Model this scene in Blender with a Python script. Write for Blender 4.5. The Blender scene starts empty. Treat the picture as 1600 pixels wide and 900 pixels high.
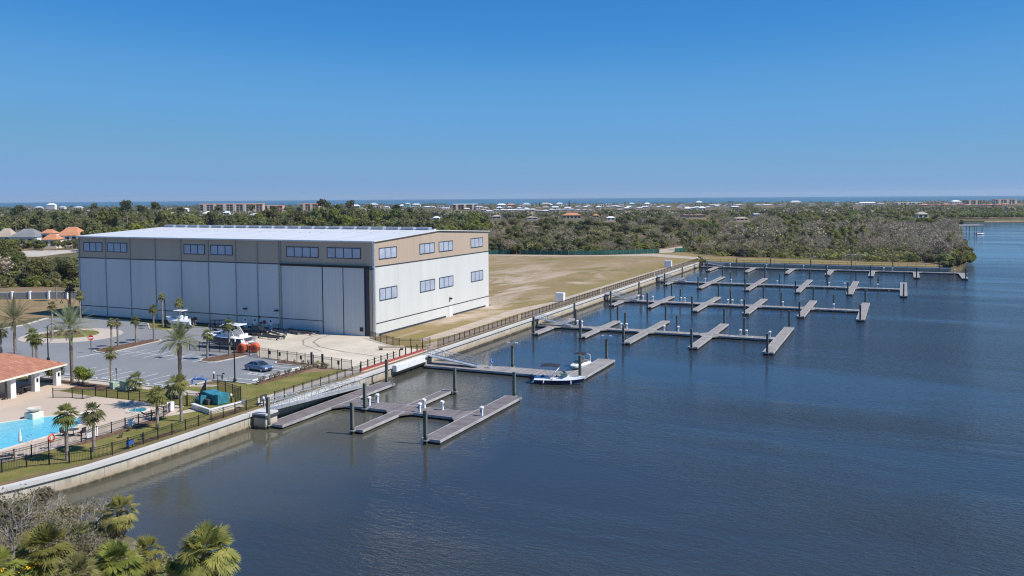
SKY_AIR=1.0; SKY_DUST=0.0; SKY_OZONE=10.0; SKY_STR=.11
SKY_CURVES=([(0,0),(.04,.022),(.076,.048),(.122,.118),(.18,.155),(.246,.185),(.413,.215),(1,.30)],
            [(0,0),(.08,.15),(.178,.248),(.275,.352),(.38,.38),(.473,.39),(.631,.385),(1,.46)],
            [(0,0),(.2,.46),(.44,.632),(.61,.695),(.72,.69),(.81,.645),(1,.70)])
SKY_GAIN=.90; HAZE=5.5e-5
SUN_STR=5.0; EXPOSURE=0.15; DENOISE=True; WATER_BUMP=.27
import bpy, math, random
import numpy as np
from mathutils import Vector, Matrix, Euler
R = math.radians
PI = math.pi
rnd = random.Random(7)
sc = bpy.context.scene
C = sc.collection

# ------------------------------------------------------------------ camera
# world frame: X along the long front of the boat warehouse, Y along its short side,
# origin at the warehouse corner nearest the water; water level z=0, land z=2.2
LAND = 2.2
FPX = 1350.0
TH = math.atan(.054)
YAW = R(24.3)
ROLL = math.atan(.0069)
PY0 = 307 + .054 * 1350
CX, CY, CZ = 92.836, -140.722, 29.2

def ray(px, py):
    u = px - 800; v = -(py - PY0)
    c, s = math.cos(ROLL), math.sin(ROLL)
    u2 = c * u - s * v; v2 = -s * u + c * v
    ct, st = math.cos(TH), math.sin(TH)
    x, y, z = u2, FPX * ct + v2 * st, -FPX * st + v2 * ct
    ca, sa = math.cos(YAW), math.sin(YAW)
    return (x * ca - y * sa, x * sa + y * ca, z)

def at(px, py, z=LAND):
    w = ray(px, py); t = (z - CZ) / w[2]
    return (CX + w[0] * t, CY + w[1] * t)

def RF(r, f):
    """camera-right / camera-forward metres -> world x, y"""
    ca, sa = math.cos(YAW), math.sin(YAW)
    return (CX + r * ca - f * sa, CY + r * sa + f * ca)

def px_of(x, y):
    dx, dy = x - CX, y - CY
    ca, sa = math.cos(YAW), math.sin(YAW)
    r = dx * ca + dy * sa; f = -dx * sa + dy * ca
    return 800 + FPX * r / max(f, 1e-3), f

def at_dist(px, f):
    return RF((px - 800) / FPX * f, f)

cam = bpy.data.cameras.new("camera")
cam.sensor_fit = 'HORIZONTAL'
cam.sensor_width = 36
cam.lens = 36 * FPX / 1600
cam.shift_y = -(450 - PY0) / 1600
cam.shift_x = 0
cam.clip_start = 1
cam.clip_end = 60000
camo = bpy.data.objects.new("camera", cam)
C.objects.link(camo)
camo.location = (CX, CY, CZ)
camo.rotation_mode = 'XYZ'
camo.matrix_world = (Matrix.Translation((CX, CY, CZ)) @ Matrix.Rotation(YAW, 4, 'Z')
                     @ Matrix.Rotation(PI / 2 - TH, 4, 'X') @ Matrix.Rotation(-ROLL, 4, 'Z'))
sc.camera = camo
sc.render.resolution_x = 1024
sc.render.resolution_y = 576

# ------------------------------------------------------------------ light
SUN_EL = R(50)
SUNX, SUNY = .99, .14
n_ = math.hypot(SUNX, SUNY)
sun_dir = Vector((SUNX / n_ * math.cos(SUN_EL), SUNY / n_ * math.cos(SUN_EL), math.sin(SUN_EL)))
w = bpy.data.worlds.new("World"); sc.world = w; w.use_nodes = True
nt = w.node_tree
bg = nt.nodes['Background']
sky = nt.nodes.new('ShaderNodeTexSky')
sky.sky_type = 'NISHITA'
sky.sun_disc = False
sky.sun_elevation = SUN_EL
sky.sun_rotation = math.atan2(SUNX, SUNY)
sky.altitude = 5000
sky.air_density = SKY_AIR
sky.dust_density = SKY_DUST
sky.ozone_density = SKY_OZONE
# clear, deeply saturated late-winter sky: each channel of the sky texture gets its own contrast
g1_ = nt.nodes.new('ShaderNodeMix'); g1_.data_type = 'RGBA'; g1_.blend_type = 'MULTIPLY'; g1_.inputs[0].default_value = 1; g1_.inputs[7].default_value = (.11, .11, .11, 1)
nt.links.new(sky.outputs[0], g1_.inputs[6])
cv_ = nt.nodes.new('ShaderNodeRGBCurve')
nt.links.new(g1_.outputs[2], cv_.inputs['Color'])
for ch_, pts_ in enumerate(SKY_CURVES):
    c_ = cv_.mapping.curves[ch_]
    c_.points[0].location = pts_[0]; c_.points[1].location = pts_[-1]
    for p_ in pts_[1:-1]: c_.points.new(*p_)
cv_.mapping.use_clip = True
cv_.mapping.update()
g2_ = nt.nodes.new('ShaderNodeMix'); g2_.data_type = 'RGBA'; g2_.blend_type = 'MULTIPLY'; g2_.inputs[0].default_value = 1; g2_.inputs[7].default_value = (SKY_GAIN / .11,) * 3 + (1,)
nt.links.new(cv_.outputs[0], g2_.inputs[6])
nt.links.new(g2_.outputs[2], bg.inputs[0])
bg.inputs[1].default_value = SKY_STR
sl = bpy.data.lights.new("sun", 'SUN')
sl.energy = SUN_STR
sl.angle = R(.53)
sl.color = (1, .955, .89)
so = bpy.data.objects.new("sun", sl); C.objects.link(so)
so.rotation_euler = (-sun_dir).to_track_quat('-Z', 'Y').to_euler()
so.location = (0, 0, 80)
sc.view_settings.view_transform = 'Standard'
sc.view_settings.look = 'None'
sc.view_settings.exposure = EXPOSURE
sc.view_settings.gamma = 1
sc.view_settings.use_curve_mapping = False
sc.render.engine = 'CYCLES'
sc.cycles.filter_width = 1.2
sc.cycles.pixel_filter_type = 'BLACKMAN_HARRIS'
sc.cycles.use_adaptive_sampling = False
sc.cycles.max_bounces = 6
sc.cycles.diffuse_bounces = 3
sc.cycles.glossy_bounces = 3
sc.cycles.transparent_max_bounces = 6
sc.cycles.caustics_reflective = False
sc.cycles.caustics_refractive = False
sc.cycles.use_denoising = DENOISE
sc.cycles.denoising_prefilter = 'NONE'
sc.cycles.denoising_input_passes = 'RGB_ALBEDO_NORMAL'

# ------------------------------------------------------------------ materials
def lin(c):
    return tuple((v / 12.92 if v <= .04045 else ((v + .055) / 1.055) ** 2.4) for v in c)

class NT:
    def __init__(s, name):
        s.m = bpy.data.materials.new(name); s.m.use_nodes = True
        s.t = s.m.node_tree; s.b = s.t.nodes['Principled BSDF']; s.out = s.t.nodes['Material Output']
        s._co = None
    def n(s, typ, **kw):
        x = s.t.nodes.new(typ)
        for k, v in kw.items(): setattr(x, k, v)
        return x
    def l(s, a, b): s.t.links.new(a, b)
    def pos(s):
        if s._co is None: s._co = s.n('ShaderNodeNewGeometry').outputs['Position']
        return s._co
    def obj(s): return s.n('ShaderNodeTexCoord').outputs['Object']
    def mapped(s, co, scale=(1, 1, 1), rot=(0, 0, 0)):
        m = s.n('ShaderNodeMapping'); m.inputs['Scale'].default_value = scale; m.inputs['Rotation'].default_value = rot
        s.l(co, m.inputs['Vector']); return m.outputs[0]
    def noise(s, co, scale, detail=3, rough=.55, dist=0):
        x = s.n('ShaderNodeTexNoise'); x.inputs['Scale'].default_value = scale
        x.inputs['Detail'].default_value = detail; x.inputs['Roughness'].default_value = rough
        x.inputs['Distortion'].default_value = dist
        s.l(co, x.inputs['Vector']); return x.outputs['Fac']
    def ramp(s, fac, stops, interp='LINEAR'):
        x = s.n('ShaderNodeValToRGB'); x.color_ramp.interpolation = interp
        e = x.color_ramp.elements
        while len(e) < len(stops): e.new(.5)
        for i, (p, c) in enumerate(stops):
            e[i].position = p; e[i].color = (*c, 1) if len(c) == 3 else c
        s.l(fac, x.inputs[0]); return x.outputs[0]
    def mix(s, fac, a, b, mode='MIX'):
        x = s.n('ShaderNodeMix', data_type='RGBA', blend_type=mode)
        for sock, v in ((x.inputs[0], fac), (x.inputs[6], a), (x.inputs[7], b)):
            if isinstance(v, bpy.types.NodeSocket): s.l(v, sock)
            elif isinstance(v, (int, float)): sock.default_value = v
            else: sock.default_value = (*v, 1)
        return x.outputs[2]
    def math(s, op, a, b=0, clamp=False):
        x = s.n('ShaderNodeMath', operation=op, use_clamp=clamp)
        for sock, v in ((x.inputs[0], a), (x.inputs[1], b)):
            if isinstance(v, bpy.types.NodeSocket): s.l(v, sock)
            else: sock.default_value = v
        return x.outputs[0]
    def maprange(s, v, a, b, c=0, d=1):
        x = s.n('ShaderNodeMapRange'); s.l(v, x.inputs[0])
        for i, q in enumerate((a, b, c, d)): x.inputs[i + 1].default_value = q
        return x.outputs[0]
    def sep(s, co):
        x = s.n('ShaderNodeSeparateXYZ'); s.l(co, x.inputs[0]); return x.outputs
    def bump(s, h, strength=.3, dist=.1):
        x = s.n('ShaderNodeBump'); x.inputs['Strength'].default_value = strength; x.inputs['Distance'].default_value = dist
        s.l(h, x.inputs['Height']); s.l(x.outputs[0], s.b.inputs['Normal']); return x
    def fin(s, col, rough=.7, spec=.4, metal=0):
        if isinstance(col, bpy.types.NodeSocket): s.l(col, s.b.inputs['Base Color'])
        else: s.b.inputs['Base Color'].default_value = (*col, 1)
        if isinstance(rough, bpy.types.NodeSocket): s.l(rough, s.b.inputs['Roughness'])
        else: s.b.inputs['Roughness'].default_value = rough
        s.b.inputs['Specular IOR Level'].default_value = spec
        s.b.inputs['Metallic'].default_value = metal
        return s.m

def sc3(c, k): return tuple(min(1, v * k) for v in c)

def plain(name, col, rough=.6, spec=.4, metal=0, var=.12, scale=1.5):
    """painted / moulded surface with faint grime"""
    t = NT(name)
    n = t.noise(t.pos(), scale, 4)
    return t.fin(t.ramp(n, [(.3, sc3(col, 1 - var)), (.7, sc3(col, 1 + var))]), rough, spec, metal)

MAT = {}
def mk(name, *a, **k): MAT[name] = plain(name, *a, **k)

mk('white_paint', (.74, .75, .75), .4)
mk('white_gelcoat', (.82, .83, .84), .2, .5, var=.04)
mk('navy_gelcoat', (.012, .018, .075), .12, .5, var=.05)
mk('charcoal_gelcoat', (.045, .055, .075), .15, .5, var=.06)
mk('black_metal', (.012, .012, .014), .45)
mk('black_canvas', (.022, .022, .028), .8)
mk('black_paint', (.008, .008, .01), .15, .6)
mk('dark_grey', (.06, .062, .065), .6)
mk('mid_grey', (.2, .21, .22), .6)
mk('dark_blue_frame', (.03, .038, .06), .5)
mk('aluminium', (.62, .64, .66), .35, .5, .6)
mk('rubber', (.014, .014, .015), .85)
mk('glass_dark', (.02, .03, .035), .05, .6)
mk('boat_glass', (.04, .10, .09), .05, .5)
mk('tan_vinyl', (.55, .43, .32), .6)
mk('red_paint', (.30, .055, .045), .6)
mk('sign_red', (.6, .02, .03), .5, var=.03)
mk('sign_white', (.85, .85, .85), .5, var=.02)
mk('road_paint', (.62, .62, .61), .7, .2, var=.25, scale=1.4)
mk('sign_blue', (.05, .16, .5), .5)
mk('orange_plastic', (.62, .115, .045), .35, .5, var=.1)
mk('teal_metal', (.04, .20, .26), .5, .4, var=.3)
mk('blue_pipe', (.06, .2, .5), .45)
mk('green_box', (.33, .43, .34), .6)
mk('car_paint', (.13, .19, .30), .16, .7, .25, var=.04)
mk('chrome', (.7, .7, .72), .2, .5, .9)
mk('stucco', (.72, .66, .56), .85)
mk('cream_trim', (.78, .72, .62), .7)
mk('coping', (.62, .54, .46), .8)
mk('green_screen', (.02, .10, .08), .8, var=.3, scale=.5)
mk('yellow_flower', (.8, .52, .01), .6)
mk('pile_concrete_cap', (.35, .36, .33), .8)
mk('galvanised', (.45, .46, .47), .4, .5, .5)
mk('kerb', (.52, .49, .43), .85, var=.18)
mk('umbrella_cloth', (.7, .66, .62), .9)
mk('lens', (.55, .57, .6), .1, .6)

def m_siding(name, col, rib=.6, depth=.1, axis='xy', rough=.45, band=None):
    t = NT(name)
    p = t.sep(t.pos())
    u = t.math('ADD', p[0], p[1])
    fr = t.math('FRACT', t.math('MULTIPLY', u, 1 / rib))
    rib_m = t.math('GREATER_THAN', fr, .82)
    n = t.noise(t.mapped(t.pos(), (.25, .25, .02)), 1.0, 4)
    c = t.ramp(n, [(.3, sc3(col, .93)), (.7, sc3(col, 1.05))])
    c = t.mix(t.math('MULTIPLY', rib_m, .6), c, sc3(col, 1 - depth))
    stain = t.noise(t.mapped(t.pos(), (1.3, 1.3, .05)), 1.0, 5, .65)
    c = t.mix(t.maprange(stain, .52, .76, 0, .30), c, sc3(col, .70))
    m = t.fin(c, rough, .4)
    return m
MAT['siding_grey'] = m_siding('siding_grey', (.62, .63, .61))
MAT['siding_tan'] = m_siding('siding_tan', (.47, .375, .285))
MAT['siding_door'] = m_siding('siding_door', (.56, .58, .575), rib=.9)

def m_roof():
    t = NT('roof_white')
    p = t.sep(t.pos())
    fr = t.math('FRACT', t.math('MULTIPLY', p[0], 1 / 1.2))
    seam = t.math('GREATER_THAN', fr, .9)
    n = t.noise(t.mapped(t.pos(), (.6, .05, .05)), 1.0, 5, .65)
    c = t.ramp(n, [(.25, (.56, .565, .57)), (.6, (.70, .70, .69))])
    c = t.mix(t.math('MULTIPLY', seam, .25), c, (.5, .53, .56))
    return t.fin(c, .4, .4)
MAT['roof_white'] = m_roof()

def m_pane():
    t = NT('window_pane')
    n = t.noise(t.mapped(t.pos(), (.35, .35, .5)), 1.0, 2)
    c = t.ramp(n, [(.3, (.33, .38, .47)), (.7, (.45, .50, .60))])  # sky reflection painted into the pane colour, varied by noise
    return t.fin(c, .12, .6)
MAT['window_pane'] = m_pane()

def m_concrete(name, col, var=.2, crack=True, stainy=.3):
    t = NT(name)
    p = t.pos()
    a = t.noise(p, .12, 5, .6); b = t.noise(p, 1.7, 4, .7); g = t.noise(p, 9, 2)
    c = t.ramp(a, [(.3, sc3(col, 1 - var)), (.7, sc3(col, 1 + var * .6))])
    c = t.mix(t.maprange(b, .5, .75, 0, stainy), c, sc3(col, .6))
    c = t.mix(t.maprange(g, .35, .7, 0, .15), c, sc3(col, .75))
    if crack:
        s = t.sep(p)
        for ax in (0, 1):
            fr = t.math('FRACT', t.math('MULTIPLY', s[ax], 1 / 4.5))
            c = t.mix(t.math('MULTIPLY', t.math('LESS_THAN', fr, .02), .5), c, sc3(col, .5))
    return t.fin(c, .9, .25)
MAT['apron_concrete'] = m_concrete('apron_concrete', (.58, .51, .405))
MAT['path_concrete'] = m_concrete('path_concrete', (.50, .44, .37))
MAT['deck_pavers'] = m_concrete('deck_pavers', (.52, .42, .33), .1, False, .12)
MAT['ring_concrete'] = m_concrete('ring_concrete', (.50, .43, .36), .12, False)

def m_asphalt():
    t = NT('asphalt')
    p = t.pos()
    a = t.noise(p, .07, 5, .6); b = t.noise(p, .9, 5, .7); g = t.noise(p, 14, 2)
    c = t.ramp(a, [(.3, (.185, .19, .198)), (.7, (.24, .244, .25))])
    c = t.mix(t.maprange(b, .5, .8, 0, .35), c, (.12, .122, .128))
    c = t.mix(t.maprange(g, .3, .7, 0, .25), c, (.26, .265, .27))
    return t.fin(c, .9, .25)
MAT['asphalt'] = m_asphalt()

def m_grass(name, cols, bare=None, bare_amt=(.55, .7), scale=.25):
    t = NT(name)
    p = t.pos()
    a = t.noise(p, scale, 6, .65); b = t.noise(p, scale * 9, 4, .7); g = t.noise(t.mapped(p, (1, 1, .2)), 5, 3, .8)
    c = t.ramp(a, [(.3, cols[0]), (.5, cols[1]), (.72, cols[2])])
    c = t.mix(t.maprange(b, .4, .75, 0, .55), c, cols[0])
    c = t.mix(t.maprange(g, .35, .7, 0, .45), c, sc3(cols[1], .55))
    if bare:
        n2 = t.noise(p, scale * .35, 7, .68, .4)
        c = t.mix(t.maprange(n2, bare_amt[0], bare_amt[1]), c, t.mix(t.maprange(b, .35, .65), bare, sc3(bare, .72)))
    m = t.fin(c, .95, .1)
    t.bump(g, .5, .12)
    return m
MAT['lawn'] = m_grass('lawn', [(.13, .13, .036), (.195, .185, .056), (.33, .24, .105)], None, (.5, .6), .34)
MAT['dry_grass'] = m_grass('dry_grass', [(.20, .155, .075), (.31, .22, .12), (.38, .27, .155)])

def m_field():
    t = NT('field')
    p = t.pos(); s = t.sep(p)
    a = t.noise(p, .035, 7, .66, .3); b = t.noise(p, .3, 5, .7); g = t.noise(p, 2.2, 4, .8)
    c = t.ramp(a, [(.32, (.16, .145, .045)), (.46, (.25, .19, .08)), (.58, (.31, .22, .12))])
    c = t.mix(t.maprange(b, .42, .7, 0, .6), c, (.33, .235, .145))
    # band of mown grass beside the bulkhead path
    near = t.maprange(t.math('ADD', s[0], t.math('MULTIPLY', b, 6)), 3, 12)
    c = t.mix(t.math('MULTIPLY', near, .7), c, t.ramp(b, [(.35, (.20, .18, .05)), (.65, (.31, .225, .10))]))
    # bare sand patches
    n2 = t.noise(t.mapped(p, (1, .45, 1)), .05, 8, .7, .6)
    sand = t.maprange(n2, .47, .60)
    sand = t.math('MULTIPLY', sand, t.maprange(t.math('ADD', s[0], t.math('MULTIPLY', s[1], .06)), 19, 8))
    sand = t.math('MULTIPLY', sand, t.maprange(t.math('ADD', s[1], t.math('MULTIPLY', b, 60)), 215, 110, .3, 1))
    c = t.mix(sand, c, t.ramp(g, [(.3, (.44, .33, .25)), (.7, (.68, .57, .48))]))
    c = t.mix(t.maprange(g, .35, .7, 0, .4), c, (.15, .12, .06))
    m = t.fin(c, .95, .1)
    t.bump(g, .4, .15)
    return m
MAT['field'] = m_field()

def m_sand(name='sand', col=(.52, .43, .34)):
    t = NT(name)
    p = t.pos()
    b = t.noise(p, .5, 6, .7); g = t.noise(p, 4, 4, .8)
    c = t.ramp(b, [(.3, sc3(col, .62)), (.7, sc3(col, 1.1))])
    c = t.mix(t.maprange(g, .4, .7, 0, .4), c, sc3(col, .55))
    return t.fin(c, .95, .1)
MAT['sand'] = m_sand()
MAT['path_sand'] = m_sand('path_sand', (.42, .33, .25))

def m_ground():
    t = NT('woodland_floor')
    p = t.pos()
    a = t.noise(p, .012, 6, .6); b = t.noise(p, .12, 6, .7); g = t.noise(p, 1.1, 3, .8)
    c = t.ramp(a, [(.35, (.075, .075, .032)), (.5, (.115, .10, .05)), (.60, (.25, .165, .105))])
    c = t.mix(t.maprange(b, .45, .7, 0, .6), c, (.08, .085, .03))
    c = t.mix(t.maprange(g, .4, .7, 0, .4), c, (.22, .17, .115))
    return t.fin(c, .95, .1)
MAT['woodland_floor'] = m_ground()
mk('mulch', (.14, .085, .06), .95, .1, var=.55, scale=3)
mk('downspout_grey', (.33, .34, .35), .5)
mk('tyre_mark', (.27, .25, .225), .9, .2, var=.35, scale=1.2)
mk('spa_water', (.03, .24, .26), .08, .5, var=.2)
mk('vent_grey', (.30, .34, .40), .5)
mk('streak_grey', (.50, .50, .50), .5)

def m_seawall():
    t = NT('seawall_concrete')
    p = t.pos(); s = t.sep(p)
    a = t.noise(p, .25, 5, .65); b = t.noise(t.mapped(p, (1.2, 1.2, .12)), 1.0, 6, .7)
    c = t.ramp(a, [(.3, (.42, .375, .30)), (.7, (.60, .55, .46))])
    low = t.maprange(t.math('ADD', s[2], t.math('MULTIPLY', b, .9)), 1.5, .75)
    c = t.mix(t.math('MULTIPLY', low, .75), c, (.34, .26, .16))
    alg = t.maprange(t.math('ADD', s[2], t.math('MULTIPLY', b, .35)), .62, .42)
    c = t.mix(alg, c, (.07, .065, .045))
    u = t.math('FRACT', t.math('MULTIPLY', t.math('ADD', s[0], s[1]), 1 / 3.0))
    c = t.mix(t.math('MULTIPLY', t.math('LESS_THAN', u, .025), .55), c, (.12, .10, .08))
    c = t.mix(t.maprange(b, .48, .72, 0, .65), c, (.24, .20, .15))
    return t.fin(c, .9, .25)
MAT['seawall_concrete'] = m_seawall()
MAT['wall_cap'] = m_concrete('wall_cap', (.56, .55, .53), .12, False, .25)

def m_water():
    t = NT('water')
    p = t.pos(); s = t.sep(p)
    # silty water with painted wall and warehouse reflection by the bulkhead, clear blue further out
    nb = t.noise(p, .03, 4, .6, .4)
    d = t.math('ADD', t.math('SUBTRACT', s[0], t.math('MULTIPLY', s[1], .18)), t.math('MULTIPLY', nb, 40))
    silt_reflection = t.maprange(d, 83, 46)
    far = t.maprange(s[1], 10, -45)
    silt_reflection = t.math('MULTIPLY', silt_reflection, far)
    c = t.mix(silt_reflection, (.032, .039, .046), (.100, .094, .064))
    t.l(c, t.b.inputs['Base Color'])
    t.b.inputs['IOR'].default_value = 1.333
    # wind streaks change the roughness of the surface
    st = t.noise(t.mapped(p, (.006, .03, 1), (0, 0, YAW)), 1.0, 4, .6, .5)
    rough = t.maprange(st, .38, .65, .04, .17)
    t.l(rough, t.b.inputs['Roughness'])
    n1 = t.noise(t.mapped(p, (.85, 2.1, 1), (0, 0, R(-52))), 1.0, 3, .55, .5)
    n2 = t.noise(t.mapped(p, (2.6, 4.6, 1), (0, 0, R(-30))), 1.0, 2, .6)
    n3 = t.noise(p, .14, 3, .5)
    calm = t.math('MULTIPLY', t.maprange(s[0], 20, 85, .10, 1), t.maprange(s[1], 20, 330, 1, .12))
    h = t.math('ADD', t.math('MULTIPLY', n1, .75), t.math('ADD', t.math('MULTIPLY', n2, .22), t.math('MULTIPLY', n3, .5)))
    h = t.math('MULTIPLY', h, t.math('MULTIPLY', calm, t.maprange(st, .40, .60, .25, 1.35)))
    t.bump(h, 1.0, WATER_BUMP)
    return t.m
MAT['water'] = m_water()
def m_sea():
    t = NT('sea_water')
    p = t.pos()
    st = t.noise(t.mapped(p, (.0006, .004, 1), (0, 0, YAW)), 1.0, 4, .6)
    c = t.ramp(st, [(.3, (.025, .105, .18)), (.7, (.04, .15, .225))])
    t.l(c, t.b.inputs['Base Color'])
    t.b.inputs['Roughness'].default_value = .45
    t.b.inputs['IOR'].default_value = 1.333
    t.b.inputs['Specular IOR Level'].default_value = .25
    return t.m
MAT['sea_water'] = m_sea()
def m_pool():
    t = NT('pool_water')
    p = t.pos()
    v = t.noise(p, 1.6, 3, .6, 1.5)
    c = t.ramp(v, [(.35, (.10, .45, .55)), (.65, (.19, .60, .68))])
    t.fin(c, .08, .5)
    t.bump(t.noise(p, 3, 3), .3, .05)
    return t.m
MAT['pool_water'] = m_pool()

def m_planks(name, col, rot=0):
    t = NT(name)
    p = t.pos(); s = t.sep(p)
    ax = s[1] if rot else s[0]
    fr = t.math('FRACT', t.math('MULTIPLY', ax, 1 / .28))
    cell = t.math('FLOOR', t.math('MULTIPLY', ax, 1 / .28))
    wn = t.n('ShaderNodeTexWhiteNoise', noise_dimensions='1D'); t.l(cell, wn.inputs['W'])
    a = t.noise(p, .8, 5, .7)
    c = t.ramp(a, [(.3, sc3(col, .72)), (.7, sc3(col, 1.15))])
    c = t.mix(t.math('MULTIPLY', wn.outputs['Value'], .6), c, sc3(col, .5))
    c = t.mix(t.math('MULTIPLY', t.math('LESS_THAN', fr, .12), .6), c, sc3(col, .3))
    sect = t.math('FRACT', t.math('MULTIPLY', ax, 1 / 3.05))
    c = t.mix(t.math('MULTIPLY', t.math('LESS_THAN', sect, .045), .6), c, sc3(col, .3))
    c = t.mix(t.maprange(t.noise(p, .35, 5, .7), .5, .75, 0, .6), c, sc3(col, .55))
    return t.fin(c, .85, .25)
MAT['planks_x'] = m_planks('planks_x', (.235, .205, .205), 0)
MAT['planks_y'] = m_planks('planks_y', (.235, .205, .205), 1)
MAT['planks_pale_x'] = m_planks('planks_pale_x', (.36, .33, .31), 0)
MAT['planks_pale_y'] = m_planks('planks_pale_y', (.36, .33, .31), 1)
mk('dock_edge', (.38, .37, .36), .7, var=.25, scale=.7)
mk('dock_float', (.02, .02, .022), .8)

def m_pile():
    t = NT('pile_concrete')
    p = t.pos(); s = t.sep(p)
    a = t.noise(t.mapped(p, (2, 2, .5)), 1.0, 5, .7)
    c = t.ramp(a, [(.3, (.085, .09, .075)), (.7, (.19, .195, .165))])
    wet = t.maprange(t.math('ADD', s[2], a), 1.6, 1.1)
    c = t.mix(wet, c, (.035, .035, .025))
    return t.fin(c, .85, .3)
MAT['pile_concrete'] = m_pile()

def m_tile(name, col):
    t = NT(name)
    p = t.pos(); o = t.obj(); s = t.sep(o)
    a = t.noise(p, 1.1, 4, .7); b = t.noise(p, 5, 3, .7)
    c = t.ramp(a, [(.3, sc3(col, .65)), (.55, col), (.75, (min(1, col[0] * 1.2), col[1] * 1.6, col[2] * 1.8))])
    c = t.mix(t.maprange(b, .4, .7, 0, .5), c, sc3(col, .6))
    fr = t.math('FRACT', t.math('MULTIPLY', s[2], 1 / .16))
    c = t.mix(t.math('MULTIPLY', t.math('LESS_THAN', fr, .2), .5), c, sc3(col, .45))
    return t.fin(c, .85, .2)
MAT['clay_tile'] = m_tile('clay_tile', (.42, .185, .12))

def m_foliage(name, c1, c2, c3, transl=.2, hue=.025, scale=.35):
    t = NT(name)
    oi = t.n('ShaderNodeObjectInfo')
    o = t.pos()
    n = t.noise(o, scale, 3, .65); n2 = t.noise(o, 3.2, 2, .6)
    c = t.ramp(n, [(.3, c1), (.52, c2), (.75, c3)])
    c = t.mix(t.maprange(n2, .35, .75, 0, .6), c, c1)
    hs = t.n('ShaderNodeHueSaturation')
    t.l(t.maprange(oi.outputs['Random'], 0, 1, .5 - hue, .5 + hue), hs.inputs['Hue'])
    t.l(t.maprange(t.math('FRACT', t.math('MULTIPLY', oi.outputs['Random'], 7.31)), 0, 1, .75, 1.3), hs.inputs['Value'])
    t.l(t.maprange(t.math('FRACT', t.math('MULTIPLY', oi.outputs['Random'], 3.77)), 0, 1, .8, 1.1), hs.inputs['Saturation'])
    t.l(c, hs.inputs['Color'])
    t.fin(hs.outputs[0], .6, .25)
    if transl:
        tr = t.n('ShaderNodeBsdfTranslucent'); t.l(hs.outputs[0], tr.inputs['Color'])
        mx = t.n('ShaderNodeMixShader'); mx.inputs[0].default_value = transl
        t.l(t.b.outputs[0], mx.inputs[1]); t.l(tr.outputs[0], mx.inputs[2]); t.l(mx.outputs[0], t.out.inputs['Surface'])
    return t.m
MAT['oak_leaf'] = m_foliage('oak_leaf', (0.1207, 0.1323, 0.0437), (0.207, 0.207, 0.0713), (0.299, 0.276, 0.1092), .5)
MAT['bright_leaf'] = m_foliage('bright_leaf', (0.161, 0.1898, 0.0414), (0.2472, 0.2645, 0.0633), (0.3335, 0.322, 0.0978), .5)
MAT['scrub_leaf'] = m_foliage('scrub_leaf', (0.1955, 0.1782, 0.0805), (0.2875, 0.253, 0.1265), (0.391, 0.3277, 0.1782), .5)
MAT['pine_leaf'] = m_foliage('pine_leaf', (0.0978, 0.1127, 0.0483), (0.1552, 0.1725, 0.0667), (0.2185, 0.2242, 0.0978), .5)
MAT['palm_leaf'] = m_foliage('palm_leaf', (0.1456, 0.1624, 0.0493), (0.2464, 0.2464, 0.084), (0.3472, 0.3192, 0.1288), .48, .02, .9)
MAT['fan_leaf'] = m_foliage('fan_leaf', (0.1792, 0.2072, 0.0426), (0.3248, 0.3192, 0.0762), (0.4928, 0.4312, 0.1232), .48, .02, 1.3)
MAT['date_leaf'] = m_foliage('date_leaf', (0.1792, 0.2016, 0.0952), (0.28, 0.2912, 0.1456), (0.3808, 0.3696, 0.2128), .48, .015, .9)
MAT['dead_leaf'] = m_foliage('dead_leaf', (.28, .205, .14), (.46, .36, .27), (.6, .5, .4), .25, .015, 1.1)
MAT['bare_twig'] = m_foliage('bare_twig', (.25, .205, .135), (.37, .305, .21), (.49, .415, .30), 0, .02, .6)
MAT['pale_twig'] = m_foliage('pale_twig', (.27, .225, .18), (.40, .345, .285), (.54, .48, .42), 0, .01, .8)
MAT['bark'] = m_foliage('bark', (.14, .115, .09), (.22, .185, .15), (.30, .26, .215), 0, .01, 1.5)
MAT['palm_trunk'] = m_foliage('palm_trunk', (.19, .155, .125), (.30, .255, .215), (.42, .37, .32), 0, .01, 2.5)
MAT['date_trunk'] = m_foliage('date_trunk', (.15, .10, .075), (.23, .165, .13), (.33, .25, .20), 0, .01, 2.5)
def m_haze():
    t = NT('haze')
    v = t.n('ShaderNodeVolumePrincipled')
    v.inputs['Color'].default_value = (.80, .90, 1, 1); v.inputs['Density'].default_value = HAZE; v.inputs['Anisotropy'].default_value = .2
    t.t.nodes.remove(t.b); t.l(v.outputs[0], t.out.inputs['Volume']); return t.m
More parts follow.
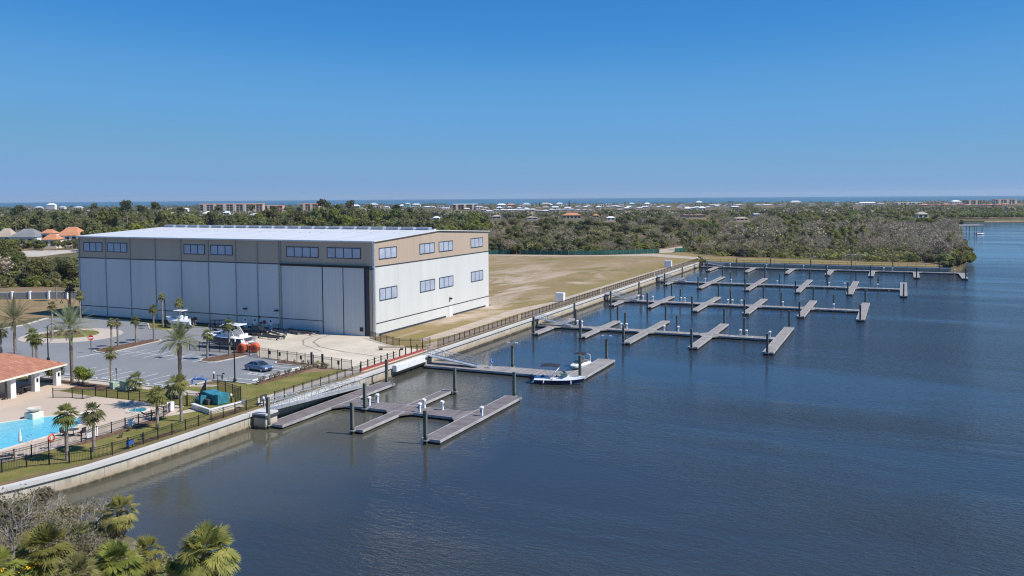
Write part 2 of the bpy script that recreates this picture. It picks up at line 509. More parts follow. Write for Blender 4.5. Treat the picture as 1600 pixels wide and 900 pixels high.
# ------------------------------------------------------------------ mesh helpers
class MB:
    """collects shapes and links them as ONE mesh object"""
    def __init__(s): s.v = []; s.f = []
    def add(s, vs, fs):
        o = len(s.v); s.v.extend(vs); s.f.extend([tuple(i + o for i in f) for f in fs]); return s
    def box(s, x0, x1, y0, y1, z0, z1):
        if x0 > x1: x0, x1 = x1, x0
        if y0 > y1: y0, y1 = y1, y0
        return s.add([(x0, y0, z0), (x1, y0, z0), (x1, y1, z0), (x0, y1, z0), (x0, y0, z1), (x1, y0, z1), (x1, y1, z1), (x0, y1, z1)],
                     [(3, 2, 1, 0), (4, 5, 6, 7), (0, 1, 5, 4), (1, 2, 6, 5), (2, 3, 7, 6), (3, 0, 4, 7)])
    def cbox(s, cx, cy, wx, wy, z0, z1): return s.box(cx - wx / 2, cx + wx / 2, cy - wy / 2, cy + wy / 2, z0, z1)
    def bbox(s, x0, x1, y0, y1, z0, z1, b):
        """box with a chamfered top edge"""
        vs = [(x0, y0, z0), (x1, y0, z0), (x1, y1, z0), (x0, y1, z0), (x0, y0, z1 - b), (x1, y0, z1 - b), (x1, y1, z1 - b), (x0, y1, z1 - b),
              (x0 + b, y0 + b, z1), (x1 - b, y0 + b, z1), (x1 - b, y1 - b, z1), (x0 + b, y1 - b, z1)]
        fs = [(3, 2, 1, 0)] + [(i, (i + 1) % 4, 4 + (i + 1) % 4, 4 + i) for i in range(4)] + [(4 + i, 4 + (i + 1) % 4, 8 + (i + 1) % 4, 8 + i) for i in range(4)] + [(8, 9, 10, 11)]
        return s.add(vs, fs)
    def prism(s, poly, z0, z1):
        n = len(poly)
        ar = sum(poly[i][0] * poly[(i + 1) % n][1] - poly[(i + 1) % n][0] * poly[i][1] for i in range(n))
        if ar < 0: poly = list(reversed(poly))
        return s.add([(x, y, z0) for x, y in poly] + [(x, y, z1) for x, y in poly],
                     [tuple(range(n - 1, -1, -1)), tuple(range(n, 2 * n))] + [(i, (i + 1) % n, n + (i + 1) % n, n + i) for i in range(n)])
    def sheet(s, poly, z):
        n = len(poly)
        ar = sum(poly[i][0] * poly[(i + 1) % n][1] - poly[(i + 1) % n][0] * poly[i][1] for i in range(n))
        if ar < 0: poly = list(reversed(poly))
        return s.add([(x, y, z) for x, y in poly], [tuple(range(n))])
    def bar(s, p, q, w=.05, h=None):
        """square bar between two points"""
        h = h or w
        p = Vector(p); q = Vector(q); d = (q - p)
        if d.length < 1e-6: return s
        d.normalize()
        up = Vector((0, 0, 1)) if abs(d.z) < .95 else Vector((1, 0, 0))
        a = d.cross(up).normalized(); b = a.cross(d).normalized()
        vs = []
        for c in (p, q):
            for i, j in ((-1, -1), (1, -1), (1, 1), (-1, 1)):
                vs.append(tuple(c + a * (i * w / 2) + b * (j * h / 2)))
        return s.add(vs, [(0, 1, 2, 3), (7, 6, 5, 4), (0, 4, 5, 1), (1, 5, 6, 2), (2, 6, 7, 3), (3, 7, 4, 0)])
    def tube(s, pts, rs, n=8, cap=True):
        pts = [Vector(p) for p in pts]
        if not hasattr(rs, '__len__'): rs = [rs] * len(pts)
        vs = []; fs = []
        for i, p in enumerate(pts):
            d = (pts[min(i + 1, len(pts) - 1)] - pts[max(i - 1, 0)]).normalized()
            up = Vector((0, 0, 1)) if abs(d.z) < .9 else Vector((1, 0, 0))
            a = d.cross(up).normalized(); b = d.cross(a).normalized()
            for k in range(n):
                t = 2 * PI * k / n
                vs.append(tuple(p + (a * math.cos(t) + b * math.sin(t)) * rs[i]))
        for i in range(len(pts) - 1):
            for k in range(n):
                fs.append((i * n + k, i * n + (k + 1) % n, (i + 1) * n + (k + 1) % n, (i + 1) * n + k))
        if cap: fs += [tuple(range(n - 1, -1, -1)), tuple(range((len(pts) - 1) * n, len(pts) * n))]
        return s.add(vs, fs)
    def lathe(s, prof, c=(0, 0, 0), n=16, axis='z'):
        """profile [(r, h)...] turned round an axis"""
        vs = []; fs = []
        for r, h in prof:
            for k in range(n):
                t = 2 * PI * k / n; a, b = r * math.cos(t), r * math.sin(t)
                if axis == 'z': q = (c[0] + a, c[1] + b, c[2] + h)
                elif axis == 'x': q = (c[0] + h, c[1] + a, c[2] + b)
                else: q = (c[0] + a, c[1] + h, c[2] + b)
                vs.append(q)
        m = len(prof)
        for i in range(m - 1):
            for k in range(n): fs.append((i * n + k, i * n + (k + 1) % n, (i + 1) * n + (k + 1) % n, (i + 1) * n + k))
        if prof[0][0] > 1e-4: fs.append(tuple(range(n - 1, -1, -1)))
        if prof[-1][0] > 1e-4: fs.append(tuple(range((m - 1) * n, m * n)))
        return s.add(vs, fs)
    def loft(s, rings, cap=True, closed=True):
        n = len(rings[0]); vs = [tuple(p) for r in rings for p in r]; fs = []
        for i in range(len(rings) - 1):
            for k in range(n if closed else n - 1):
                fs.append((i * n + k, i * n + (k + 1) % n, (i + 1) * n + (k + 1) % n, (i + 1) * n + k))
        if cap and closed: fs += [tuple(range(n - 1, -1, -1)), tuple(range((len(rings) - 1) * n, len(rings) * n))]
        return s.add(vs, fs)
    def off(s, dx, dy, dz):
        s.v = [(x + dx, y + dy, z + dz) for x, y, z in s.v]; return s
    def rotz(s, a):
        c, k = math.cos(a), math.sin(a); s.v = [(x * c - y * k, x * k + y * c, z) for x, y, z in s.v]; return s
    def build(s, name, mat, parent=None, smooth=False):
        me = bpy.data.meshes.new(name)
        me.from_pydata(s.v, [], s.f)
        me.materials.append(MAT[mat] if isinstance(mat, str) else mat)
        if smooth: me.shade_smooth()
        me.update()
        o = bpy.data.objects.new(name, me); C.objects.link(o)
        if parent is not None: o.parent = parent
        return o

def np_mesh(name, V, F, mat):
    """fast mesh from numpy arrays (F: n x 3 or n x 4)"""
    me = bpy.data.meshes.new(name)
    k = F.shape[1]
    me.vertices.add(len(V)); me.vertices.foreach_set('co', V.astype(np.float32).ravel())
    me.loops.add(F.size); me.loops.foreach_set('vertex_index', F.astype(np.int32).ravel())
    me.polygons.add(len(F)); me.polygons.foreach_set('loop_start', np.arange(0, F.size, k, dtype=np.int32))
    me.polygons.foreach_set('loop_total', np.full(len(F), k, dtype=np.int32))
    me.update(calc_edges=True)
    for m in (mat if isinstance(mat, (list, tuple)) else [mat]): me.materials.append(MAT[m] if isinstance(m, str) else m)
    return me

def link(name, me, parent=None):
    o = bpy.data.objects.new(name, me); C.objects.link(o)
    if parent is not None: o.parent = parent
    return o

def tag(o, label=None, cat=None, group=None, kind=None):
    if label: o['label'] = label
    if cat: o['category'] = cat
    if group: o['group'] = group
    if kind: o['kind'] = kind
    return o

def thing(name, label, cat, loc=(0, 0, 0), rz=0, group=None):
    o = bpy.data.objects.new(name, None); C.objects.link(o)
    o.empty_display_size = .5
    o.location = loc; o.rotation_euler = (0, 0, rz)
    return tag(o, label, cat, group)

def dup(root, loc, rz=0, scale=None, label=None, group=None):
    r = root.copy(); C.objects.link(r); r.location = loc; r.rotation_euler = (0, 0, rz)
    if scale is not None: r.scale = (scale,) * 3 if not hasattr(scale, '__len__') else scale
    if label: r['label'] = label
    if group: r['group'] = group
    for ch in list(root.children):
        c = ch.copy(); C.objects.link(c); c.parent = r
        for g in list(ch.children):
            d = g.copy(); C.objects.link(d); d.parent = c
    return r

def struct(name, mb, mat):
    o = mb.build(name, mat); o['kind'] = 'structure'; return o

ORD = ['first', 'second', 'third', 'fourth', 'fifth', 'sixth', 'seventh', 'eighth', 'ninth', 'tenth', 'eleventh', 'twelfth', 'thirteenth',
       'fourteenth', 'fifteenth', 'sixteenth', 'seventeenth', 'eighteenth', 'nineteenth', 'twentieth']
ORD += ['twenty-' + o for o in ORD[:9]] + ['thirtieth'] + ['thirty-' + o for o in ORD[:9]] + ['fortieth'] + ['forty-' + o for o in ORD[:9]]

# ------------------------------------------------------------------ the setting: land, water, paving
L = LAND
far_bank = [RF(478, 921), RF(560, 903), RF(760, 900), RF(1300, 905)]
land_poly = [(17.4, 213.2), (106.5, 213.2), (109.5, 214), (113, 222), (116, 245), (118, 271), (121, 340), (126, 440), (129, 494), (136, 640), (143, 780)] + far_bank + \
    [RF(2300, 905), RF(2300, 2900), RF(1200, 2880), RF(400, 2930), RF(-500, 2900), RF(-1400, 2920), RF(-2600, 2900), (-900, -60), (-400, -105), (9, -105), (13.2, -93), (15.2, -86), (16.8, -79.5), (17.3, -72)]
struct('ground', MB().prism(land_poly, -1.5, L), 'woodland_floor')
# foreground bank the palms stand on
bank = MB()
outer = [(12.5, -89.5), (19, -87.2), (26, -86.6), (33, -87.8), (39.5, -91), (44.5, -91.4), (50, -93.2), (54, -97.5), (56, -104), (58, -120), (60, -215), (-300, -215), (-300, -107), (8, -107.5)]
cxm, cym = 10, -118
ring = []
for k, (zz, ins) in enumerate(((-1.2, -.03), (.1, 0), (.9, .05), (1.5, .14))):
    ring.append([(x + (cxm - x) * ins, y + (cym - y) * ins, zz) for x, y in outer])
bank.loft(ring, cap=True)
struct('riverbank', bank, 'woodland_floor')
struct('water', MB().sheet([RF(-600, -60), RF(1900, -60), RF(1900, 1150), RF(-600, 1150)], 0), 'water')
SEA = 10650
struct('sea', MB().sheet([RF(-3400, 2700), RF(3400, 2700)] + [RF(SEA * math.sin(R(a)), SEA * math.cos(R(a))) for a in range(42, -43, -2)], .05), 'sea_water')
bm_ = MB()
for r0_, r1_ in ((490, 560), (560, 640), (640, 760), (760, 1300)):
    bm_.add([(*RF(r0_, 894), -.2), (*RF(r1_, 894), -.2), (*RF(r1_, 896.5), .35), (*RF(r0_, 896.5), .35)], [(0, 1, 2, 3)])
struct('beach', bm_, 'path_sand')
bm_ = MB()
for r0_, r1_ in ((470, 560), (560, 640), (640, 760), (760, 1300)):
    bm_.add([(*RF(r0_, 896.5), .35), (*RF(r1_, 896.5), .35), (*RF(r1_, 907), L + .06), (*RF(r0_, 907), L + .06)], [(0, 1, 2, 3)])
struct('mangrove_bank', bm_, 'woodland_floor')
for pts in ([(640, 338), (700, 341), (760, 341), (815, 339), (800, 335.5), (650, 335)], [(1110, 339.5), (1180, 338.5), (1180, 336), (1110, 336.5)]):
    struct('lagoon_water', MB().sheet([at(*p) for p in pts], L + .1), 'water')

field = [(-.5, -2.2), (4.7, -5.2), (10.6, -8.4), (17.2, -9), (17.35, 213.1), (106.4, 213.1), (104, 226), (60, 234), (16, 238), (-1, 268), (-10, 254), (-31, 236), (-46, 228.5), (-85, 222), (-160, 200), (-160, 55), (0, 53)]
struct('dry_field', MB().sheet(field, L + .004), 'field')
struct('sand_road', MB().sheet([(-14, 252), (-6, 262), (-9, 290), (-7, 325), (-12, 327), (-16, 290), (-22, 246)], L + .012), 'sand')
struct('sand_track', MB().sheet([(-160, 201), (-84, 216), (-46, 221), (-12, 236), (14, 223), (18, 231), (-12, 252), (-30, 235), (-46, 228), (-86, 221.4), (-160, 206)], L + .008), 'sand')
struct('sand_track', MB().sheet([(9.5, 1), (11.5, -2), (13, 8), (12.4, 40), (13.4, 60), (13.4, 120), (14.2, 210), (12.8, 210), (11.5, 120), (11.2, 62), (8.6, 47), (9.2, 20)], L + .008), 'sand')
struct('bulkhead_path', MB().sheet([(14.0, -50), (16.95, -53), (16.95, -29.3), (14.0, -29.3)], L + .012), 'path_concrete')
struct('bulkhead_path', MB().sheet([(13.6, -4.5), (17.2, -8), (17.2, 209), (14.6, 209), (14.2, 60)], L + .012), 'path_sand')
struct('dry_lawn', MB().sheet([(-400, -10), (-400, 60), (-140, 20), (-112, 25), (-81.5, 30), (-81.5, 4), (-84, 1.5), (-88, -7), (-84, -14), (-100, -24)], L + .004), 'dry_grass')
struct('lawn', MB().sheet([(-60, -58), (-18, -50), (0, -48), (3, -40), (14, -28), (17.2, -28), (17.2, -72), (16.6, -79.5), (14.8, -86), (12.6, -93), (-60, -93)], L + .004), 'lawn')
struct('warehouse_verge', MB().sheet([(-81.2, -.02), (-27.5, -.02), (-27.3, -3.2), (-44, -3.4), (-44.3, -9), (-49, -9), (-55.7, -3.2), (-65.5, -1.6), (-74.7, -2), (-81, -2.2)], L + .02), 'lawn')
asphalt = [(-260, -70), (-60, -53.5), (-30.2, -50.1), (-.4, -49.6), (-.3, -43), (6.9, -43), (6.3, -29.6), (-.6, -28.5), (-.9, -27.2), (-4.4, -25.8), (-6.3, -26),
           (-14, -18), (-21.6, -9), (-25.5, -3.2), (-44, -3.9), (-44.3, -9.3), (-49.2, -9.5), (-55.7, -3.9), (-65.5, -2.2), (-74.7, -2.6), (-82.5, -3), (-84.5, -6), (-79.5, -14.8), (-79, -21.8), (-90, -33), (-260, -52)]
struct('parking_lot', MB().sheet(asphalt, L + .012), 'asphalt')
apron = [(-6.3, -26), (-14, -18), (-21.6, -9), (-25.5, -3.2), (-27.3, -.02), (-.3, -.02), (.3, -2.2), (4.7, -5.2), (10.6, -8.4), (17.2, -9), (17.2, -29.2), (10.7, -28.8), (5, -27.4), (0, -26.6), (-4.4, -25.7)]
struct('concrete_apron', MB().sheet(apron, L + .016), 'apron_concrete')
struct('pool_deck', MB().prism([(-15.4, -57.2), (-8, -57.7), (8, -57), (9.6, -60), (9.9, -75), (9.2, -83), (7, -95), (-25, -95), (-25, -70)], L - .1, L + .06), 'deck_pavers')
struct('sidewalk', MB().sheet([(-60, -55.6), (-30.2, -52.0), (-.4, -51.4), (8, -52.6), (10.5, -51.8), (10.2, -50.6), (1.3, -49.6), (.4, -50.2), (-30, -50.35), (-60, -54)], L + .016), 'path_concrete')
struct('sidewalk', MB().sheet([(0, -47.6), (3, -46.5), (3.2, -45.2), (.2, -46)], L + .016), 'path_concrete')
struct('sidewalk', MB().sheet([(9.9, -57.2), (11.8, -57.6), (9.9, -62), (9.6, -60)], L + .016), 'path_concrete')
# roundabout: concrete ring with a mulched, grassed centre
def ell(cx, cy, rx, ry, rot=0, n=40):
    c, s = math.cos(rot), math.sin(rot)
    return [(cx + rx * math.cos(t) * c - ry * math.sin(t) * s, cy + rx * math.cos(t) * s + ry * math.sin(t) * c) for t in (2 * PI * k / n for k in range(n))]
struct('roundabout', MB().prism(ell(-57.2, -21.4, 9.6, 9.2), L, L + .06), 'ring_concrete')
struct('roundabout_island', MB().prism(ell(-58.6, -20.6, 5.6, 5.0), L, L + .14), 'lawn')
struct('roundabout_bed', MB().prism(ell(-60.2, -20.6, 3.4, 3.6), L + .1, L + .17), 'mulch')
def strip(path, wd):
    """flat ribbon polygon along a path"""
    a = []; b = []
    for i, p in enumerate(path):
        q0 = Vector(path[max(i - 1, 0)]); q1 = Vector(path[min(i + 1, len(path) - 1)])
        d = (q1 - q0).normalized(); n = Vector((-d.y, d.x))
        a.append((p[0] + n.x * wd / 2, p[1] + n.y * wd / 2)); b.append((p[0] - n.x * wd / 2, p[1] - n.y * wd / 2))
    return a, b
def ribbon(name, path, wd, z0, z1, mat):
    a, b = strip(path, wd); m = MB()
    rings = [[(x0, y0, z0), (x0, y0, z1), (x1, y1, z1), (x1, y1, z0)] for (x0, y0), (x1, y1) in zip(a, b)]
    m.loft(rings); return struct(name, m, mat)
ribbon('kerb', [(-60, -53.7), (-30.2, -50.3), (-.5, -49.9), (-.2, -48), (-.3, -44.2), (.2, -43.2), (1.5, -42.9), (6.5, -43.2), (7.1, -42.6), (6.6, -36), (6.6, -30)], .3, L, L + .14, 'kerb')
ribbon('kerb', [(-25.5, -3.3), (-44, -3.7), (-44.2, -8.6), (-44.8, -9.3), (-49.2, -9.3), (-55.7, -3.7), (-65.5, -2), (-74.7, -2.4), (-82.5, -2.8)], .3, L, L + .14, 'kerb')
ribbon('kerb', [(-84.5, -5.8), (-79.5, -14.8), (-78.8, -21.8), (-90, -32.5), (-200, -44)], .8, L, L + .14, 'kerb')
# planted islands in the car park
def island(poly, mat, name='planting_island'):
    cx = sum(p[0] for p in poly) / len(poly); cy = sum(p[1] for p in poly) / len(poly)
    struct(name, MB().prism(poly, L, L + .14), 'kerb')
    ins = []
    for x, y in poly:
        d = math.hypot(x - cx, y - cy); k = max(0, (d - .35) / d); ins.append((cx + (x - cx) * k, cy + (y - cy) * k))
    struct(name.replace('island', 'bed'), MB().prism(ins, L + .1, L + .19), mat)
island([(-38.2, -32.2), (-36.6, -33), (-34.3, -33.2), (-33.9, -31.5), (-35.4, -19.2), (-36.4, -18.6), (-37.9, -19.4), (-38.6, -29)], 'mulch')
island([(-14, -31.2), (-13.2, -32.6), (-11, -33), (-9.9, -32.2), (-9.2, -28), (-9.2, -24.3), (-12.8, -24.8)], 'mulch')
island([(-.9, -28.2), (0, -29.4), (2, -29.7), (6.5, -29.4), (6.6, -28.3), (3, -27.5), (-.6, -27.1)], 'mulch')
struct('shrub_bed', MB().prism([(6.9, -42.9), (8.2, -43.1), (8.6, -36), (8.2, -29.6), (6.9, -29.6), (6.9, -36)], L, L + .1), 'mulch')
struct('shrub_bed', MB().prism([(14.4, -53.6), (16.6, -56), (16.8, -61), (15.6, -61), (15.4, -56)], L, L + .05), 'mulch')
struct('shrub_bed', MB().prism([(9.95, -63), (11, -64), (10.9, -74), (10, -76), (9.95, -70)], L, L + .05), 'mulch')
struct('shrub_bed', MB().prism([(-27, -51.9), (-18.7, -51.7), (-10.5, -52), (-9.4, -54.6), (-20, -55.6), (-27, -55)], L, L + .05), 'mulch')
struct('shrub_bed', MB().prism([(16.7, -72.6), (16.7, -66), (15.8, -66.5), (15.7, -72)], L, L + .05), 'mulch')
# painted markings
mkk = MB()
Z4 = L + .0205
def line(p, q, wd=.17):
    a, b = strip([p, q], wd); mkk.sheet([a[0], a[1], b[1], b[0]], Z4)
for k in range(14): line((-33 + 2.75 * k, -33.4), (-33 + 2.75 * k, -27.4)) if k < 8 else None
line((-33, -30.4), (-13.8, -30.4))
for k in range(9): line((-25.0 + 2.65 * k, -48.4), (-25.0 + 2.65 * k, -42.6))
line((-35.4, -37.8), (-35.2, -33.4), .3)
for yy in (-40.6, -37.6, -36.4, -33.2, -31.2): line((.8, yy), (6.2, yy - .1))
for xx in (1.4, 2.6, 3.8, 5.0): line((xx, -37.6), (xx, -36.4), .25)
line((-.3, -41.5), (1.0, -41.5))
struct('parking_markings', mkk, 'road_paint')
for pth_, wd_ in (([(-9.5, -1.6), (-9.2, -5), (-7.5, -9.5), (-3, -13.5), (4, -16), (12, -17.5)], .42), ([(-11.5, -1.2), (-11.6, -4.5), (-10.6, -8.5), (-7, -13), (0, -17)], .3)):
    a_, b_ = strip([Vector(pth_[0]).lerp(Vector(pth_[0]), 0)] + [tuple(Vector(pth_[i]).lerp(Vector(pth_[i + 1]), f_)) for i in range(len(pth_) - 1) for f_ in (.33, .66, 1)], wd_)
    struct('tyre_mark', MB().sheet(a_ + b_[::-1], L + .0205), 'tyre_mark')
# far roads by the houses on the left
struct('road', MB().sheet([at(*p) for p in ((-60, 404), (60, 401), (127, 393), (127, 389.5), (80, 391), (-60, 394))], L + .02), 'path_concrete')
# ------------------------------------------------------------------ the boat warehouse
EH = 20.62; RH = 21.68; BH = 15.78; TR = 4.68; WX = -81.0; WY = 50.7; RY = 25.4
wh = thing('boat_warehouse', 'huge boat storage warehouse with tan upper band, pale metal walls and white roof', 'warehouse', (0, 0, 0))
m = MB()
m.box(WX, 0, 0, WY, L - .3, TR - .08)
m.build('lower_wall', 'siding_grey', wh)
m = MB(); m.box(WX, 0, 0, WY, TR + .08, BH - .1); m.build('wall', 'siding_grey', wh)
m = MB()
pr = [(0, BH + .1), (WY, BH + .1), (WY, EH), (RY, RH), (0, EH)]
m.loft([[(WX, y, z) for y, z in pr], [(0, y, z) for y, z in pr]]); m.build('upper_wall', 'siding_tan', wh)
m = MB()
for z0, z1 in ((TR - .08, TR + .08), (BH - .1, BH + .1)): m.box(WX - .06, .06, -.06, WY + .06, z0, z1)
m.box(WX - .05, -22.6, -.05, -.02, L - .1, L + .38)
m.build('trim', 'dark_blue_frame', wh)
# roof: two slopes with eaves
m = MB()
ov = .35
for ya, za, yb, zb in ((-ov, EH + .02 - ov * .04, RY, RH + .12), (RY, RH + .12, WY + ov, EH + .02 - ov * .04)):
    m.add([(WX - ov, ya, za), (ov, ya, za), (ov, yb, zb), (WX - ov, yb, zb), (WX - ov, ya, za + .16), (ov, ya, za + .16), (ov, yb, zb + .16), (WX - ov, yb, zb + .16)],
          [(3, 2, 1, 0), (4, 5, 6, 7), (0, 1, 5, 4), (1, 2, 6, 5), (2, 3, 7, 6), (3, 0, 4, 7)])
m.build('roof', 'roof_white', wh)
m = MB(); m.box(WX - .1, .1, -.62, -.36, EH - .12, EH + .15); m.build('gutter', 'aluminium', wh)
# ridge vents
nv = 20; x0, x1 = -79.8, -1.2; stp = (x1 - x0) / nv
me0 = None
for k in range(nv):
    if me0 is None:
        m = MB(); m.loft([[(0, -.55, 0), (0, -.75, .6), (0, .75, .6), (0, .55, 0)], [(stp - .75, -.55, 0), (stp - .75, -.75, .6), (stp - .75, .75, .6), (stp - .75, .55, 0)]])
        o = m.build('ridge_vent', 'vent_grey', wh); me0 = o.data
    else: o = link('ridge_vent', me0, wh)
    o.location = (x0 + k * stp, RY, RH + .26)
m = MB(); m.box(x0 - .5, x1 + .5, RY - .35, RY + .35, RH + .2, RH + .5); m.build('ridge_cap', 'roof_white', wh)
# darker roof sheets / skylight streaks
for k in range(26):
    m = MB()
    xx = -76 + 2.9 * k + rnd.uniform(-.4, .4)
    a = rnd.uniform(14, 17); b = a + rnd.uniform(4, 6.5)
    if k % 4 == 3: continue
    za = EH + .2 + (RH + .1 - EH) * a / RY; zb = EH + .2 + (RH + .1 - EH) * b / RY
    m.add([(xx, a, za), (xx + .28, a, za), (xx + .28, b, zb), (xx, b, zb), (xx, a, za + .05), (xx + .28, a, za + .05), (xx + .28, b, zb + .05), (xx, b, zb + .05)],
          [(4, 5, 6, 7), (0, 1, 5, 4), (1, 2, 6, 5), (2, 3, 7, 6), (3, 0, 4, 7)])
    m.build('skylight_strip', 'streak_grey', wh)
def window_front(xa, xb, n, z0=17.25, z1=19.38):
    f = MB(); y = -.1
    f.box(xa, xb, y, .03, z0, z0 + .14); f.box(xa, xb, y, .03, z1 - .14, z1)
    f.box(xa, xa + .14, y, .03, z0 + .14, z1 - .14); f.box(xb - .14, xb, y, .03, z0 + .14, z1 - .14)
    for k in range(1, n):
        c = xa + (xb - xa) * k / n; f.box(c - .08, c + .08, y, .03, z0 + .14, z1 - .14)
    o = f.build('window', 'dark_blue_frame', wh)
    p = MB(); p.box(xa + .1, xb - .1, -.05, .02, z0 + .1, z1 - .1); p.build('pane', 'window_pane', o)
for a, b, n in ((-79.1, -73.1, 3), (-71.45, -65.35, 3), (-48.5, -42.6, 3), (-40.95, -35.0, 3), (-20.95, -13.0, 4), (-10.95, -2.95, 4)): window_front(a, b, n)
def window_side(ya, yb, z0, z1, n=3):
    f = MB(); x = .1
    f.box(-.03, x, ya, yb, z0, z0 + .14); f.box(-.03, x, ya, yb, z1 - .14, z1)
    f.box(-.03, x, ya, ya + .14, z0 + .14, z1 - .14); f.box(-.03, x, yb - .14, yb, z0 + .14, z1 - .14)
    for k in range(1, n):
        c = ya + (yb - ya) * k / n; f.box(-.03, x, c - .06, c + .06, z0 + .14, z1 - .14)
    o = f.build('window', 'dark_blue_frame', wh)
    p = MB(); p.box(-.02, .05, ya + .1, yb - .1, z0 + .1, z1 - .1); p.build('pane', 'window_pane', o)
for a, b in ((1.75, 8.2), (17.35, 23.7), (25.65, 32.15), (41.1, 47.5)):
    window_side(a, b, 17.1, 19.36); window_side(a, b, 8.98, 11.42)
# downspouts in every bay seam of the front, and at the corners
for xx in (-80.55, -72.12, -64.48, -56.88, -49.35, -41.65, -34.21, -28.48, -22.9, -22.45):
    m = MB(); m.box(xx - .07, xx + .07, -.17, -.07, L, EH - .1)
    for zz in (5.5, 9, 12.5, 17): m.box(xx - .13, xx + .13, -.2, -.065, zz, zz + .1)
    m.build('downspout', 'downspout_grey', wh)
m = MB(); m.box(-.28, .12, -.12, .26, L, EH - .05); m.build('corner_trim', 'aluminium', wh)
m = MB(); m.box(-1.05, -.42, -.14, -.01, L, BH - .12); m.build('pilaster', 'siding_tan', wh)
m = MB(); m.box(-2.0, -1.12, -.2, -.01, L, BH - .1); m.box(-1.75, -.1, -.3, -.205, BH - .55, BH - .3); m.build('door_jamb', 'dark_blue_frame', wh)
# the tall sliding hangar doors
for xa, xb in ((-21.95, -12.05), (-11.85, -7.1), (-6.95, -2.1)):
    m = MB(); m.box(xa, xb, -.3, -.1, L + .02, BH - .3); o = m.build('hangar_door', 'siding_door', wh)
    f = MB(); f.box(xb - .02, xb + .13, -.34, -.08, L + .02, BH - .3); f.build('edge_strip', 'dark_blue_frame', o)
    if xa < -20:
        f = MB(); f.box(xa, xb - .03, -.33, -.305, TR - .06, TR + .08); f.box(xa + 1, xa + 9, -.335, -.306, L + .1, L + .42); f.build('trim_strip', 'dark_blue_frame', o)
m = MB(); m.box(-22.3, -1.4, -.5, -.07, BH - .28, BH + .12); m.build('door_track', 'black_metal', wh)
m = MB(); m.box(-3.2, -2.5, -.42, -.32, L + .9, L + 1.7); m.build('control_box', 'black_metal', wh)
for xx in (-31.95, -29.4, -25.3):
    m = MB(); m.box(xx - .55, xx + .55, -.12, 0, L, L + 2.15); o = m.build('door', 'white_paint', wh)
    f = MB(); f.box(xx - .18, xx + .2, -.15, -.125, L + 1.5, L + 1.92); f.build('door_pane', 'glass_dark', o)
for xx in (-31.8, -23.6):
    m = MB(); m.box(xx - .5, xx + .35, -.5, 0, 6.05, 6.3); m.build('wall_lamp', 'black_metal', wh)
m = MB(); m.lathe([(0, 0), (.42, .0), (.42, .08), (0, .09)], (-27.0, -.1, 3.6), 14, 'y'); m.build('round_vent', 'red_paint', wh)
for xx, zz in ((-27.9, 3.2), (-28.3, 4.4), (-36.5, 3.6)):
    m = MB(); m.box(xx - .2, xx + .2, -.18, 0, zz, zz + .45); m.build('electric_box', 'dark_grey', wh)
# dark louvres, lamp, downspout on the sunlit side
for ya, yb in ((1.35, 28.6), (32, 48.7)):
    m = MB(); m.box(0, .09, ya, yb, L + .12, L + .42); m.build('base_vent', 'dark_blue_frame', wh)
m = MB(); m.box(0, .14, 30.0, 31.1, L, TR - .1); m.build('leader_pipe', 'white_paint', wh)
m = MB(); m.box(0, .55, 30.2, 30.8, 6.1, 6.45); m.bar((.02, 30.5, 6.6), (.4, 30.5, 6.3), .12); m.build('wall_lamp', 'black_metal', wh)

# ------------------------------------------------------------------ sea wall
def wall_run(path, label, top=1.98):
    t = thing('sea_wall', label, 'sea wall')
    a, b = strip(path, 1.05); m = MB()
    m.loft([[(x0, y0, top - .42), (x0, y0, top), (x1, y1, top), (x1, y1, top - .42)] for (x0, y0), (x1, y1) in zip(a, b)])
    m.build('wall_cap', 'wall_cap', t)
    a, b = strip(path, .6); m = MB()
    m.loft([[(x0, y0, -1.4), (x0, y0, top - .42), (x1, y1, top - .42), (x1, y1, -1.4)] for (x0, y0), (x1, y1) in zip(a, b)])
    m.build('wall_panel', 'seawall_concrete', t)
    a, b = strip(path, .95); m = MB()
    m.loft([[(x0, y0, -1.4), (x0, y0, .38), (x1, y1, .38), (x1, y1, -1.4)] for (x0, y0), (x1, y1) in zip(a, b)])
    m.build('footing', 'seawall_concrete', t)
    return t
def dens(path, d=4):
    out = []
    for p, q in zip(path, path[1:]):
        n = max(1, int(math.hypot(q[0] - p[0], q[1] - p[1]) / d))
        out += [(p[0] + (q[0] - p[0]) * k / n, p[1] + (q[1] - p[1]) * k / n) for k in range(n)]
    return out + [path[-1]]
wall_run([(8, -107), (12.6, -95), (14.2, -90), (15.7, -85.6), (16.9, -80.5), (17.45, -75), (17.55, -70)] + dens([(17.55, -64), (17.55, -56.2)]), 'pale concrete sea wall curving past the pool lawn')
wall_run(dens([(17.55, -56.1), (17.55, 212.2)], 6), 'long straight concrete sea wall running from the gangway to the far corner')
wall_run(dens([(18.1, 212.75), (106, 212.75), (109.5, 213.6)], 6), 'far concrete sea wall behind the farthest dock')

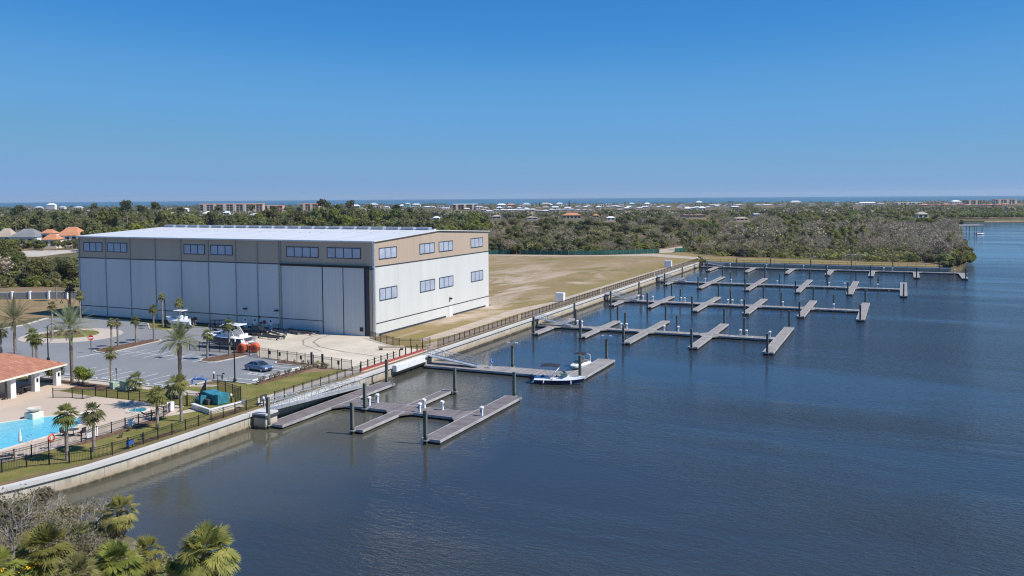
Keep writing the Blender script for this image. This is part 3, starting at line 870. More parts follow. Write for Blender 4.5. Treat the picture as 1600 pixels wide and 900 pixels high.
# ------------------------------------------------------------------ fences
def fence_run(path, label, h=1.2, sp=2.05, z=L, pickets=True, post_w=.09, group='black picket fences', pitch=.14, mat='black_metal'):
    t = thing('picket_fence', label, 'fence', (path[0][0], path[0][1], z), 0, group)
    ox, oy = path[0]
    P = [(x - ox, y - oy) for x, y in path]
    post = None; rail = MB(); pk = MB()
    for (ax, ay), (bx, by) in zip(P, P[1:]):
        ln = math.hypot(bx - ax, by - ay); n = max(1, round(ln / sp))
        for k in range(n + (1 if (bx, by) == P[-1] else 0)):
            x = ax + (bx - ax) * k / n; y = ay + (by - ay) * k / n
            if post is None:
                m = MB(); m.cbox(0, 0, post_w, post_w, -.1, h + .08); m.cbox(0, 0, post_w + .04, post_w + .04, h + .08, h + .12)
                o = m.build('post', mat, t); post = o.data
            else: o = link('post', post, t)
            o.location = (x, y, 0)
        for zz in (.12, h * .82, h): rail.bar((ax, ay, zz), (bx, by, zz), .032, .045)
        if pickets:
            q = int(ln / pitch)
            for k in range(q):
                x = ax + (bx - ax) * (k + .5) / q; y = ay + (by - ay) * (k + .5) / q
                s = .009
                o_ = len(pk.v)
                pk.v += [(x - s, y - s, .12), (x + s, y - s, .12), (x + s, y + s, .12), (x - s, y + s, .12), (x - s, y - s, h), (x + s, y - s, h), (x + s, y + s, h), (x - s, y + s, h)]
                pk.f += [tuple(o_ + i for i in f) for f in ((0, 1, 5, 4), (1, 2, 6, 5), (2, 3, 7, 6), (3, 0, 4, 7))]
    rail.build('rail', mat, t)
    if pickets: pk.build('pickets', mat, t)
    return t
fence_run([(9.6, -91), (12.6, -82.6), (14.1, -81.2), (15.5, -80), (16.5, -78.2), (17, -76), (17, -53.4)], 'black picket fence along the sea wall below the swimming pool')
fence_run([(17, -50), (17, -30)], 'black picket fence between the bulkhead path and the nearest gangway')
fence_run([(17, -5.5), (17, 30)], 'black picket fence on the sea wall beside the sunlit warehouse wall', 1.25)
fence_run([(17, 32), (17, 86)], 'black picket fence on the sea wall before the lower white box', 1.25)
fence_run([(17, 88), (17, 143)], 'black picket fence on the sea wall in the middle of the dry field', 1.25, pitch=.2)
fence_run([(17, 145), (17, 211.5), (18.5, 212.2)], 'black picket fence on the sea wall reaching the far corner', 1.25, pitch=.25)
fence_run([(20, 213.0), (104, 213.0)], 'thin dark railing on top of the far sea wall', 1.1, 3.0, 1.98, pickets=True, pitch=.4)
fence_run([(9.3, -83.5), (9.85, -80), (9.95, -70), (9.7, -62), (8.1, -58.7)], 'black picket fence between the pool deck and the sloping lawn')
fence_run([(-12.2, -60.4), (-9.7, -59.4), (-7.7, -59.4), (-7.5, -57.5), (8.3, -56.9)], 'black picket fence across the back of the pool deck', 1.3)
fence_run([(8.3, -56.7), (10, -56.3), (5.2, -50.2), (6.2, -48.9), (12.3, -51.2), (12.6, -52.6)], 'black fence enclosing the teal compactor', 1.7)
fence_run([(-22.6, -25.1), (-11.6, -24.45), (-6.2, -25.9), (2.8, -27.3), (8.6, -28.4), (15, -29.4)], 'tall black fence between the car park and the concrete apron', 1.65, 2.3)
fence_run([(.5, -2.5), (4.7, -5.2), (10.6, -8.3), (14.5, -6.7), (15.2, -5.2)], 'black fence from the warehouse corner across the end of the apron', 1.5, 2.2)
fence_run([(-27.4, -3.2), (-24, -5.2), (-22.3, -1.2)], 'short black fence by the warehouse side doors', 1.4, 1.8)

# grey panel wall with white pilasters at the far left
def panel_wall():
    t = thing('panel_wall', 'grey panel boundary wall with white pillars behind the dry lawn', 'wall')
    pts = [(-150, 8.5), (-143, 11), (-136, 13), (-131.5, 14.2), (-127.5, 16.5), (-123.2, 18.6), (-118.7, 20.9), (-114.4, 23.2), (-110, 25.4), (-104, 28)]
    pil = None; p = MB()
    for k, (x, y) in enumerate(pts):
        m = MB(); m.cbox(0, 0, .6, .6, -.2, 2.05); m.cbox(0, 0, .75, .75, 2.05, 2.2)
        o = m.build('pillar', 'white_paint', t) if pil is None else link('pillar', pil, t)
        pil = o.data; o.location = (x, y, L)
    for a, b in zip(pts, pts[1:]):
        p.bar((a[0], a[1], L + .9), (b[0], b[1], L + .9), .14, 1.9)
    p.build('panel', 'mid_grey', t)
    c = MB()
    for a, b in zip(pts, pts[1:]): c.bar((a[0], a[1], L + 1.9), (b[0], b[1], L + 1.9), .2, .1)
    c.build('coping', 'white_paint', t)
panel_wall()
# dark green screened fence at the back of the field
def screen_fence(px_list, label):
    pts = [at(px, py) for px, py in px_list]
    t = thing('screen_fence', label, 'fence', (pts[0][0], pts[0][1], L), 0, 'green screened fences')
    P = [(x - pts[0][0], y - pts[0][1]) for x, y in pts]
    m = MB(); pm = None
    for (ax, ay), (bx, by) in zip(P, P[1:]):
        n = max(1, int(math.hypot(bx - ax, by - ay) / 3))
        for k in range(n):
            f0, f1 = k / n, (k + 1) / n
            p0 = (ax + (bx - ax) * f0, ay + (by - ay) * f0, 1.05); p1 = (ax + (bx - ax) * f1, ay + (by - ay) * f1, 1.05)
            mid = ((p0[0] + p1[0]) / 2 + rnd.uniform(-.1, .1), (p0[1] + p1[1]) / 2 + rnd.uniform(-.1, .1), 1.03)
            m.bar(p0, mid, .04, 1.95); m.bar(mid, p1, .04, 1.95)
            if pm is None:
                q = MB(); q.lathe([(.04, -.1), (.04, 2.2)], n=8); o = q.build('post', 'galvanised', t); pm = o.data
            else: o = link('post', pm, t)
            o.location = (p0[0], p0[1], 0)
    m.build('screen_cloth', 'green_screen', t)
screen_fence([(756, 397.5), (797, 397)], 'short dark green screened fence beside the warehouse corner')
screen_fence([(813, 397.5), (888, 398.6), (945, 398), (1030, 395.6)], 'long dark green screened fence along the back of the dry field')
screen_fence([(1054, 394.5), (1088, 392.5)], 'dark green screened fence right of the sand road')

# ------------------------------------------------------------------ floating docks
DZ = .55
def dock(label, loc, pieces, pale=False, gussets=()):
    """pieces: (part name, x0, x1, y0, y1, plank axis)"""
    t = thing('floating_dock', label, 'dock', (loc[0], loc[1], 0), 0, 'floating docks')
    ox, oy = loc
    for nm, x0, x1, y0, y1, ax in pieces:
        x0 -= ox; x1 -= ox; y0 -= oy; y1 -= oy
        m = MB(); m.box(x0 + .1, x1 - .1, y0 + .1, y1 - .1, DZ - .14, DZ)
        mat = ('planks_pale_' if pale else 'planks_') + ax
        o = m.build(nm, mat, t)
        e = MB()
        e.box(x0, x0 + .098, y0, y1, DZ - .3, DZ + .02); e.box(x1 - .098, x1, y0, y1, DZ - .3, DZ + .02)
        e.box(x0 + .098, x1 - .098, y0, y0 + .098, DZ - .3, DZ + .02); e.box(x0 + .098, x1 - .098, y1 - .098, y1, DZ - .3, DZ + .02)
        e.build('edge_beam', 'dock_edge', o)
        f = MB()
        lx, ly = x1 - x0, y1 - y0
        if lx > ly:
            n = max(1, int(lx / 3.0))
            for k in range(n): f.box(x0 + lx * k / n + .25, x0 + lx * (k + 1) / n - .25, y0 + .14, y1 - .14, -.35, DZ - .16)
        else:
            n = max(1, int(ly / 3.0))
            for k in range(n): f.box(x0 + .14, x1 - .14, y0 + ly * k / n + .25, y0 + ly * (k + 1) / n - .25, -.35, DZ - .16)
        f.build('float', 'dock_float', o)
    if gussets:
        for a, b, c in gussets:
            g = MB(); g.prism([(a[0] - ox, a[1] - oy), (b[0] - ox, b[1] - oy), (c[0] - ox, c[1] - oy)], DZ - .2, DZ - .004)
            g.build('gusset', ('planks_pale_' if pale else 'planks_') + 'y', t)
    return t
def gus(cx, w, ya, yb, s=1.3):
    """triangles where a finger (centre cx, half width w) meets a main pier between ya and yb"""
    out = []
    for sx in (-1, 1):
        out.append(((cx + sx * w, ya), (cx + sx * (w + s), ya), (cx + sx * w, ya - s * 1.2)))
        out.append(((cx + sx * w, yb), (cx + sx * (w + s), yb), (cx + sx * w, yb + s * 1.2)))
    return out
def gus1(cx, w, y, s=1.3, dr=-1):
    return [((cx + sx * w, y), (cx + sx * (w + s), y), (cx + sx * w, y + dr * s * 1.2)) for sx in (-1, 1)]
NAMES = ['dock nearest the camera', 'dock with the two moored boats', 'third dock from the camera', 'fourth dock from the camera', 'fifth dock from the camera', 'farthest dock']
docks = []
dock('nearest floating dock with the long truss gangway and three fingers', (19.3, -54.6),
     [('landing', 19.4, 22.0, -54.6, -28, 'y'), ('walkway', 22.0, 41.1, -42.7, -39.3, 'x'), ('finger', 31.0, 32.7, -52.6, -42.7, 'y'), ('finger', 30.9, 32.6, -39.3, -28.6, 'y'), ('end_pier', 41.1, 43.7, -52.8, -28.8, 'y')],
     False, gus1(31.85, .85, -42.7) + gus1(31.75, .85, -39.3, 1.3, 1) + [((22, -42.7), (23.4, -42.7), (22, -44.4)), ((22, -39.3), (23.4, -39.3), (22, -37.6)), ((41.1, -42.7), (39.8, -42.7), (41.1, -44.4)), ((41.1, -39.3), (39.8, -39.3), (41.1, -37.6))])
dock('wide floating dock with two powerboats moored at its outer end', (18.6, -14),
     [('walkway', 18.9, 44.5, -13.9, -9.6, 'x'), ('end_pier', 44.5, 47.5, -13.2, 3.2, 'y')], True, [((44.5, -9.6), (42.8, -9.6), (44.5, -7.6))])
def long_dock(label, y0, y1, x1, fingers, tip, x0=19.2, tee=None):
    ps = [('walkway', x0, x1, y0, y1, 'x')]; gs = []
    for cx, ws, ys, yn in fingers:
        if ys is not None: ps.append(('finger', cx - ws, cx + ws, ys, y0, 'y')); gs += gus1(cx, ws, y0, 1.1, -1)
        if yn is not None: ps.append(('finger', cx - ws, cx + ws, y1, yn, 'y')); gs += gus1(cx, ws, y1, 1.1, 1)
    if tee: ps.append(('end_pier', x1, x1 + tee[0], tee[1], tee[2], 'y'))
    dock(label, (x0, y0), ps, True, gs)
long_dock('third floating dock with four cross fingers and a pale end pier', 35.6, 38.3, 70.0, [(23.0, .75, 25.2, 49), (33.6, .75, 24.8, 49), (44.0, .85, 21.2, 53), (57.2, .9, 20.9, 53.2)], None, 19.2, (2.0, 20.6, 53.2))
long_dock('fourth floating dock with five cross fingers and pale end pier', 86.4, 89.4, 83.6, [(23.5, .75, 76.2, 102), (33.6, .75, 75.8, 101), (46.0, .85, 72.8, 104), (58.6, .85, 72.4, 104), (71.4, .9, 71.6, 104.6)], None, 19.2, (1.9, 71, 104.4))
long_dock('fifth floating dock with five cross fingers and a grey end pier', 142.2, 145, 92.7, [(23.3, .75, 133.6, 157), (35.8, .8, 126.3, 165.6), (50.3, .85, 125.2, 165), (65.0, .85, 124.6, 164.4), (79.4, .9, 124.2, 164.5)], None, 19.2, (1.9, 124.8, 165.4))
long_dock('farthest floating dock lying along the far sea wall with seven short fingers', 207.2, 209.6, 113.6, [(25.6, .8, 189.3, None), (40.0, .8, 188, None), (54.6, .85, 186.5, None), (68.8, .9, 186.0, None), (83.2, .9, 186.2, None), (97.8, .95, 185, None), (112.6, .95, 186.5, None)], None, 19.2, None)

# pilings
pil_proto = None
def piling(x, y, label, top=4.1):
    global pil_proto
    if pil_proto is None:
        t = thing('dock_piling', label, 'piling', (x, y, 0), 0, 'concrete dock pilings')
        m = MB(); m.bbox(-.19, .19, -.19, .19, -3, top, .05); m.build('shaft', 'pile_concrete', t)
        h = MB(); h.box(-.34, .34, -.34, -.22, .42, .58); h.box(-.34, .34, .22, .34, .42, .58); h.box(-.34, -.22, -.22, .22, .42, .58); h.box(.22, .34, -.22, .22, .42, .58)
        h.build('pile_hoop', 'galvanised', t)
        pil_proto = t
    else: dup(pil_proto, (x, y, 0), 0, (1, 1, rnd.uniform(.97, 1.03)), label)
g0 = 'concrete piling '
for x, y, lb in [(20.1, -55.0, 'at the gangway end of the nearest dock'), (20.3, -27.7, 'at the back end of the nearest dock landing strip'), (26.6, -43.05, 'in front of the nearest dock walkway'),
                 (31.4, -52.95, 'at the outer tip of the nearest dock front finger'), (33.05, -29.2, 'at the tip of the nearest dock back finger'), (41.9, -53.15, 'at the front corner of the nearest dock end pier'), (42.3, -28.4, 'at the back corner of the nearest dock end pier'),
                 (33.4, -9.25, 'behind the walkway of the dock with moored boats'), (47.0, -13.55, 'at the outer corner beside the navy moored boat'), (45.8, 3.55, 'at the back end of the moored boats dock')]:
    piling(x, y, g0 + lb)
def pile_row(dname, tips_s, mids, tips_n):
    for k, (x, y) in enumerate(tips_s): piling(x, y - .35, g0 + f'at front tip of {ORD[k]} cross pier, {dname}')
    for k, (x, y) in enumerate(mids): piling(x, y + .35, g0 + f'{ORD[k]} along the walkway, {dname}')
    for k, (x, y) in enumerate(tips_n): piling(x, y + .35, g0 + f'at back tip of {ORD[k]} cross pier, {dname}')
pile_row(NAMES[2], [(22.9, 25.2), (33.4, 24.8), (43.6, 21.2), (57.0, 20.9), (70.9, 20.6)], [(27.3, 38.3), (38.6, 38.3), (49.9, 38.3), (63.8, 38.3)], [(23, 49), (33.6, 49), (43.8, 53), (57, 53.2), (70.9, 53.2)])
pile_row(NAMES[3], [(23.4, 76.2), (33.4, 75.8), (45.6, 72.8), (58.4, 72.4), (71.2, 71.6), (84.5, 71)], [(27.7, 89.4), (38.6, 89.4), (52, 89.4), (64.8, 89.4), (77.5, 89.4)], [(23.5, 102), (33.4, 101), (46, 104), (58.3, 104), (71.3, 104.6), (84.3, 104.4)])
pile_row(NAMES[4], [(23.2, 133.6), (35.6, 126.3), (50, 125.2), (64.6, 124.6), (79, 124.2), (93.6, 124.8)], [(42, 145), (57.5, 145), (71.9, 145), (86.5, 145)], [(23.3, 157), (35.6, 165.6), (50.1, 165), (64.8, 164.4), (79.3, 164.5), (93.8, 165.4)])
pile_row(NAMES[5], [(25.5, 189.3), (39.6, 188), (54.3, 186.5), (68.6, 186), (83.1, 186.2), (97.7, 185), (112.7, 186.5)], [(18.6, 209.6), (33, 209.6), (46, 209.6), (61, 209.6), (75.6, 209.6), (90, 209.6), (105.5, 209.6)], [])

# white power pedestals
ped_proto = None
def pedestal(x, y, label):
    global ped_proto
    if ped_proto is None:
        t = thing('power_pedestal', label, 'pedestal', (x, y, DZ), 0, 'white dock power pedestals')
        m = MB(); m.bbox(-.16, .16, -.14, .14, 0, .95, .03); m.build('body', 'white_gelcoat', t)
        m = MB(); m.loft([[(-.24, -.2, .98), (.24, -.2, .98), (.24, .2, .98), (-.24, .2, .98)], [(-.24, -.2, 1.12), (.24, -.2, 1.12), (.24, .2, 1.22), (-.24, .2, 1.22)], [(-.1, -.1, 1.26), (.1, -.1, 1.26), (.1, .12, 1.3), (-.1, .12, 1.3)]]); m.build('hood', 'white_gelcoat', t)
        m = MB(); m.box(-.1, .1, -.17, -.141, .5, .85); m.build('socket_panel', 'mid_grey', t)
        ped_proto = t
    else: dup(ped_proto, (x, y, DZ), rnd.choice((0, PI / 2, 0)), None, label)
p0 = 'white hooded power pedestal '
for x, y, lb in [(26.3, -41.6, 'left front of the pair on the nearest dock walkway'), (26.4, -39.75, 'right of the pair on the nearest dock walkway'), (34.0, -39.8, 'at the root of the nearest dock back finger'),
                 (34.6, -42.1, 'behind the front piling of the nearest dock'), (36.8, -39.8, 'alone on the right half of the nearest dock walkway'), (43.1, -40.6, 'on the end pier of the nearest dock')]:
    pedestal(x, y, p0 + lb)
for dn, ys, xs in ((NAMES[2], 37.7, (27.9, 29.0, 38.0, 39.2, 47.4, 50.4, 63.2, 64.4, 69.0)), (NAMES[3], 88.8, (27.1, 28.4, 31.2, 39.0, 40, 51.4, 52.6, 54.9, 65.3, 69.4, 77.6)), (NAMES[4], 144.4, (27, 34, 42.4, 56.9, 72.5, 77, 86.4)), (NAMES[5], 209, (20, 30.5, 44.6, 58.5, 67, 87, 90, 110.5))):
    for k, x in enumerate(xs): pedestal(x, ys, p0 + f'{ORD[k]} from the wall on the {dn}')

# gangways
def gangway(p, q, label, h=1.15, wd=1.5, plat=None, truss=True):
    """aluminium ramp from p (on the wall) to q (on the dock)"""
    p = Vector(p); q = Vector(q)
    t = thing('gangway', label, 'gangway', tuple(p), 0, 'aluminium gangways')
    d = q - p; ln = d.length; dn = d.normalized(); sd = Vector((-dn.y, dn.x, 0)).normalized() * (wd / 2); up = Vector((0, 0, 1))
    m = MB(); a = [Vector((0, 0, 0)) - sd, d - sd, d + sd, sd]
    m.loft([[tuple(v - up * .1) for v in a], [tuple(v) for v in a]]); m.build('ramp_deck', 'aluminium', t)
    n = max(4, int(ln / 1.5))
    for s in (-1, 1):
        m = MB()
        for k in range(n):
            b0 = d * (k / n) + sd * s; b1 = d * ((k + 1) / n) + sd * s
            m.bar(b0, b1, .1, .18); m.bar(b0 + up * h, b1 + up * h, .08)
            m.bar(b0 + up * h * .5, b1 + up * h * .5, .04)
            m.bar(b0, b0 + up * h, .06)
            if truss: m.bar(b0 if k % 2 else b0 + up * h, (b1 + up * h) if k % 2 else b1, .05)
        m.bar(d + sd * s, d + sd * s + up * h, .06)
        m.build('side_truss', 'aluminium', t)
    if truss == 2:
        m = MB()
        for k in range(1, n, 2):
            b0 = d * (k / n); pts = [b0 - sd * 1.0 + up * h, b0 - sd * .9 + up * (h + .25), b0 + sd * .9 + up * (h + .25), b0 + sd + up * h]
            m.tube(pts, .035, 6)
        m.build('hoop', 'aluminium', t)
    return t
gangway((18.75, -53.2, 2.05), (18.75, -31.5, .75), 'long silver truss gangway sloping down beside the nearest dock', 1.15, 1.6, None, 2)
gangway((17.9, -11.6, 2.05), (28.4, -11.9, .72), 'silver gangway down to the dock with two moored boats', 1.1, 1.5)
gangway((17.9, 37, 2.05), (27.0, 37, .72), 'silver gangway at the wall end of the third dock', 1.0, 1.4, None, True)
gangway((17.9, 88, 2.05), (27.2, 88, .72), 'silver gangway at the wall end of the fourth dock', 1.0, 1.4)
gangway((17.9, 143.6, 2.05), (27.6, 143.6, .72), 'silver gangway at the wall end of the fifth dock', 1.0, 1.4)
gangway((18.2, 211.3, 2.05), (28, 208.6, .72), 'silver gangway near the far corner leading to the farthest dock', 1.0, 1.4)
# landings the gangways hinge from
def landing(x0, x1, y0, y1, label):
    t = thing('gangway_landing', label, 'platform', (x0, y0, 0), 0, 'gangway landings')
    w_, d_ = x1 - x0, y1 - y0
    m = MB(); m.box(0, w_, 0, d_, 1.8, 2.03); m.build('platform', 'wall_cap', t)
    m = MB(); m.box(.1, w_ - .1, .08, d_ - .08, -.6, 1.62); m.build('pier_wall', 'seawall_concrete', t)
    m = MB(); m.box(.02, w_ + .06, -.06, d_ + .06, 1.45, 1.78); m.build('timber_fender', 'dark_grey', t)
landing(18.1, 20.2, -55.6, -53.2, 'landing platform under the upper end of the truss gangway')
landing(18.1, 18.9, -13.2, -10.2, 'landing platform at the wall by the dock with moored boats')
landing(18.1, 18.8, 35.8, 38.3, 'landing platform at the wall by the third dock')
landing(18.1, 18.8, 86.8, 89.2, 'landing platform at the wall by the fourth dock')
landing(18.1, 18.8, 142.4, 144.8, 'landing platform at the wall by the fifth dock')
# two slender light poles and swim ladders
def ladder(x, y, label, rz=0):
    t = thing('dock_ladder', label, 'ladder', (x, y, DZ), rz, 'dock ladders')
    m = MB()
    for s in (-.22, .22): m.tube([(0, s, -.9), (0, s, .8), (-.12, s, .95), (-.3, s, .9), (-.34, s, .02)], .028, 6)
    m.build('handrail', 'chrome', t)
    m = MB()
    for k in range(5): m.tube([(0, -.22, -.8 + .3 * k), (0, .22, -.8 + .3 * k)], .022, 6)
    m.build('rung', 'chrome', t)
ladder(43.75, -29.4, 'chrome swim ladder at the end pier of the nearest dock')
ladder(22.1, -28.6, 'chrome swim ladder at the back of the nearest dock landing strip')
ladder(72.1, 52.4, 'chrome swim ladder on the pale end pier of the third dock')
def life_ring(x, y, z, label, h=1.3):
    t = thing('life_ring_stand', label, 'life ring', (x, y, z), 0, 'life ring stands')
    m = MB(); m.cbox(0, 0, .1, .1, 0, h); m.cbox(0, 0, .4, .4, 0, .03); m.build('stand_post', 'white_paint', t)
    m = MB(); n = 18; rings = []
    for k in range(n + 1):
        a = 2 * PI * k / n
        rings.append([(.1 + .09 * math.sin(b), (.36 + .1 * math.cos(b)) * math.cos(a), h - .1 + (.36 + .1 * math.cos(b)) * math.sin(a)) for b in (2 * PI * j / 6 for j in range(6))])
    m.loft(rings, cap=False); m.build('ring', 'orange_plastic' if z > 1 else 'sign_blue', t, True)
life_ring(30.6, -11.6, DZ, 'blue and white life ring stand on the dock with moored boats')
life_ring(9.2, -77.2, L + .06, 'orange life ring on a white stand by the pool fence')
# red kerb rail and white ledge by the boat launch
t = thing('red_barrier', 'red painted guard beam along the launch edge of the apron', 'barrier', (16.3, -29.2, L))
m = MB(); m.box(0, .35, 0, 20, 0, .32); m.build('beam', 'red_paint', t)
m = MB()
for k in range(11): m.box(-.04, .12, .3 + k * 1.9, .42 + k * 1.9, .32, 1.5)
m.build('stanchion', 'black_metal', t)
m = MB(); m.box(0, .05, 0, 11, 1.2, 1.26); m.box(0, .05, 0, 11, .75, .8); m.build('rail', 'black_metal', t)
t = thing('launch_ledge', 'white concrete ledge on the sea wall below the red barrier', 'ledge', (18.1, -22.5, 0))
m = MB(); m.bbox(0, .75, 0, 9.5, 1.05, 2.1, .06); m.build('slab', 'white_paint', t)
m = MB(); m.box(.76, .82, .6, 8.9, .75, 1.0); m.build('rubbing_strip', 'rubber', t)
t = thing('low_barrier', 'low brown timber barrier on two feet at the apron edge', 'barrier', (8.7, -12.2, L), math.atan2(1.4, 3.4))
m = MB(); m.bbox(0, 4.6, -.2, .2, .35, .75, .04); m.build('beam', 'tan_vinyl', t)
for k in (.2, 3.9):
    m = MB(); m.box(k, k + .5, -.35, .35, 0, .35); m.build('foot', 'dark_grey', t)
# ------------------------------------------------------------------ boats
def hull_rings(Ln, B, fb_s, fb_b, draft=.35, n=14, rake=.55):
    """stations from transom (x=0) to bow (x=Ln): keel, chine, mid, sheer"""
    out = []
    for k in range(n + 1):
        f = k / n
        half = B / 2 * (1 - max(0, (f - .42) / .58) ** 2.3) * (1 if f > .02 else .97)
        half = max(half, .015)
        sheer = fb_s + (fb_b - fb_s) * f ** 1.6
        keel = -draft * (1 - max(0, (f - .55) / .45) ** 2.2 * 1.6)
        chine = .12 + .30 * max(0, (f - .5) / .5) ** 1.6
        xs = Ln * f
        x_k = xs - rake * max(0, (f - .6) / .4) ** 2
        out.append(dict(x=xs, xk=x_k, half=half, sheer=sheer, keel=min(keel, sheer - .1), chine=min(chine, sheer - .15), ch=half * .86))
    return out
def make_hull(t, Ln, B, fb_s, fb_b, side_mat, draft=.35, stripe=.62):
    st = hull_rings(Ln, B, fb_s, fb_b, draft)
    # bottom
    m = MB(); rings = []
    for s in st: rings.append([(s['xk'], -s['ch'], s['chine']), (s['xk'], 0, s['keel']), (s['xk'], s['ch'], s['chine'])])
    m.loft(rings, closed=False); m.add([rings[0][0], rings[0][1], rings[0][2]], [(0, 1, 2)])
    m.build('hull_bottom', 'white_gelcoat', t, True)
    def band(f0, f1, mat, nm):
        m = MB()
        for sgn in (-1, 1):
            r = []
            for s in st:
                row = []
                for f in (f0, (f0 + f1) / 2, f1):
                    z = s['chine'] + (s['sheer'] - s['chine']) * f
                    y = s['ch'] + (s['half'] - s['ch']) * f ** .7
                    if f > stripe: y -= s['half'] * .30 * (f - stripe) / (1 - stripe)
                    x = s['xk'] + (s['x'] - s['xk']) * f
                    row.append((x, sgn * y, z))
                r.append(row if sgn > 0 else row[::-1])
            m.loft(r, closed=False)
        s = st[0]
        z0 = s['chine'] + (s['sheer'] - s['chine']) * f0; z1 = s['chine'] + (s['sheer'] - s['chine']) * f1
        y0 = s['ch'] + (s['half'] - s['ch']) * f0 ** .7; y1 = s['ch'] + (s['half'] - s['ch']) * f1 ** .7
        if f1 == 1: y1 -= s['half'] * .30
        m.add([(s['xk'], -y0, z0), (s['xk'], y0, z0), (s['x'], y1, z1), (s['x'], -y1, z1)], [(0, 1, 2, 3)])
        return m.build(nm, mat, t, True)
    band(0, stripe, side_mat, 'hull_side'); band(stripe, 1, 'white_gelcoat', 'gunwale')
    for s in st: s['half'] *= .70
    return st
def make_deck(t, st, Ln, cock=(.12, .62), bow_well=(.66, .88)):
    """deck sheet with an open cockpit (sunk sole and coaming walls)"""
    m = MB(); sole = MB()
    def at_f(f):
        k = f * (len(st) - 1); i = min(int(k), len(st) - 2); u = k - i
        return {q: st[i][q] + (st[i + 1][q] - st[i][q]) * u for q in ('x', 'half', 'sheer')}
    segs = [(0, cock[0], False), (cock[0], cock[1], True), (cock[1], bow_well[0], False), (bow_well[0], bow_well[1], True), (bow_well[1], 1, False)]
    for a, b, well in segs:
        n = max(1, int((b - a) * 14))
        for k in range(n):
            s0 = at_f(a + (b - a) * k / n); s1 = at_f(a + (b - a) * (k + 1) / n)
            def row(s, f): return (s['x'], s['half'] * f, s['sheer'] + .03 * (1 - f * f))
            if not well:
                m.add([row(s0, -1), row(s1, -1), row(s1, 0), row(s0, 0), row(s0, 1), row(s1, 1)], [(0, 1, 2, 3), (3, 2, 5, 4)])
            else:
                g = .74
                for sg in (-1, 1):
                    v = [row(s0, sg), row(s1, sg), row(s1, sg * g), row(s0, sg * g)]
                    lo = [(q[0], q[1], q[2] - .5) for q in (v[3], v[2])]
                    m.add(v + lo, [(0, 1, 2, 3), (3, 2, 5, 4)])
                v = [row(s0, -g), row(s1, -g), row(s1, g), row(s0, g)]
                sole.add([(q[0], q[1], q[2] - .5) for q in v], [(0, 1, 2, 3)])
        if well:
            for f in (a, b):
                s = at_f(f); g = .74
                m.add([(s['x'], -s['half'] * g, s['sheer'] + .02), (s['x'], s['half'] * g, s['sheer'] + .02), (s['x'], s['half'] * g, s['sheer'] - .5), (s['x'], -s['half'] * g, s['sheer'] - .5)], [(0, 1, 2, 3)])
    m.build('deck', 'white_gelcoat', t); sole.build('cockpit_floor', 'tan_vinyl', t)
    return at_f
def outboard(t, x, z, y=0, k=1.0, mat='black_paint'):
    m = MB()
    m.loft([[(x - .55 * k, y - .17 * k, z + .1 * k), (x - .05 * k, y - .2 * k, z + .1 * k), (x - .05 * k, y + .2 * k, z + .1 * k), (x - .55 * k, y + .17 * k, z + .1 * k)],
            [(x - .62 * k, y - .2 * k, z + .3 * k), (x, y - .23 * k, z + .3 * k), (x, y + .23 * k, z + .3 * k), (x - .62 * k, y + .2 * k, z + .3 * k)],
            [(x - .5 * k, y - .15 * k, z + .62 * k), (x - .05 * k, y - .19 * k, z + .66 * k), (x - .05 * k, y + .19 * k, z + .66 * k), (x - .5 * k, y + .15 * k, z + .62 * k)]])
    o = m.build('outboard_motor', mat, t)
    m = MB(); m.box(x - .34 * k, x - .1 * k, y - .09 * k, y + .09 * k, z - .8 * k, z + .12 * k); m.box(x - .5 * k, x - .02, y - .03, y + .03, z - .75 * k, z - .7 * k)
    m.lathe([(.0, -.12), (.14, -.05), (.14, .05), (0, .2)], (x - .4 * k, y, z - .82 * k), 8, 'x'); m.build('lower_unit', 'dark_grey', o)
def windshield(t, x, w_, z, h=.5, mat='boat_glass', rake=.5):
    m = MB()
    a = [(x, -w_ / 2, z), (x + rake * .9, -w_ * .32, z), (x + rake * .9, w_ * .32, z), (x, w_ / 2, z)]
    b = [(x - .35 - rake * .4, -w_ / 2 + .06, z + h), (x + rake * .3, -w_ * .28, z + h), (x + rake * .3, w_ * .28, z + h), (x - .35 - rake * .4, w_ / 2 - .06, z + h)]
    for i in range(3):
        m.add([a[i], a[i + 1], b[i + 1], b[i]], [(0, 1, 2, 3)])
        m.add([tuple(c - .03 if j == 0 else c for j, c in enumerate(v)) for v in (a[i], a[i + 1], b[i + 1], b[i])], [(3, 2, 1, 0)])
    o = m.build('windshield', mat, t)
    m = MB()
    for i in range(3): m.bar(b[i], b[i + 1], .05)
    for i in range(4): m.bar(a[i], b[i], .05)
    m.build('windshield_frame', 'chrome', o)
def bimini(t, x0, x1, w_, z, legs_x, zb, mat='black_canvas', crown=.14):
    m = MB(); rings = []
    for k in range(7):
        f = k / 6; x = x0 + (x1 - x0) * f; dz = -.12 * (2 * f - 1) ** 2
        top = [(x, -w_ / 2 + w_ * j / 8, z + dz + crown * (1 - (j / 4 - 1) ** 2)) for j in range(9)]
        rings.append(top + [(q[0], q[1], q[2] - .05) for q in reversed(top)])
    m.loft(rings); o = m.build('bimini_top', mat, t, False)
    m = MB()
    for s in (-1, 1):
        for xl in legs_x:
            for xt in (x0 + .15, x1 - .15): m.tube([(xl, s * w_ * .48, zb), (xt, s * w_ * .46, z - .05)], .022, 6)
    m.build('bimini_frame', 'chrome', o)
def seats(t, items, mat='tan_vinyl'):
    for (x0, x1, y0, y1, z0, z1, back) in items:
        m = MB(); m.bbox(x0, x1, y0, y1, z0, z1, .05)
        if back: m.bbox(x0 - .02, x0 + .16, y0, y1, z1 - .05, z1 + .45, .05)
        m.build('seat', mat, t)

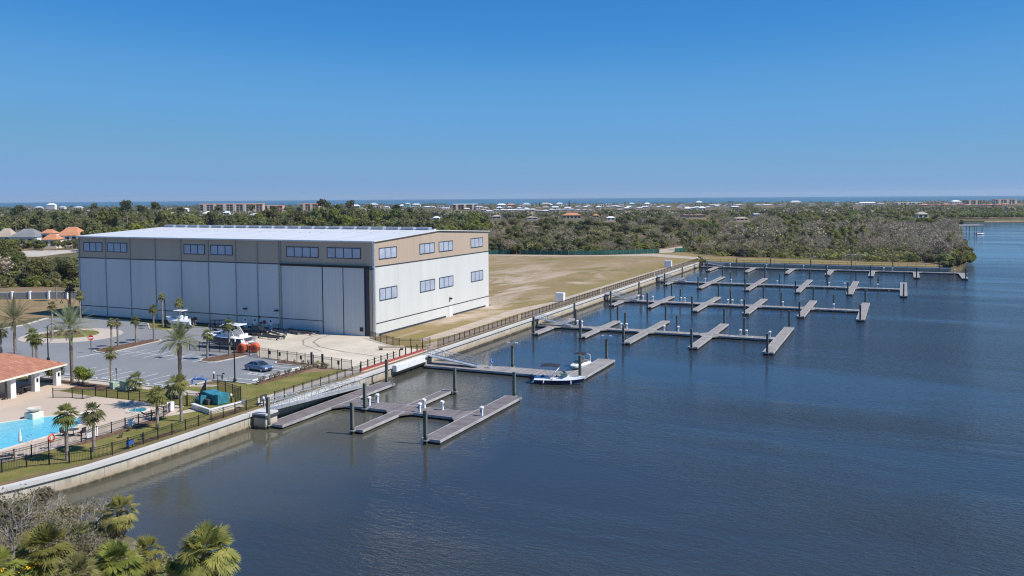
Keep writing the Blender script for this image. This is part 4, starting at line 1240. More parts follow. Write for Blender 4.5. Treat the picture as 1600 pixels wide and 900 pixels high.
t = thing('runabout_boat', 'navy hulled white powerboat with a folded-out black bimini moored alongside the dock', 'boat', (40.8, -16.9, -.02), R(11.5))
st = make_hull(t, 8.0, 2.55, 1.05, 1.35, 'navy_gelcoat', .4, .62)
f_ = make_deck(t, st, 8.0, (.1, .56), (.66, .86))
m = MB(); m.box(-.5, .05, -1.05, 1.05, .22, .32); m.build('swim_platform', 'white_gelcoat', t)
outboard(t, -.35, .5, 0, 1.25, 'navy_gelcoat'); windshield(t, 4.6, 2.1, 1.25, .55)
bimini(t, 1.0, 3.9, 2.2, 2.95, (2.6,), 1.1)
m = MB(); m.tube([(2.9, -1.15, .95), (3.3, -1.1, 2.0), (3.6, -.9, 2.3), (3.6, .9, 2.3), (3.3, 1.1, 2.0), (2.9, 1.15, .95)], .07, 8); m.build('wakeboard_tower', 'white_gelcoat', t)
seats(t, [(1.0, 1.6, -.85, .85, .35, .75, True), (3.2, 3.8, -.85, -.25, .38, .8, True), (3.2, 3.8, .25, .85, .38, .8, True), (5.4, 6.6, -.62, -.3, .45, .85, False), (5.4, 6.6, .3, .62, .45, .85, False)], 'black_canvas')
m = MB(); m.box(3.95, 4.35, -.9, -.2, .45, 1.0); m.build('helm_console', 'charcoal_gelcoat', t)
m = MB()
for x in (1.5, 5.8): m.lathe([(0, -.3), (.1, -.25), (.1, .25), (0, .3)], (x, -1.32, .55), 10)
m.build('fender', 'white_gelcoat', t)

bp = at(926, 563, 0)
t = thing('bowrider_boat', 'small white powerboat with navy bimini and arch tied inside the dock corner', 'boat', (43.35, -.2, 0), R(-97))
st = make_hull(t, 5.9, 2.2, .72, .9, 'white_gelcoat', .35, .6)
make_deck(t, st, 5.9, (.1, .55), (.64, .86))
outboard(t, -.05, .5, 0, .9); windshield(t, 3.2, 1.8, .85, .45)
bimini(t, 1.0, 3.1, 1.9, 2.35, (1.9,), .8)
m = MB(); m.tube([(.5, -1.0, .75), (.5, -.98, 1.9), (.6, -.6, 2.05), (.6, .6, 2.05), (.5, .98, 1.9), (.5, 1.0, .75)], .07, 8); m.build('arch', 'white_gelcoat', t)
seats(t, [(.7, 1.2, -.75, .75, .3, .65, True), (2.2, 2.7, -.7, -.2, .3, .7, True), (2.2, 2.7, .2, .7, .3, .7, True)], 'tan_vinyl')

def trailer(t, Ln, w_=2.2, z=.62, wheels=(1.6, 2.5)):
    m = MB()
    for s in (-1, 1):
        m.bar((.2, s * w_ * .42, z - .12), (Ln * .72, s * w_ * .42, z - .12), .09, .14); m.bar((Ln * .72, s * w_ * .42, z - .12), (Ln * 1.06, 0, z - .15), .09, .14)
        m.bar((.3, s * .55, z + .02), (Ln * .6, s * .55, z + .02), .1, .12)
    for x in (.5, Ln * .3, Ln * .6): m.bar((x, -w_ * .42, z - .14), (x, w_ * .42, z - .14), .08, .1)
    m.tube([(Ln * 1.0, 0, 0), (Ln * 1.0, 0, z)], .05, 6)
    m.build('trailer_frame', 'galvanised', t)
    for x in wheels:
        for s in (-1, 1):
            m = MB(); m.lathe([(.2, -.1), (.33, -.1), (.35, -.05), (.35, .05), (.33, .1), (.2, .1)], (x, s * w_ * .5, .35), 16, 'y'); o = m.build('wheel', 'rubber', t)
            m = MB(); m.lathe([(.0, -.06), (.2, -.09), (.2, .09), (.0, .06)], (x, s * w_ * .5, .35), 12, 'y'); m.build('rim', 'galvanised', o)
t = thing('centre_console_boat', 'white fishing boat with T-top on a trailer by the warehouse verge', 'boat', (-41.6, -5.0, L), R(188))
bt = MB()
def raised(t, z):
    for ch in t.children: ch.location.z += z
st = make_hull(t, 6.6, 2.4, 1.0, 1.45, 'white_gelcoat', .4, .6)
make_deck(t, st, 6.6, (.1, .8), (.84, .88))
m = MB(); m.bbox(2.6, 3.6, -.45, .45, .5, 1.75, .1); m.build('centre_console', 'white_gelcoat', t)
m = MB(); m.bbox(1.6, 2.2, -.5, .5, .5, 1.2, .06); m.box(1.6, 1.7, -.5, .5, 1.2, 1.6); m.build('leaning_post', 'white_gelcoat', t)
m = MB(); m.bbox(1.9, 4.1, -.95, .95, 2.75, 2.88, .05); o = m.build('hard_top', 'white_gelcoat', t)
m = MB()
for x, xt in ((2.3, 2.2), (3.7, 3.8)):
    for s in (-1, 1): m.tube([(x, s * .55, .7), (xt, s * .8, 2.76)], .035, 6)
for k in range(5): m.tube([(1.95, -.8 + .4 * k, 2.8), (1.6, -.8 + .4 * k, 3.5)], .02, 5)
m.build('top_frame', 'aluminium', o)
m = MB(); m.tube([(4.2, -.95, 1.2), (5.4, -.7, 1.6), (6.4, -.1, 1.75), (6.4, .1, 1.75), (5.4, .7, 1.6), (4.2, .95, 1.2)], .025, 6); m.build('bow_rail', 'chrome', t)
outboard(t, -.02, .75, -.4, 1.1); outboard(t, -.02, .75, .4, 1.1)
raised(t, .85); trailer(t, 6.6)

t = thing('cruiser_boat', 'dark hulled cabin cruiser with white arch parked behind the black fence', 'boat', (-13.6, -20.6, L), R(181))
st = make_hull(t, 10.2, 3.1, 1.35, 1.75, 'charcoal_gelcoat', .55, .80)
make_deck(t, st, 10.2, (.06, .40), (.97, .975))
m = MB(); rr = []
for x, w_, h in ((4.0, 2.1, .5), (5.2, 2.0, .55), (6.6, 1.6, .45), (8.0, .9, .22), (8.7, .3, .05)):
    rr.append([(x, -w_ / 2, 1.45), (x, -w_ * .4, 1.5 + h), (x, w_ * .4, 1.5 + h), (x, w_ / 2, 1.45)])
m.loft(rr); o = m.build('cabin', 'white_gelcoat', t, True)
m = MB()
for s in (-1, 1): m.add([(5.0, s * 1.02, 1.6), (7.0, s * .80, 1.58), (6.7, s * .74, 1.82), (5.0, s * .93, 1.95)], [(0, 1, 2, 3), (3, 2, 1, 0)])
m.off(0, 0, .02); m.build('cabin_window', 'glass_dark', o)
windshield(t, 4.1, 2.3, 1.9, .75, 'glass_dark', .9)
m = MB(); m.bbox(.9, 4.4, -1.25, 1.25, 3.3, 3.46, .06); o = m.build('hard_top', 'white_gelcoat', t)
m = MB()
for s in (-1, 1):
    for d_ in (0, .45): m.loft([[(1.6 + d_, s * 1.38, 1.45), (1.8 + d_, s * 1.38, 1.45), (1.8 + d_, s * 1.28, 1.45), (1.6 + d_, s * 1.28, 1.45)], [(2.9 + d_, s * 1.22, 3.34), (3.2 + d_, s * 1.22, 3.34), (3.2 + d_, s * 1.1, 3.34), (2.9 + d_, s * 1.1, 3.34)]])
m.build('radar_arch', 'white_gelcoat', o)
m = MB(); m.tube([(5.0, -1.35, 1.6), (5.4, -1.3, 2.15), (8.2, -.75, 2.3), (10.0, -.1, 2.35), (10.0, .1, 2.35), (8.2, .75, 2.3), (5.4, 1.3, 2.15), (5.0, 1.35, 1.6)], .022, 6); m.build('bow_rail', 'chrome', t)
seats(t, [(.6, 1.3, -1.1, 1.1, .85, 1.3, True), (3.0, 3.6, -1.0, -.3, .9, 1.6, True)], 'white_gelcoat')
m = MB(); m.box(-.7, .05, -1.3, 1.3, .3, .42); m.build('swim_platform', 'white_gelcoat', t)
for x in (1.2, 8.3):
    m = MB(); m.lathe([(0, -.35), (.13, -.3), (.13, .3), (0, .35)], (x, 1.62 if x < 5 else 1.3, .9), 10); m.build('fender', 'white_gelcoat', t)
raised(t, 1.0); trailer(t, 10.2, 2.6, .75, (1.8, 2.8))

# orange water trike: three big balloon wheels, white frame and seats
t = thing('water_trike', 'orange water trike with three big balloon wheels and white seats', 'water trike', (-11.3, -22.7, L), R(20))
t.scale = (.84, .84, .84)
for k, (x, y) in enumerate(((-1.05, -1.15), (-1.05, 1.15), (1.35, 0))):
    m = MB(); m.lathe([(.25, -.62), (.75, -.62), (.98, -.45), (1.05, -.15), (1.05, .15), (.98, .45), (.75, .62), (.25, .62)], (x, y, 1.05), 24, 'y'); o = m.build('balloon_wheel', 'orange_plastic', t)
    m = MB(); m.lathe([(.12, -.66), (.5, -.65), (.5, -.6)], (x, y, 1.05), 12, 'y'); m.build('hub', 'red_paint', o)
    m = MB(); m.lathe([(.5, .6), (.5, .65), (.12, .66)], (x, y, 1.05), 12, 'y'); m.build('hub', 'red_paint', o)
m = MB(); m.tube([(-1.05, -1.15, 1.3), (-1.05, 1.15, 1.3)], .06, 6); m.tube([(-1.0, 0, 1.4), (1.3, 0, 2.05)], .06, 6); m.tube([(1.3, 0, 2.05), (.9, 0, 2.6)], .04, 6); m.tube([(.9, -.4, 2.6), (.9, .4, 2.6)], .03, 6); m.build('tube_frame', 'white_paint', t)
for y in (-.5, .5):
    m = MB(); m.bbox(-1.1, -.4, y - .34, y + .34, 1.75, 1.95, .06); m.loft([[(-1.15, y - .34, 1.9), (-1.0, y - .34, 1.9), (-1.0, y + .34, 1.9), (-1.15, y + .34, 1.9)], [(-1.4, y - .3, 2.6), (-1.28, y - .3, 2.6), (-1.28, y + .3, 2.6), (-1.4, y + .3, 2.6)]]); m.build('seat', 'white_gelcoat', t)
m = MB(); m.bbox(.2, .7, -.4, .4, 1.85, 2.05, .05); m.build('foot_deck', 'teal_metal', t)

# ------------------------------------------------------------------ vehicles
def wheel(t, x, y, r=.33, w_=.22):
    m = MB(); m.lathe([(.2, -w_ / 2), (r - .02, -w_ / 2), (r, -w_ / 4), (r, w_ / 4), (r - .02, w_ / 2), (.2, w_ / 2)], (x, y, r), 20, 'y'); o = m.build('wheel', 'rubber', t)
    sg = 1 if y > 0 else -1
    m = MB(); m.lathe([(0, 0), (.2, 0), (.215, .02)] if sg > 0 else [(.215, -.02), (.2, 0), (0, 0)], (x, y + sg * (w_ / 2 - .015), r), 14, 'y')
    for a in range(5):
        c, s = math.cos(a * 2 * PI / 5), math.sin(a * 2 * PI / 5); m.bar((x + .05 * c, y + sg * w_ / 2, r + .05 * s), (x + .19 * c, y + sg * w_ / 2, r + .19 * s), .05, .03)
    m.build('rim', 'aluminium', o)
def car_body(t, prof, half, mat, tumble=.0, name='body', z_cut=None):
    """loft of a side outline [(x, z)] across the width with rounded shoulders"""
    m = MB(); rings = []
    ys = [-1, -.97, -.86, 0, .86, .97, 1]
    top = max(z for x, z in prof); bot = min(z for x, z in prof)
    cx = sum(x for x, z in prof) / len(prof); cz = (top + bot) / 2
    for y in ys:
        k = {1: .90, .97: .97, .86: 1, 0: 1}[abs(y)]
        rings.append([(cx + (x - cx) * (1 - (1 - k) * .25), half * y, cz + (z - cz) * k) for x, z in prof])
    m.loft(rings); return m.build(name, mat, t, True)
t = thing('sedan_car', 'blue-grey metallic sedan parked nose to the shrub bed', 'car', (-1.2, -34.2, L), R(-8))
car_body(t, [(.0, .42), (.05, .72), (.25, .93), (1.1, .98), (2.6, .99), (3.4, .96), (4.3, .84), (4.75, .66), (4.8, .42), (4.6, .24), (.15, .24)], .92, 'car_paint')
m = MB()
lo = [(.75, .96), (3.45, .95)]; hi = [(1.45, 1.43), (2.55, 1.45)]
m.loft([[(.55, -.80, .95), (3.55, -.80, .95), (3.55, .80, .95), (.55, .80, .95)], [(1.0, -.70, 1.25), (2.95, -.70, 1.25), (2.95, .70, 1.25), (1.0, .70, 1.25)], [(1.5, -.60, 1.44), (2.45, -.60, 1.45), (2.45, .60, 1.45), (1.5, .60, 1.44)]])
g_ = m.build('greenhouse', 'glass_dark', t)
m = MB(); m.loft([[(1.3, -.645, 1.40), (2.55, -.645, 1.40), (2.55, .645, 1.40), (1.3, .645, 1.40)], [(1.55, -.56, 1.475), (2.38, -.56, 1.48), (2.38, .56, 1.48), (1.55, .56, 1.475)]]); m.build('roof', 'car_paint', t)
m = MB()
for s in (-1, 1):
    for a, b in (((.55, .95), (1.4, 1.42)), ((1.98, .95), (1.98, 1.43)), ((3.55, .95), (2.55, 1.43))): m.bar((a[0], s * .805, a[1]), (b[0], s * .63, b[1]), .07, .07)
m.build('pillar', 'car_paint', g_)
for x in (.95, 3.85):
    for y in (-.82, .82): wheel(t, x, y)
for s in (-1, 1):
    m = MB(); m.loft([[(4.50, s * .85, .62), (4.50, s * .85, .74), (4.50, s * .5, .76), (4.50, s * .5, .64)], [(4.80, s * .72, .60), (4.76, s * .72, .70), (4.80, s * .45, .72), (4.83, s * .45, .62)]]); m.build('headlight', 'lens', t)
    m = MB(); m.box(-.02, .1, s * .85 - .15, s * .85 + .02, .68, .82); m.build('tail_light', 'sign_red', t)
    m = MB(); m.bbox(3.05, 3.22, s * 1.0 - .1, s * 1.0 + .1, .96, 1.1, .03); m.build('mirror', 'car_paint', t)
m = MB(); m.box(4.74, 4.835, -.42, .42, .42, .6); m.build('grille', 'black_metal', t)

t = thing('pickup_truck', 'black pickup truck parked between the warehouse doors and the cruiser', 'truck', (-25.9, -7.6, L), R(12))
car_body(t, [(.0, .55), (.02, 1.05), (.1, 1.12), (2.1, 1.12), (4.2, 1.12), (5.5, 1.02), (5.7, .8), (5.7, .5), (5.5, .38), (.1, .42)], 1.0, 'black_paint')
m = MB(); m.loft([[(2.0, -.9, 1.1), (4.35, -.9, 1.1), (4.35, .9, 1.1), (2.0, .9, 1.1)], [(2.15, -.75, 1.85), (3.55, -.75, 1.87), (3.55, .75, 1.87), (2.15, .75, 1.85)]]); m.build('cab_glass', 'glass_dark', t)
m = MB(); m.bbox(2.12, 3.6, -.77, .77, 1.83, 1.95, .05); m.build('roof', 'black_paint', t)
m = MB(); m.box(.15, 1.9, -.8, .8, 1.121, 1.14); m.build('bed_cover', 'black_canvas', t)
for x in (1.15, 4.6):
    for y in (-.9, .9): wheel(t, x, y, .42, .28)
for s in (-1, 1):
    m = MB(); m.box(5.6, 5.72, s * .75 - .15, s * .75 + .15, .75, .92); m.build('headlight', 'lens', t)
t = thing('utility_cart', 'black roofed utility cart parked against the warehouse verge', 'cart', (-35.8, -5.9, L), R(15))
m = MB(); m.bbox(0, 3.2, -.75, .75, .4, .95, .1); m.build('body', 'black_paint', t)
m = MB(); m.bbox(.3, 2.9, -.75, .75, 2.15, 2.28, .06); o = m.build('roof', 'black_paint', t)
m = MB()
for x in (.35, 1.4, 2.7):
    for s in (-1, 1): m.bar((x, s * .7, .9), (x, s * .68, 2.16), .07)
m.build('roll_cage', 'black_metal', o)
for x in (.9, 1.9):
    m = MB(); m.bbox(x - .35, x + .2, -.62, .62, .95, 1.15, .04); m.bbox(x - .45, x - .3, -.62, .62, 1.0, 1.6, .04); m.build('seat', 'mid_grey', t)
for x in (.55, 2.65):
    for y in (-.72, .72): wheel(t, x, y, .36, .26)
m = MB(); m.box(-.35, .0, -.6, .6, .7, 1.3); m.build('cargo_box', 'mid_grey', t)

for k_, (x, y, lb) in enumerate(((76, 251, 'stack of pale dock sections lying on the dry strip before the wood'), (62, 250, 'low pile of grey dock planks lying left of the pale dock sections'))):
    t = thing('dock_section_stack', lb, 'stack', (x, y, L), R(-8), 'dock sections stored by the wood')
    for q in range(3 if k_ == 0 else 1):
        m = MB(); m.bbox(-6 + q, 6 - q * .6, -1.1, 1.1, q * .5 + .1, q * .5 + .5, .04); m.build('dock_section', 'dock_edge', t)
    m = MB(); m.box(-5, -4.6, -1, 1, -.1, .1); m.build('bearer', 'dark_grey', t)
# long boat cradles on wheels waiting by the doors
cr = None
for k, (x, y, a, lb) in enumerate(((-20.4, -9.0, -8, 'long low dark boat cradle nearest the cruiser on the apron'), (-22.4, -3.6, -28, 'long dark boat cradle crossing the apron by the side doors'),
                                   (-20.6, -1.1, -20, 'dark boat cradle close to the warehouse doors'), (-18.2, 0.0 - 2.0, -6, 'dark boat cradle lying along the foot of the big door'))):
    if cr is None:
        cr = thing('boat_cradle', lb, 'boat cradle', (x, y, L), R(a), 'boat cradles on the apron')
        for s in (-1, 1):
            m = MB(); m.bbox(0, 6.0, s * .75 - .16, s * .75 + .16, .34, .62, .03); m.build('bunk', 'dark_grey', cr)
        m = MB()
        for xx in (.4, 3, 5.6): m.box(xx - .08, xx + .08, -.9, .9, .2, .34)
        m.build('cross_beam', 'galvanised', cr)
        for xx in (.5, 5.5):
            for s in (-1, 1):
                m = MB(); m.lathe([(.0, -.07), (.14, -.07), (.14, .07), (.0, .07)], (xx, s * .95, .14), 10, 'y'); m.build('wheel', 'rubber', cr)
    else: dup(cr, (x, y, L), R(a), None, lb)

def dock_light(x, y, label):
    t = thing('dock_light', label, 'lamp', (x, y, 4.12), 0, 'crossarm dock lights')
    m = MB(); m.lathe([(.05, 0), (.05, .55)], n=8); m.bar((-.75, 0, .5), (.75, 0, .5), .06); m.build('bracket', 'galvanised', t)
    for s_ in (-1, 1):
        m = MB(); m.bbox(s_ * .75 - .22, s_ * .75 + .22, -.12, .12, .48, .58, .02); m.build('lamp_head', 'white_paint', t)
dock_light(33.4, -9.25, 'crossarm dock light on the piling behind the moored boats walkway')
dock_light(45.8, 3.55, 'crossarm dock light on the outermost piling of the moored boats dock')
# ------------------------------------------------------------------ street furniture
def lamp_post(x, y, rz, label, h=6.0):
    t = thing('street_lamp', label, 'street lamp', (x, y, L), rz, 'black street lamps')
    m = MB(); m.lathe([(.24, 0), (.24, .5), (.16, .6), (.1, .75), (.085, h - .6), (.07, h)], n=10); m.build('pole', 'black_metal', t)
    m = MB(); m.tube([(0, 0, h - .7), (.3, 0, h + .05), (.8, 0, h + .3), (1.3, 0, h + .2), (1.5, 0, h - .1)], .045, 6); m.build('arm', 'black_metal', t)
    m = MB(); m.lathe([(.06, 0), (.1, -.12), (.2, -.3), (.36, -.55), (.36, -.6)], (1.5, 0, h - .05), 12); o = m.build('lamp_shade', 'black_metal', t)
    m = MB(); m.lathe([(.0, -.72), (.2, -.68), (.28, -.58)], (1.5, 0, h - .05), 12); m.build('lens', 'lens', o)
    return t
lamp_post(3.9, -43.0, R(150), 'black street lamp beside the sedan parking bay', 6.0)
lamp_post(-37.2, -41.9, R(20), 'black street lamp standing behind the clay tiled pavilion', 6.0)
lamp_post(-65.9, -15.0, R(200), 'black street lamp beyond the roundabout')
lamp_post(-79.4, -4.0, R(200), 'black street lamp at the far left corner of the warehouse')
lamp_post(-47.6, -6.6, R(200), 'black street lamp at the verge beside the fishing boat')
t = thing('no_entry_sign', 'round red no-entry sign with a white bar on a dark post', 'sign', (-36.6, -34.0, L), R(45))
m = MB(); m.lathe([(.05, 0), (.05, 3.3)], n=8); m.build('post', 'black_metal', t)
m = MB(); m.lathe([(0, -.11), (.46, -.11), (.46, -.06), (0, -.06)], (0, 0, 2.75), 24, 'y'); m.build('sign_face', 'sign_red', t)
m = MB(); m.box(-.34, .34, -.122, -.112, 2.66, 2.84); m.build('white_bar', 'sign_white', t)
def sign_plate(x, y, rz, label, wd, h, z, mat, name='notice_board', posts=True, group=None):
    t = thing(name, label, 'sign', (x, y, L), rz, group)
    m = MB(); m.box(-wd / 2, wd / 2, -.03, .03, z, z + h); m.build('panel', mat, t)
    m = MB()
    for s in ((-1, 1) if wd > .5 else (0,)): m.box(s * (wd / 2 - .06) - .03, s * (wd / 2 - .06) + .03, .031, .09, 0, z + h)
    m.build('post', 'black_metal', t)
sign_plate(-12.6, -49.6, R(-20), 'small dark parking sign on a thin post at the bay heads', .32, .5, 1.6, 'dark_grey', 'parking_sign')
sign_plate(9.85, -72.5, R(80), 'white notice panel on the pool fence beside the dark chairs', 1.3, 1.0, .2, 'sign_white', 'notice_board', group='white notices on the pool fence')
sign_plate(9.9, -67.3, R(80), 'white notice panel on the pool fence below the spa', 1.1, .85, .2, 'sign_white', 'notice_board', group='white notices on the pool fence')
sign_plate(8.6, -59.8, R(60), 'white notice panel on the pool fence corner near the tall double palm', .9, 1.2, .1, 'sign_white', 'notice_board', group='white notices on the pool fence')
sign_plate(16.9, -73.6, R(90), 'blue notice board hanging on the lower fence', .95, .6, .35, 'sign_blue')
sign_plate(16.85, -52.0, R(80), 'dark notice board on the fence at the gangway head', 1.1, .9, .4, 'dark_grey')
sign_plate(16.0, -54.8, R(80), 'small grey box panel at the end of the compactor wall', .6, .7, .5, 'mid_grey')
k_ = 0
for x, y in ((-3.9, -25.85), (-1.3, -26.5), (4.0, -27.7), (12.3, -29.0)):
    sign_plate(x, y - .12, R(-14), 'black letter-size notice ' + ['left of the sedan on', 'above the sedan on', 'right of the shrub island on', 'near the red barrier on'][k_] + ' the tall car park fence', .45, .6, .75, 'black_metal', 'fence_notice', group='black notices on the car park fence'); k_ += 1
t = thing('gate_post', 'tall dark gate post pair at the end of the car park fence', 'gate', (6.2, -27.9, L), R(-12))
for x in (0, 2.6):
    m = MB(); m.bbox(x - .13, x + .13, -.13, .13, 0, 2.1, .04); m.build('post', 'black_metal', t)
def bollard_light(x, y, label):
    t = thing('bollard_light', label, 'bollard', (x, y, L), 0, 'white-topped bollards')
    m = MB(); m.lathe([(.1, 0), (.09, .85)], n=10); m.build('shaft', 'black_metal', t)
    m = MB(); m.lathe([(.14, .85), (.17, 1.0), (.12, 1.15), (0, 1.2)], n=10); m.build('cap', 'white_paint', t)
bollard_light(-.6, -42.5, 'white topped bollard on the lawn edge left of the street lamp')
bollard_light(17.35, -52.6, 'white topped bollard at the head of the truss gangway')
bollard_light(12.2, -52.9, 'white topped bollard inside the compactor fence')
t = thing('fire_hydrant', 'dark hydrant connection with a bent pipe on the lawn edge', 'hydrant', (1.3, -42.8, L))
m = MB(); m.tube([(0, 0, 0), (0, 0, .9), (.1, 0, 1.1), (.35, 0, 1.15), (.45, 0, 1.05)], .09, 8); m.lathe([(.17, .5), (.17, .6)], n=10); m.build('pipe', 'black_metal', t)
m = MB(); m.tube([(-.9, 0, .0), (-.9, 0, .75), (-.3, 0, .75)], .05, 6); m.lathe([(0, .68), (.14, .7), (.14, .8), (0, .82)], (-.9, 0, 0), 8); m.build('valve', 'dark_grey', t)
t = thing('backflow_preventer', 'bright blue backflow pipework with two wheels standing by the sidewalk', 'pipework', (-.5, -46.9, L), R(22))
m = MB(); m.tube([(0, 0, 0), (0, 0, .8), (.15, 0, .95), (1.85, 0, .95), (2.0, 0, .8), (2.0, 0, 0)], .12, 10); m.build('pipe', 'blue_pipe', t)
for x in (.45, 1.5):
    m = MB(); m.lathe([(.17, -.12), (.2, 0), (.17, .12)], (x, 0, .95), 10, 'x'); m.lathe([(.035, 1.0), (.035, 1.35)], (x, 0, 0), 6); m.lathe([(.02, 1.35), (.18, 1.36), (.18, 1.4), (.02, 1.41)], (x, 0, 0), 10); m.build('valve', 'blue_pipe', t)
m = MB(); m.bbox(.75, 1.25, -.2, .2, .8, 1.12, .06); m.build('check_valve', 'sign_blue', t)
# teal compactor
t = thing('trash_compactor', 'teal waste compactor with open hopper inside the black fence', 'compactor', (7.6, -55.0, L), R(-12))
t.scale = (.85, .9, .72)
m = MB(); pr = [(0, 0), (3.9, 0), (3.9, 1.75), (.9, 2.05), (.0, 1.25)]
m.loft([[(x, 1.0, z) for x, z in pr], [(x, 2.9, z) for x, z in pr]]); m.build('container', 'teal_metal', t)
m = MB()
for x in (.9, 1.9, 2.9, 3.8): m.box(x, x + .12, .93, 1.0, .1, 1.8)
m.build('rib', 'teal_metal', t)
m = MB(); m.box(4.0, 4.9, 1.0, 2.9, .15, 1.9); m.box(3.95, 4.02, .96, 2.94, 1.2, 1.35); m.build('end_door', 'teal_metal', t)
m = MB(); m.box(1.0, 2.2, -.3, .92, .1, .95); m.loft([[(1.0, -.3, .95), (2.2, -.3, .95), (2.2, .92, .95), (1.0, .92, .95)], [(1.0, .3, 1.45), (2.2, .3, 1.45), (2.2, .92, 1.45), (1.0, .92, 1.45)]]); m.build('hopper', 'teal_metal', t)
m = MB(); m.box(2.4, 3.4, .3, .92, .1, 1.0); m.build('power_unit', 'dark_grey', t)
t = thing('retaining_wall', 'low pale concrete wall with white cap beside the teal compactor', 'wall', (0, 0, 0))
m = MB(); pth = [(9.9, -57.4), (14.2, -58.9), (15.1, -54.0)]
a, b = strip(pth, .3); m.loft([[(x0, y0, L - .4), (x0, y0, L + .55), (x1, y1, L + .55), (x1, y1, L - .4)] for (x0, y0), (x1, y1) in zip(a, b)]); m.build('wall', 'stucco', t)
m = MB(); a, b = strip(pth, .46); m.loft([[(x0, y0, L + .55), (x0, y0, L + .68), (x1, y1, L + .68), (x1, y1, L + .55)] for (x0, y0), (x1, y1) in zip(a, b)]); m.build('wall_coping', 'white_paint', t)
# white and green cabinets
def cabinet(x, y, sx, sy, h, mat, label, rz=0, name='utility_cabinet', group=None):
    t = thing(name, label, 'cabinet', (x, y, L), rz, group)
    m = MB(); m.bbox(-sx / 2, sx / 2, -sy / 2, sy / 2, .08, h, .06); m.build('housing', mat, t)
    m = MB(); m.box(-sx / 2 - .1, sx / 2 + .1, -sy / 2 - .1, sy / 2 + .1, -.1, .08); m.build('base_slab', 'kerb', t)
    m = MB(); m.box(-sx * .42, -.02, -sy / 2 - .025, -sy / 2 - .001, .25, h - .15); m.box(.02, sx * .42, -sy / 2 - .025, -sy / 2 - .001, .25, h - .15); m.build('door', mat, t)
cabinet(13.2, 65.5, 2.2, 1.4, 2.3, 'white_gelcoat', 'white utility cabinet inside the fence halfway along the sea wall', group='white cabinets by the sea wall')
cabinet(12.9, 179.1, 2.6, 1.6, 2.5, 'white_gelcoat', 'white utility cabinet near the far corner of the sea wall', group='white cabinets by the sea wall')
cabinet(-9.4, -52.9, .9, .7, 1.0, 'green_box', 'pale green transformer box, left of a pair by the pool hedge', R(-10), 'transformer_box', 'transformer boxes')
cabinet(-7.4, -52.6, 1.3, 1.0, 1.3, 'green_box', 'grey-green transformer box, right of a pair by the pool hedge', R(-10), 'transformer_box', 'transformer boxes')
for x, y, lb in ((*at(246.5, 558.6), 'dark drain grate between the painted bays of the car park'), (*at(219, 513), 'dark drain grate on the drive beyond the mulched palm island')):
    t = thing('drain_grate', lb, 'drain', (x, y, L + .013), 0, 'drain grates')
    m = MB(); m.box(-.75, .75, -.45, .45, 0, .02); m.build('frame', 'dark_grey', t)
    m = MB()
    for q in range(6): m.box(-.6 + .22 * q, -.5 + .22 * q, -.38, .38, .02, .03)
    m.build('grating', 'black_metal', t)
# wheel stops
ws = None
for x, y in ((1.5, -41.7), (4.2, -30.8)):
    pass
for (x, y, a, lb) in ((5.6, -40.3, 87, 'white concrete wheel stop in the bay below the sedan'), (5.7, -31.2, 84, 'white concrete wheel stop in the empty bay above the sedan')):
    t = thing('wheel_stop', lb, 'wheel stop', (x, y, L + .012), R(a), 'white wheel stops')
    m = MB(); m.bbox(-.95, .95, -.09, .09, 0, .15, .03); m.build('bar', 'white_paint', t)
    m = MB(); m.lathe([(.03, .15), (.03, .17)], (-.6, 0, 0), 8); m.lathe([(.03, .15), (.03, .17)], (.6, 0, 0), 8); m.build('pin', 'galvanised', t)
ws = None
for k in range(9):
    x, y = -23.7 + 2.65 * k, -48.9
    lb = f'white wheel stop, {ORD[k]} from the left at the bay heads beside the pool hedge'
    if ws is None:
        ws = thing('wheel_stop', lb, 'wheel stop', (x, y, L + .012), 0, 'white wheel stops')
        m = MB(); m.bbox(-.9, .9, -.09, .09, 0, .14, .03); m.build('bar', 'white_paint', ws)
    else: dup(ws, (x, y, L + .012), 0, None, lb)

# ------------------------------------------------------------------ pool terrace
ZD = L + .06
pool = [(-8.0, -76.2), (-5.9, -72.2), (-4.4, -69.0), (-2.2, -66.8), (.6, -66.9), (3.2, -68.6), (4.3, -71), (4.5, -79.5), (4.0, -92), (-10, -92)]
def inset(poly, d):
    cx = sum(p[0] for p in poly) / len(poly); cy = sum(p[1] for p in poly) / len(poly)
    return [(x + (cx - x) * d / math.hypot(x - cx, y - cy), y + (cy - y) * d / math.hypot(x - cx, y - cy)) for x, y in poly]
def pool_thing(poly, label, name, mat='pool_water'):
    t = thing(name, label, 'pool', (0, 0, 0))
    o_ = inset(poly, -.45); n = len(poly); m = MB()
    for i in range(n):
        j = (i + 1) % n
        m.prism([poly[i], poly[j], o_[j], o_[i]], ZD, ZD + .06)
    m.build('coping', 'coping', t)
    m = MB(); m.prism(poly, ZD - .02, ZD + .03); m.build('pool_water', mat, t)
pool_thing(pool, 'turquoise swimming pool with pale coping', 'swimming_pool')
pool_thing(ell(4.3, -61.1, 1.15, .95, 0, 20), 'small round blue-green spa pool at the end of the deck', 'spa_pool', 'spa_water')
pw = None
for x, y, lb in ((-4.6, -68.9, 'stone bowl planter on the back corner of the swimming pool'), (3.6, -68.0, 'stone bowl planter at the right end of the swimming pool')):
    t = thing('bowl_planter', lb, 'planter', (x, y, ZD), 0, 'stone bowl planters')
    m = MB(); m.bbox(-.75, .75, -.75, .75, 0, .75, .05); m.build('pedestal', 'stucco', t)
    m = MB(); m.lathe([(.25, .75), (.4, .8), (.85, 1.15), (.85, 1.25), (.7, 1.22), (.0, 1.1)], n=18); m.build('bowl', 'coping', t)
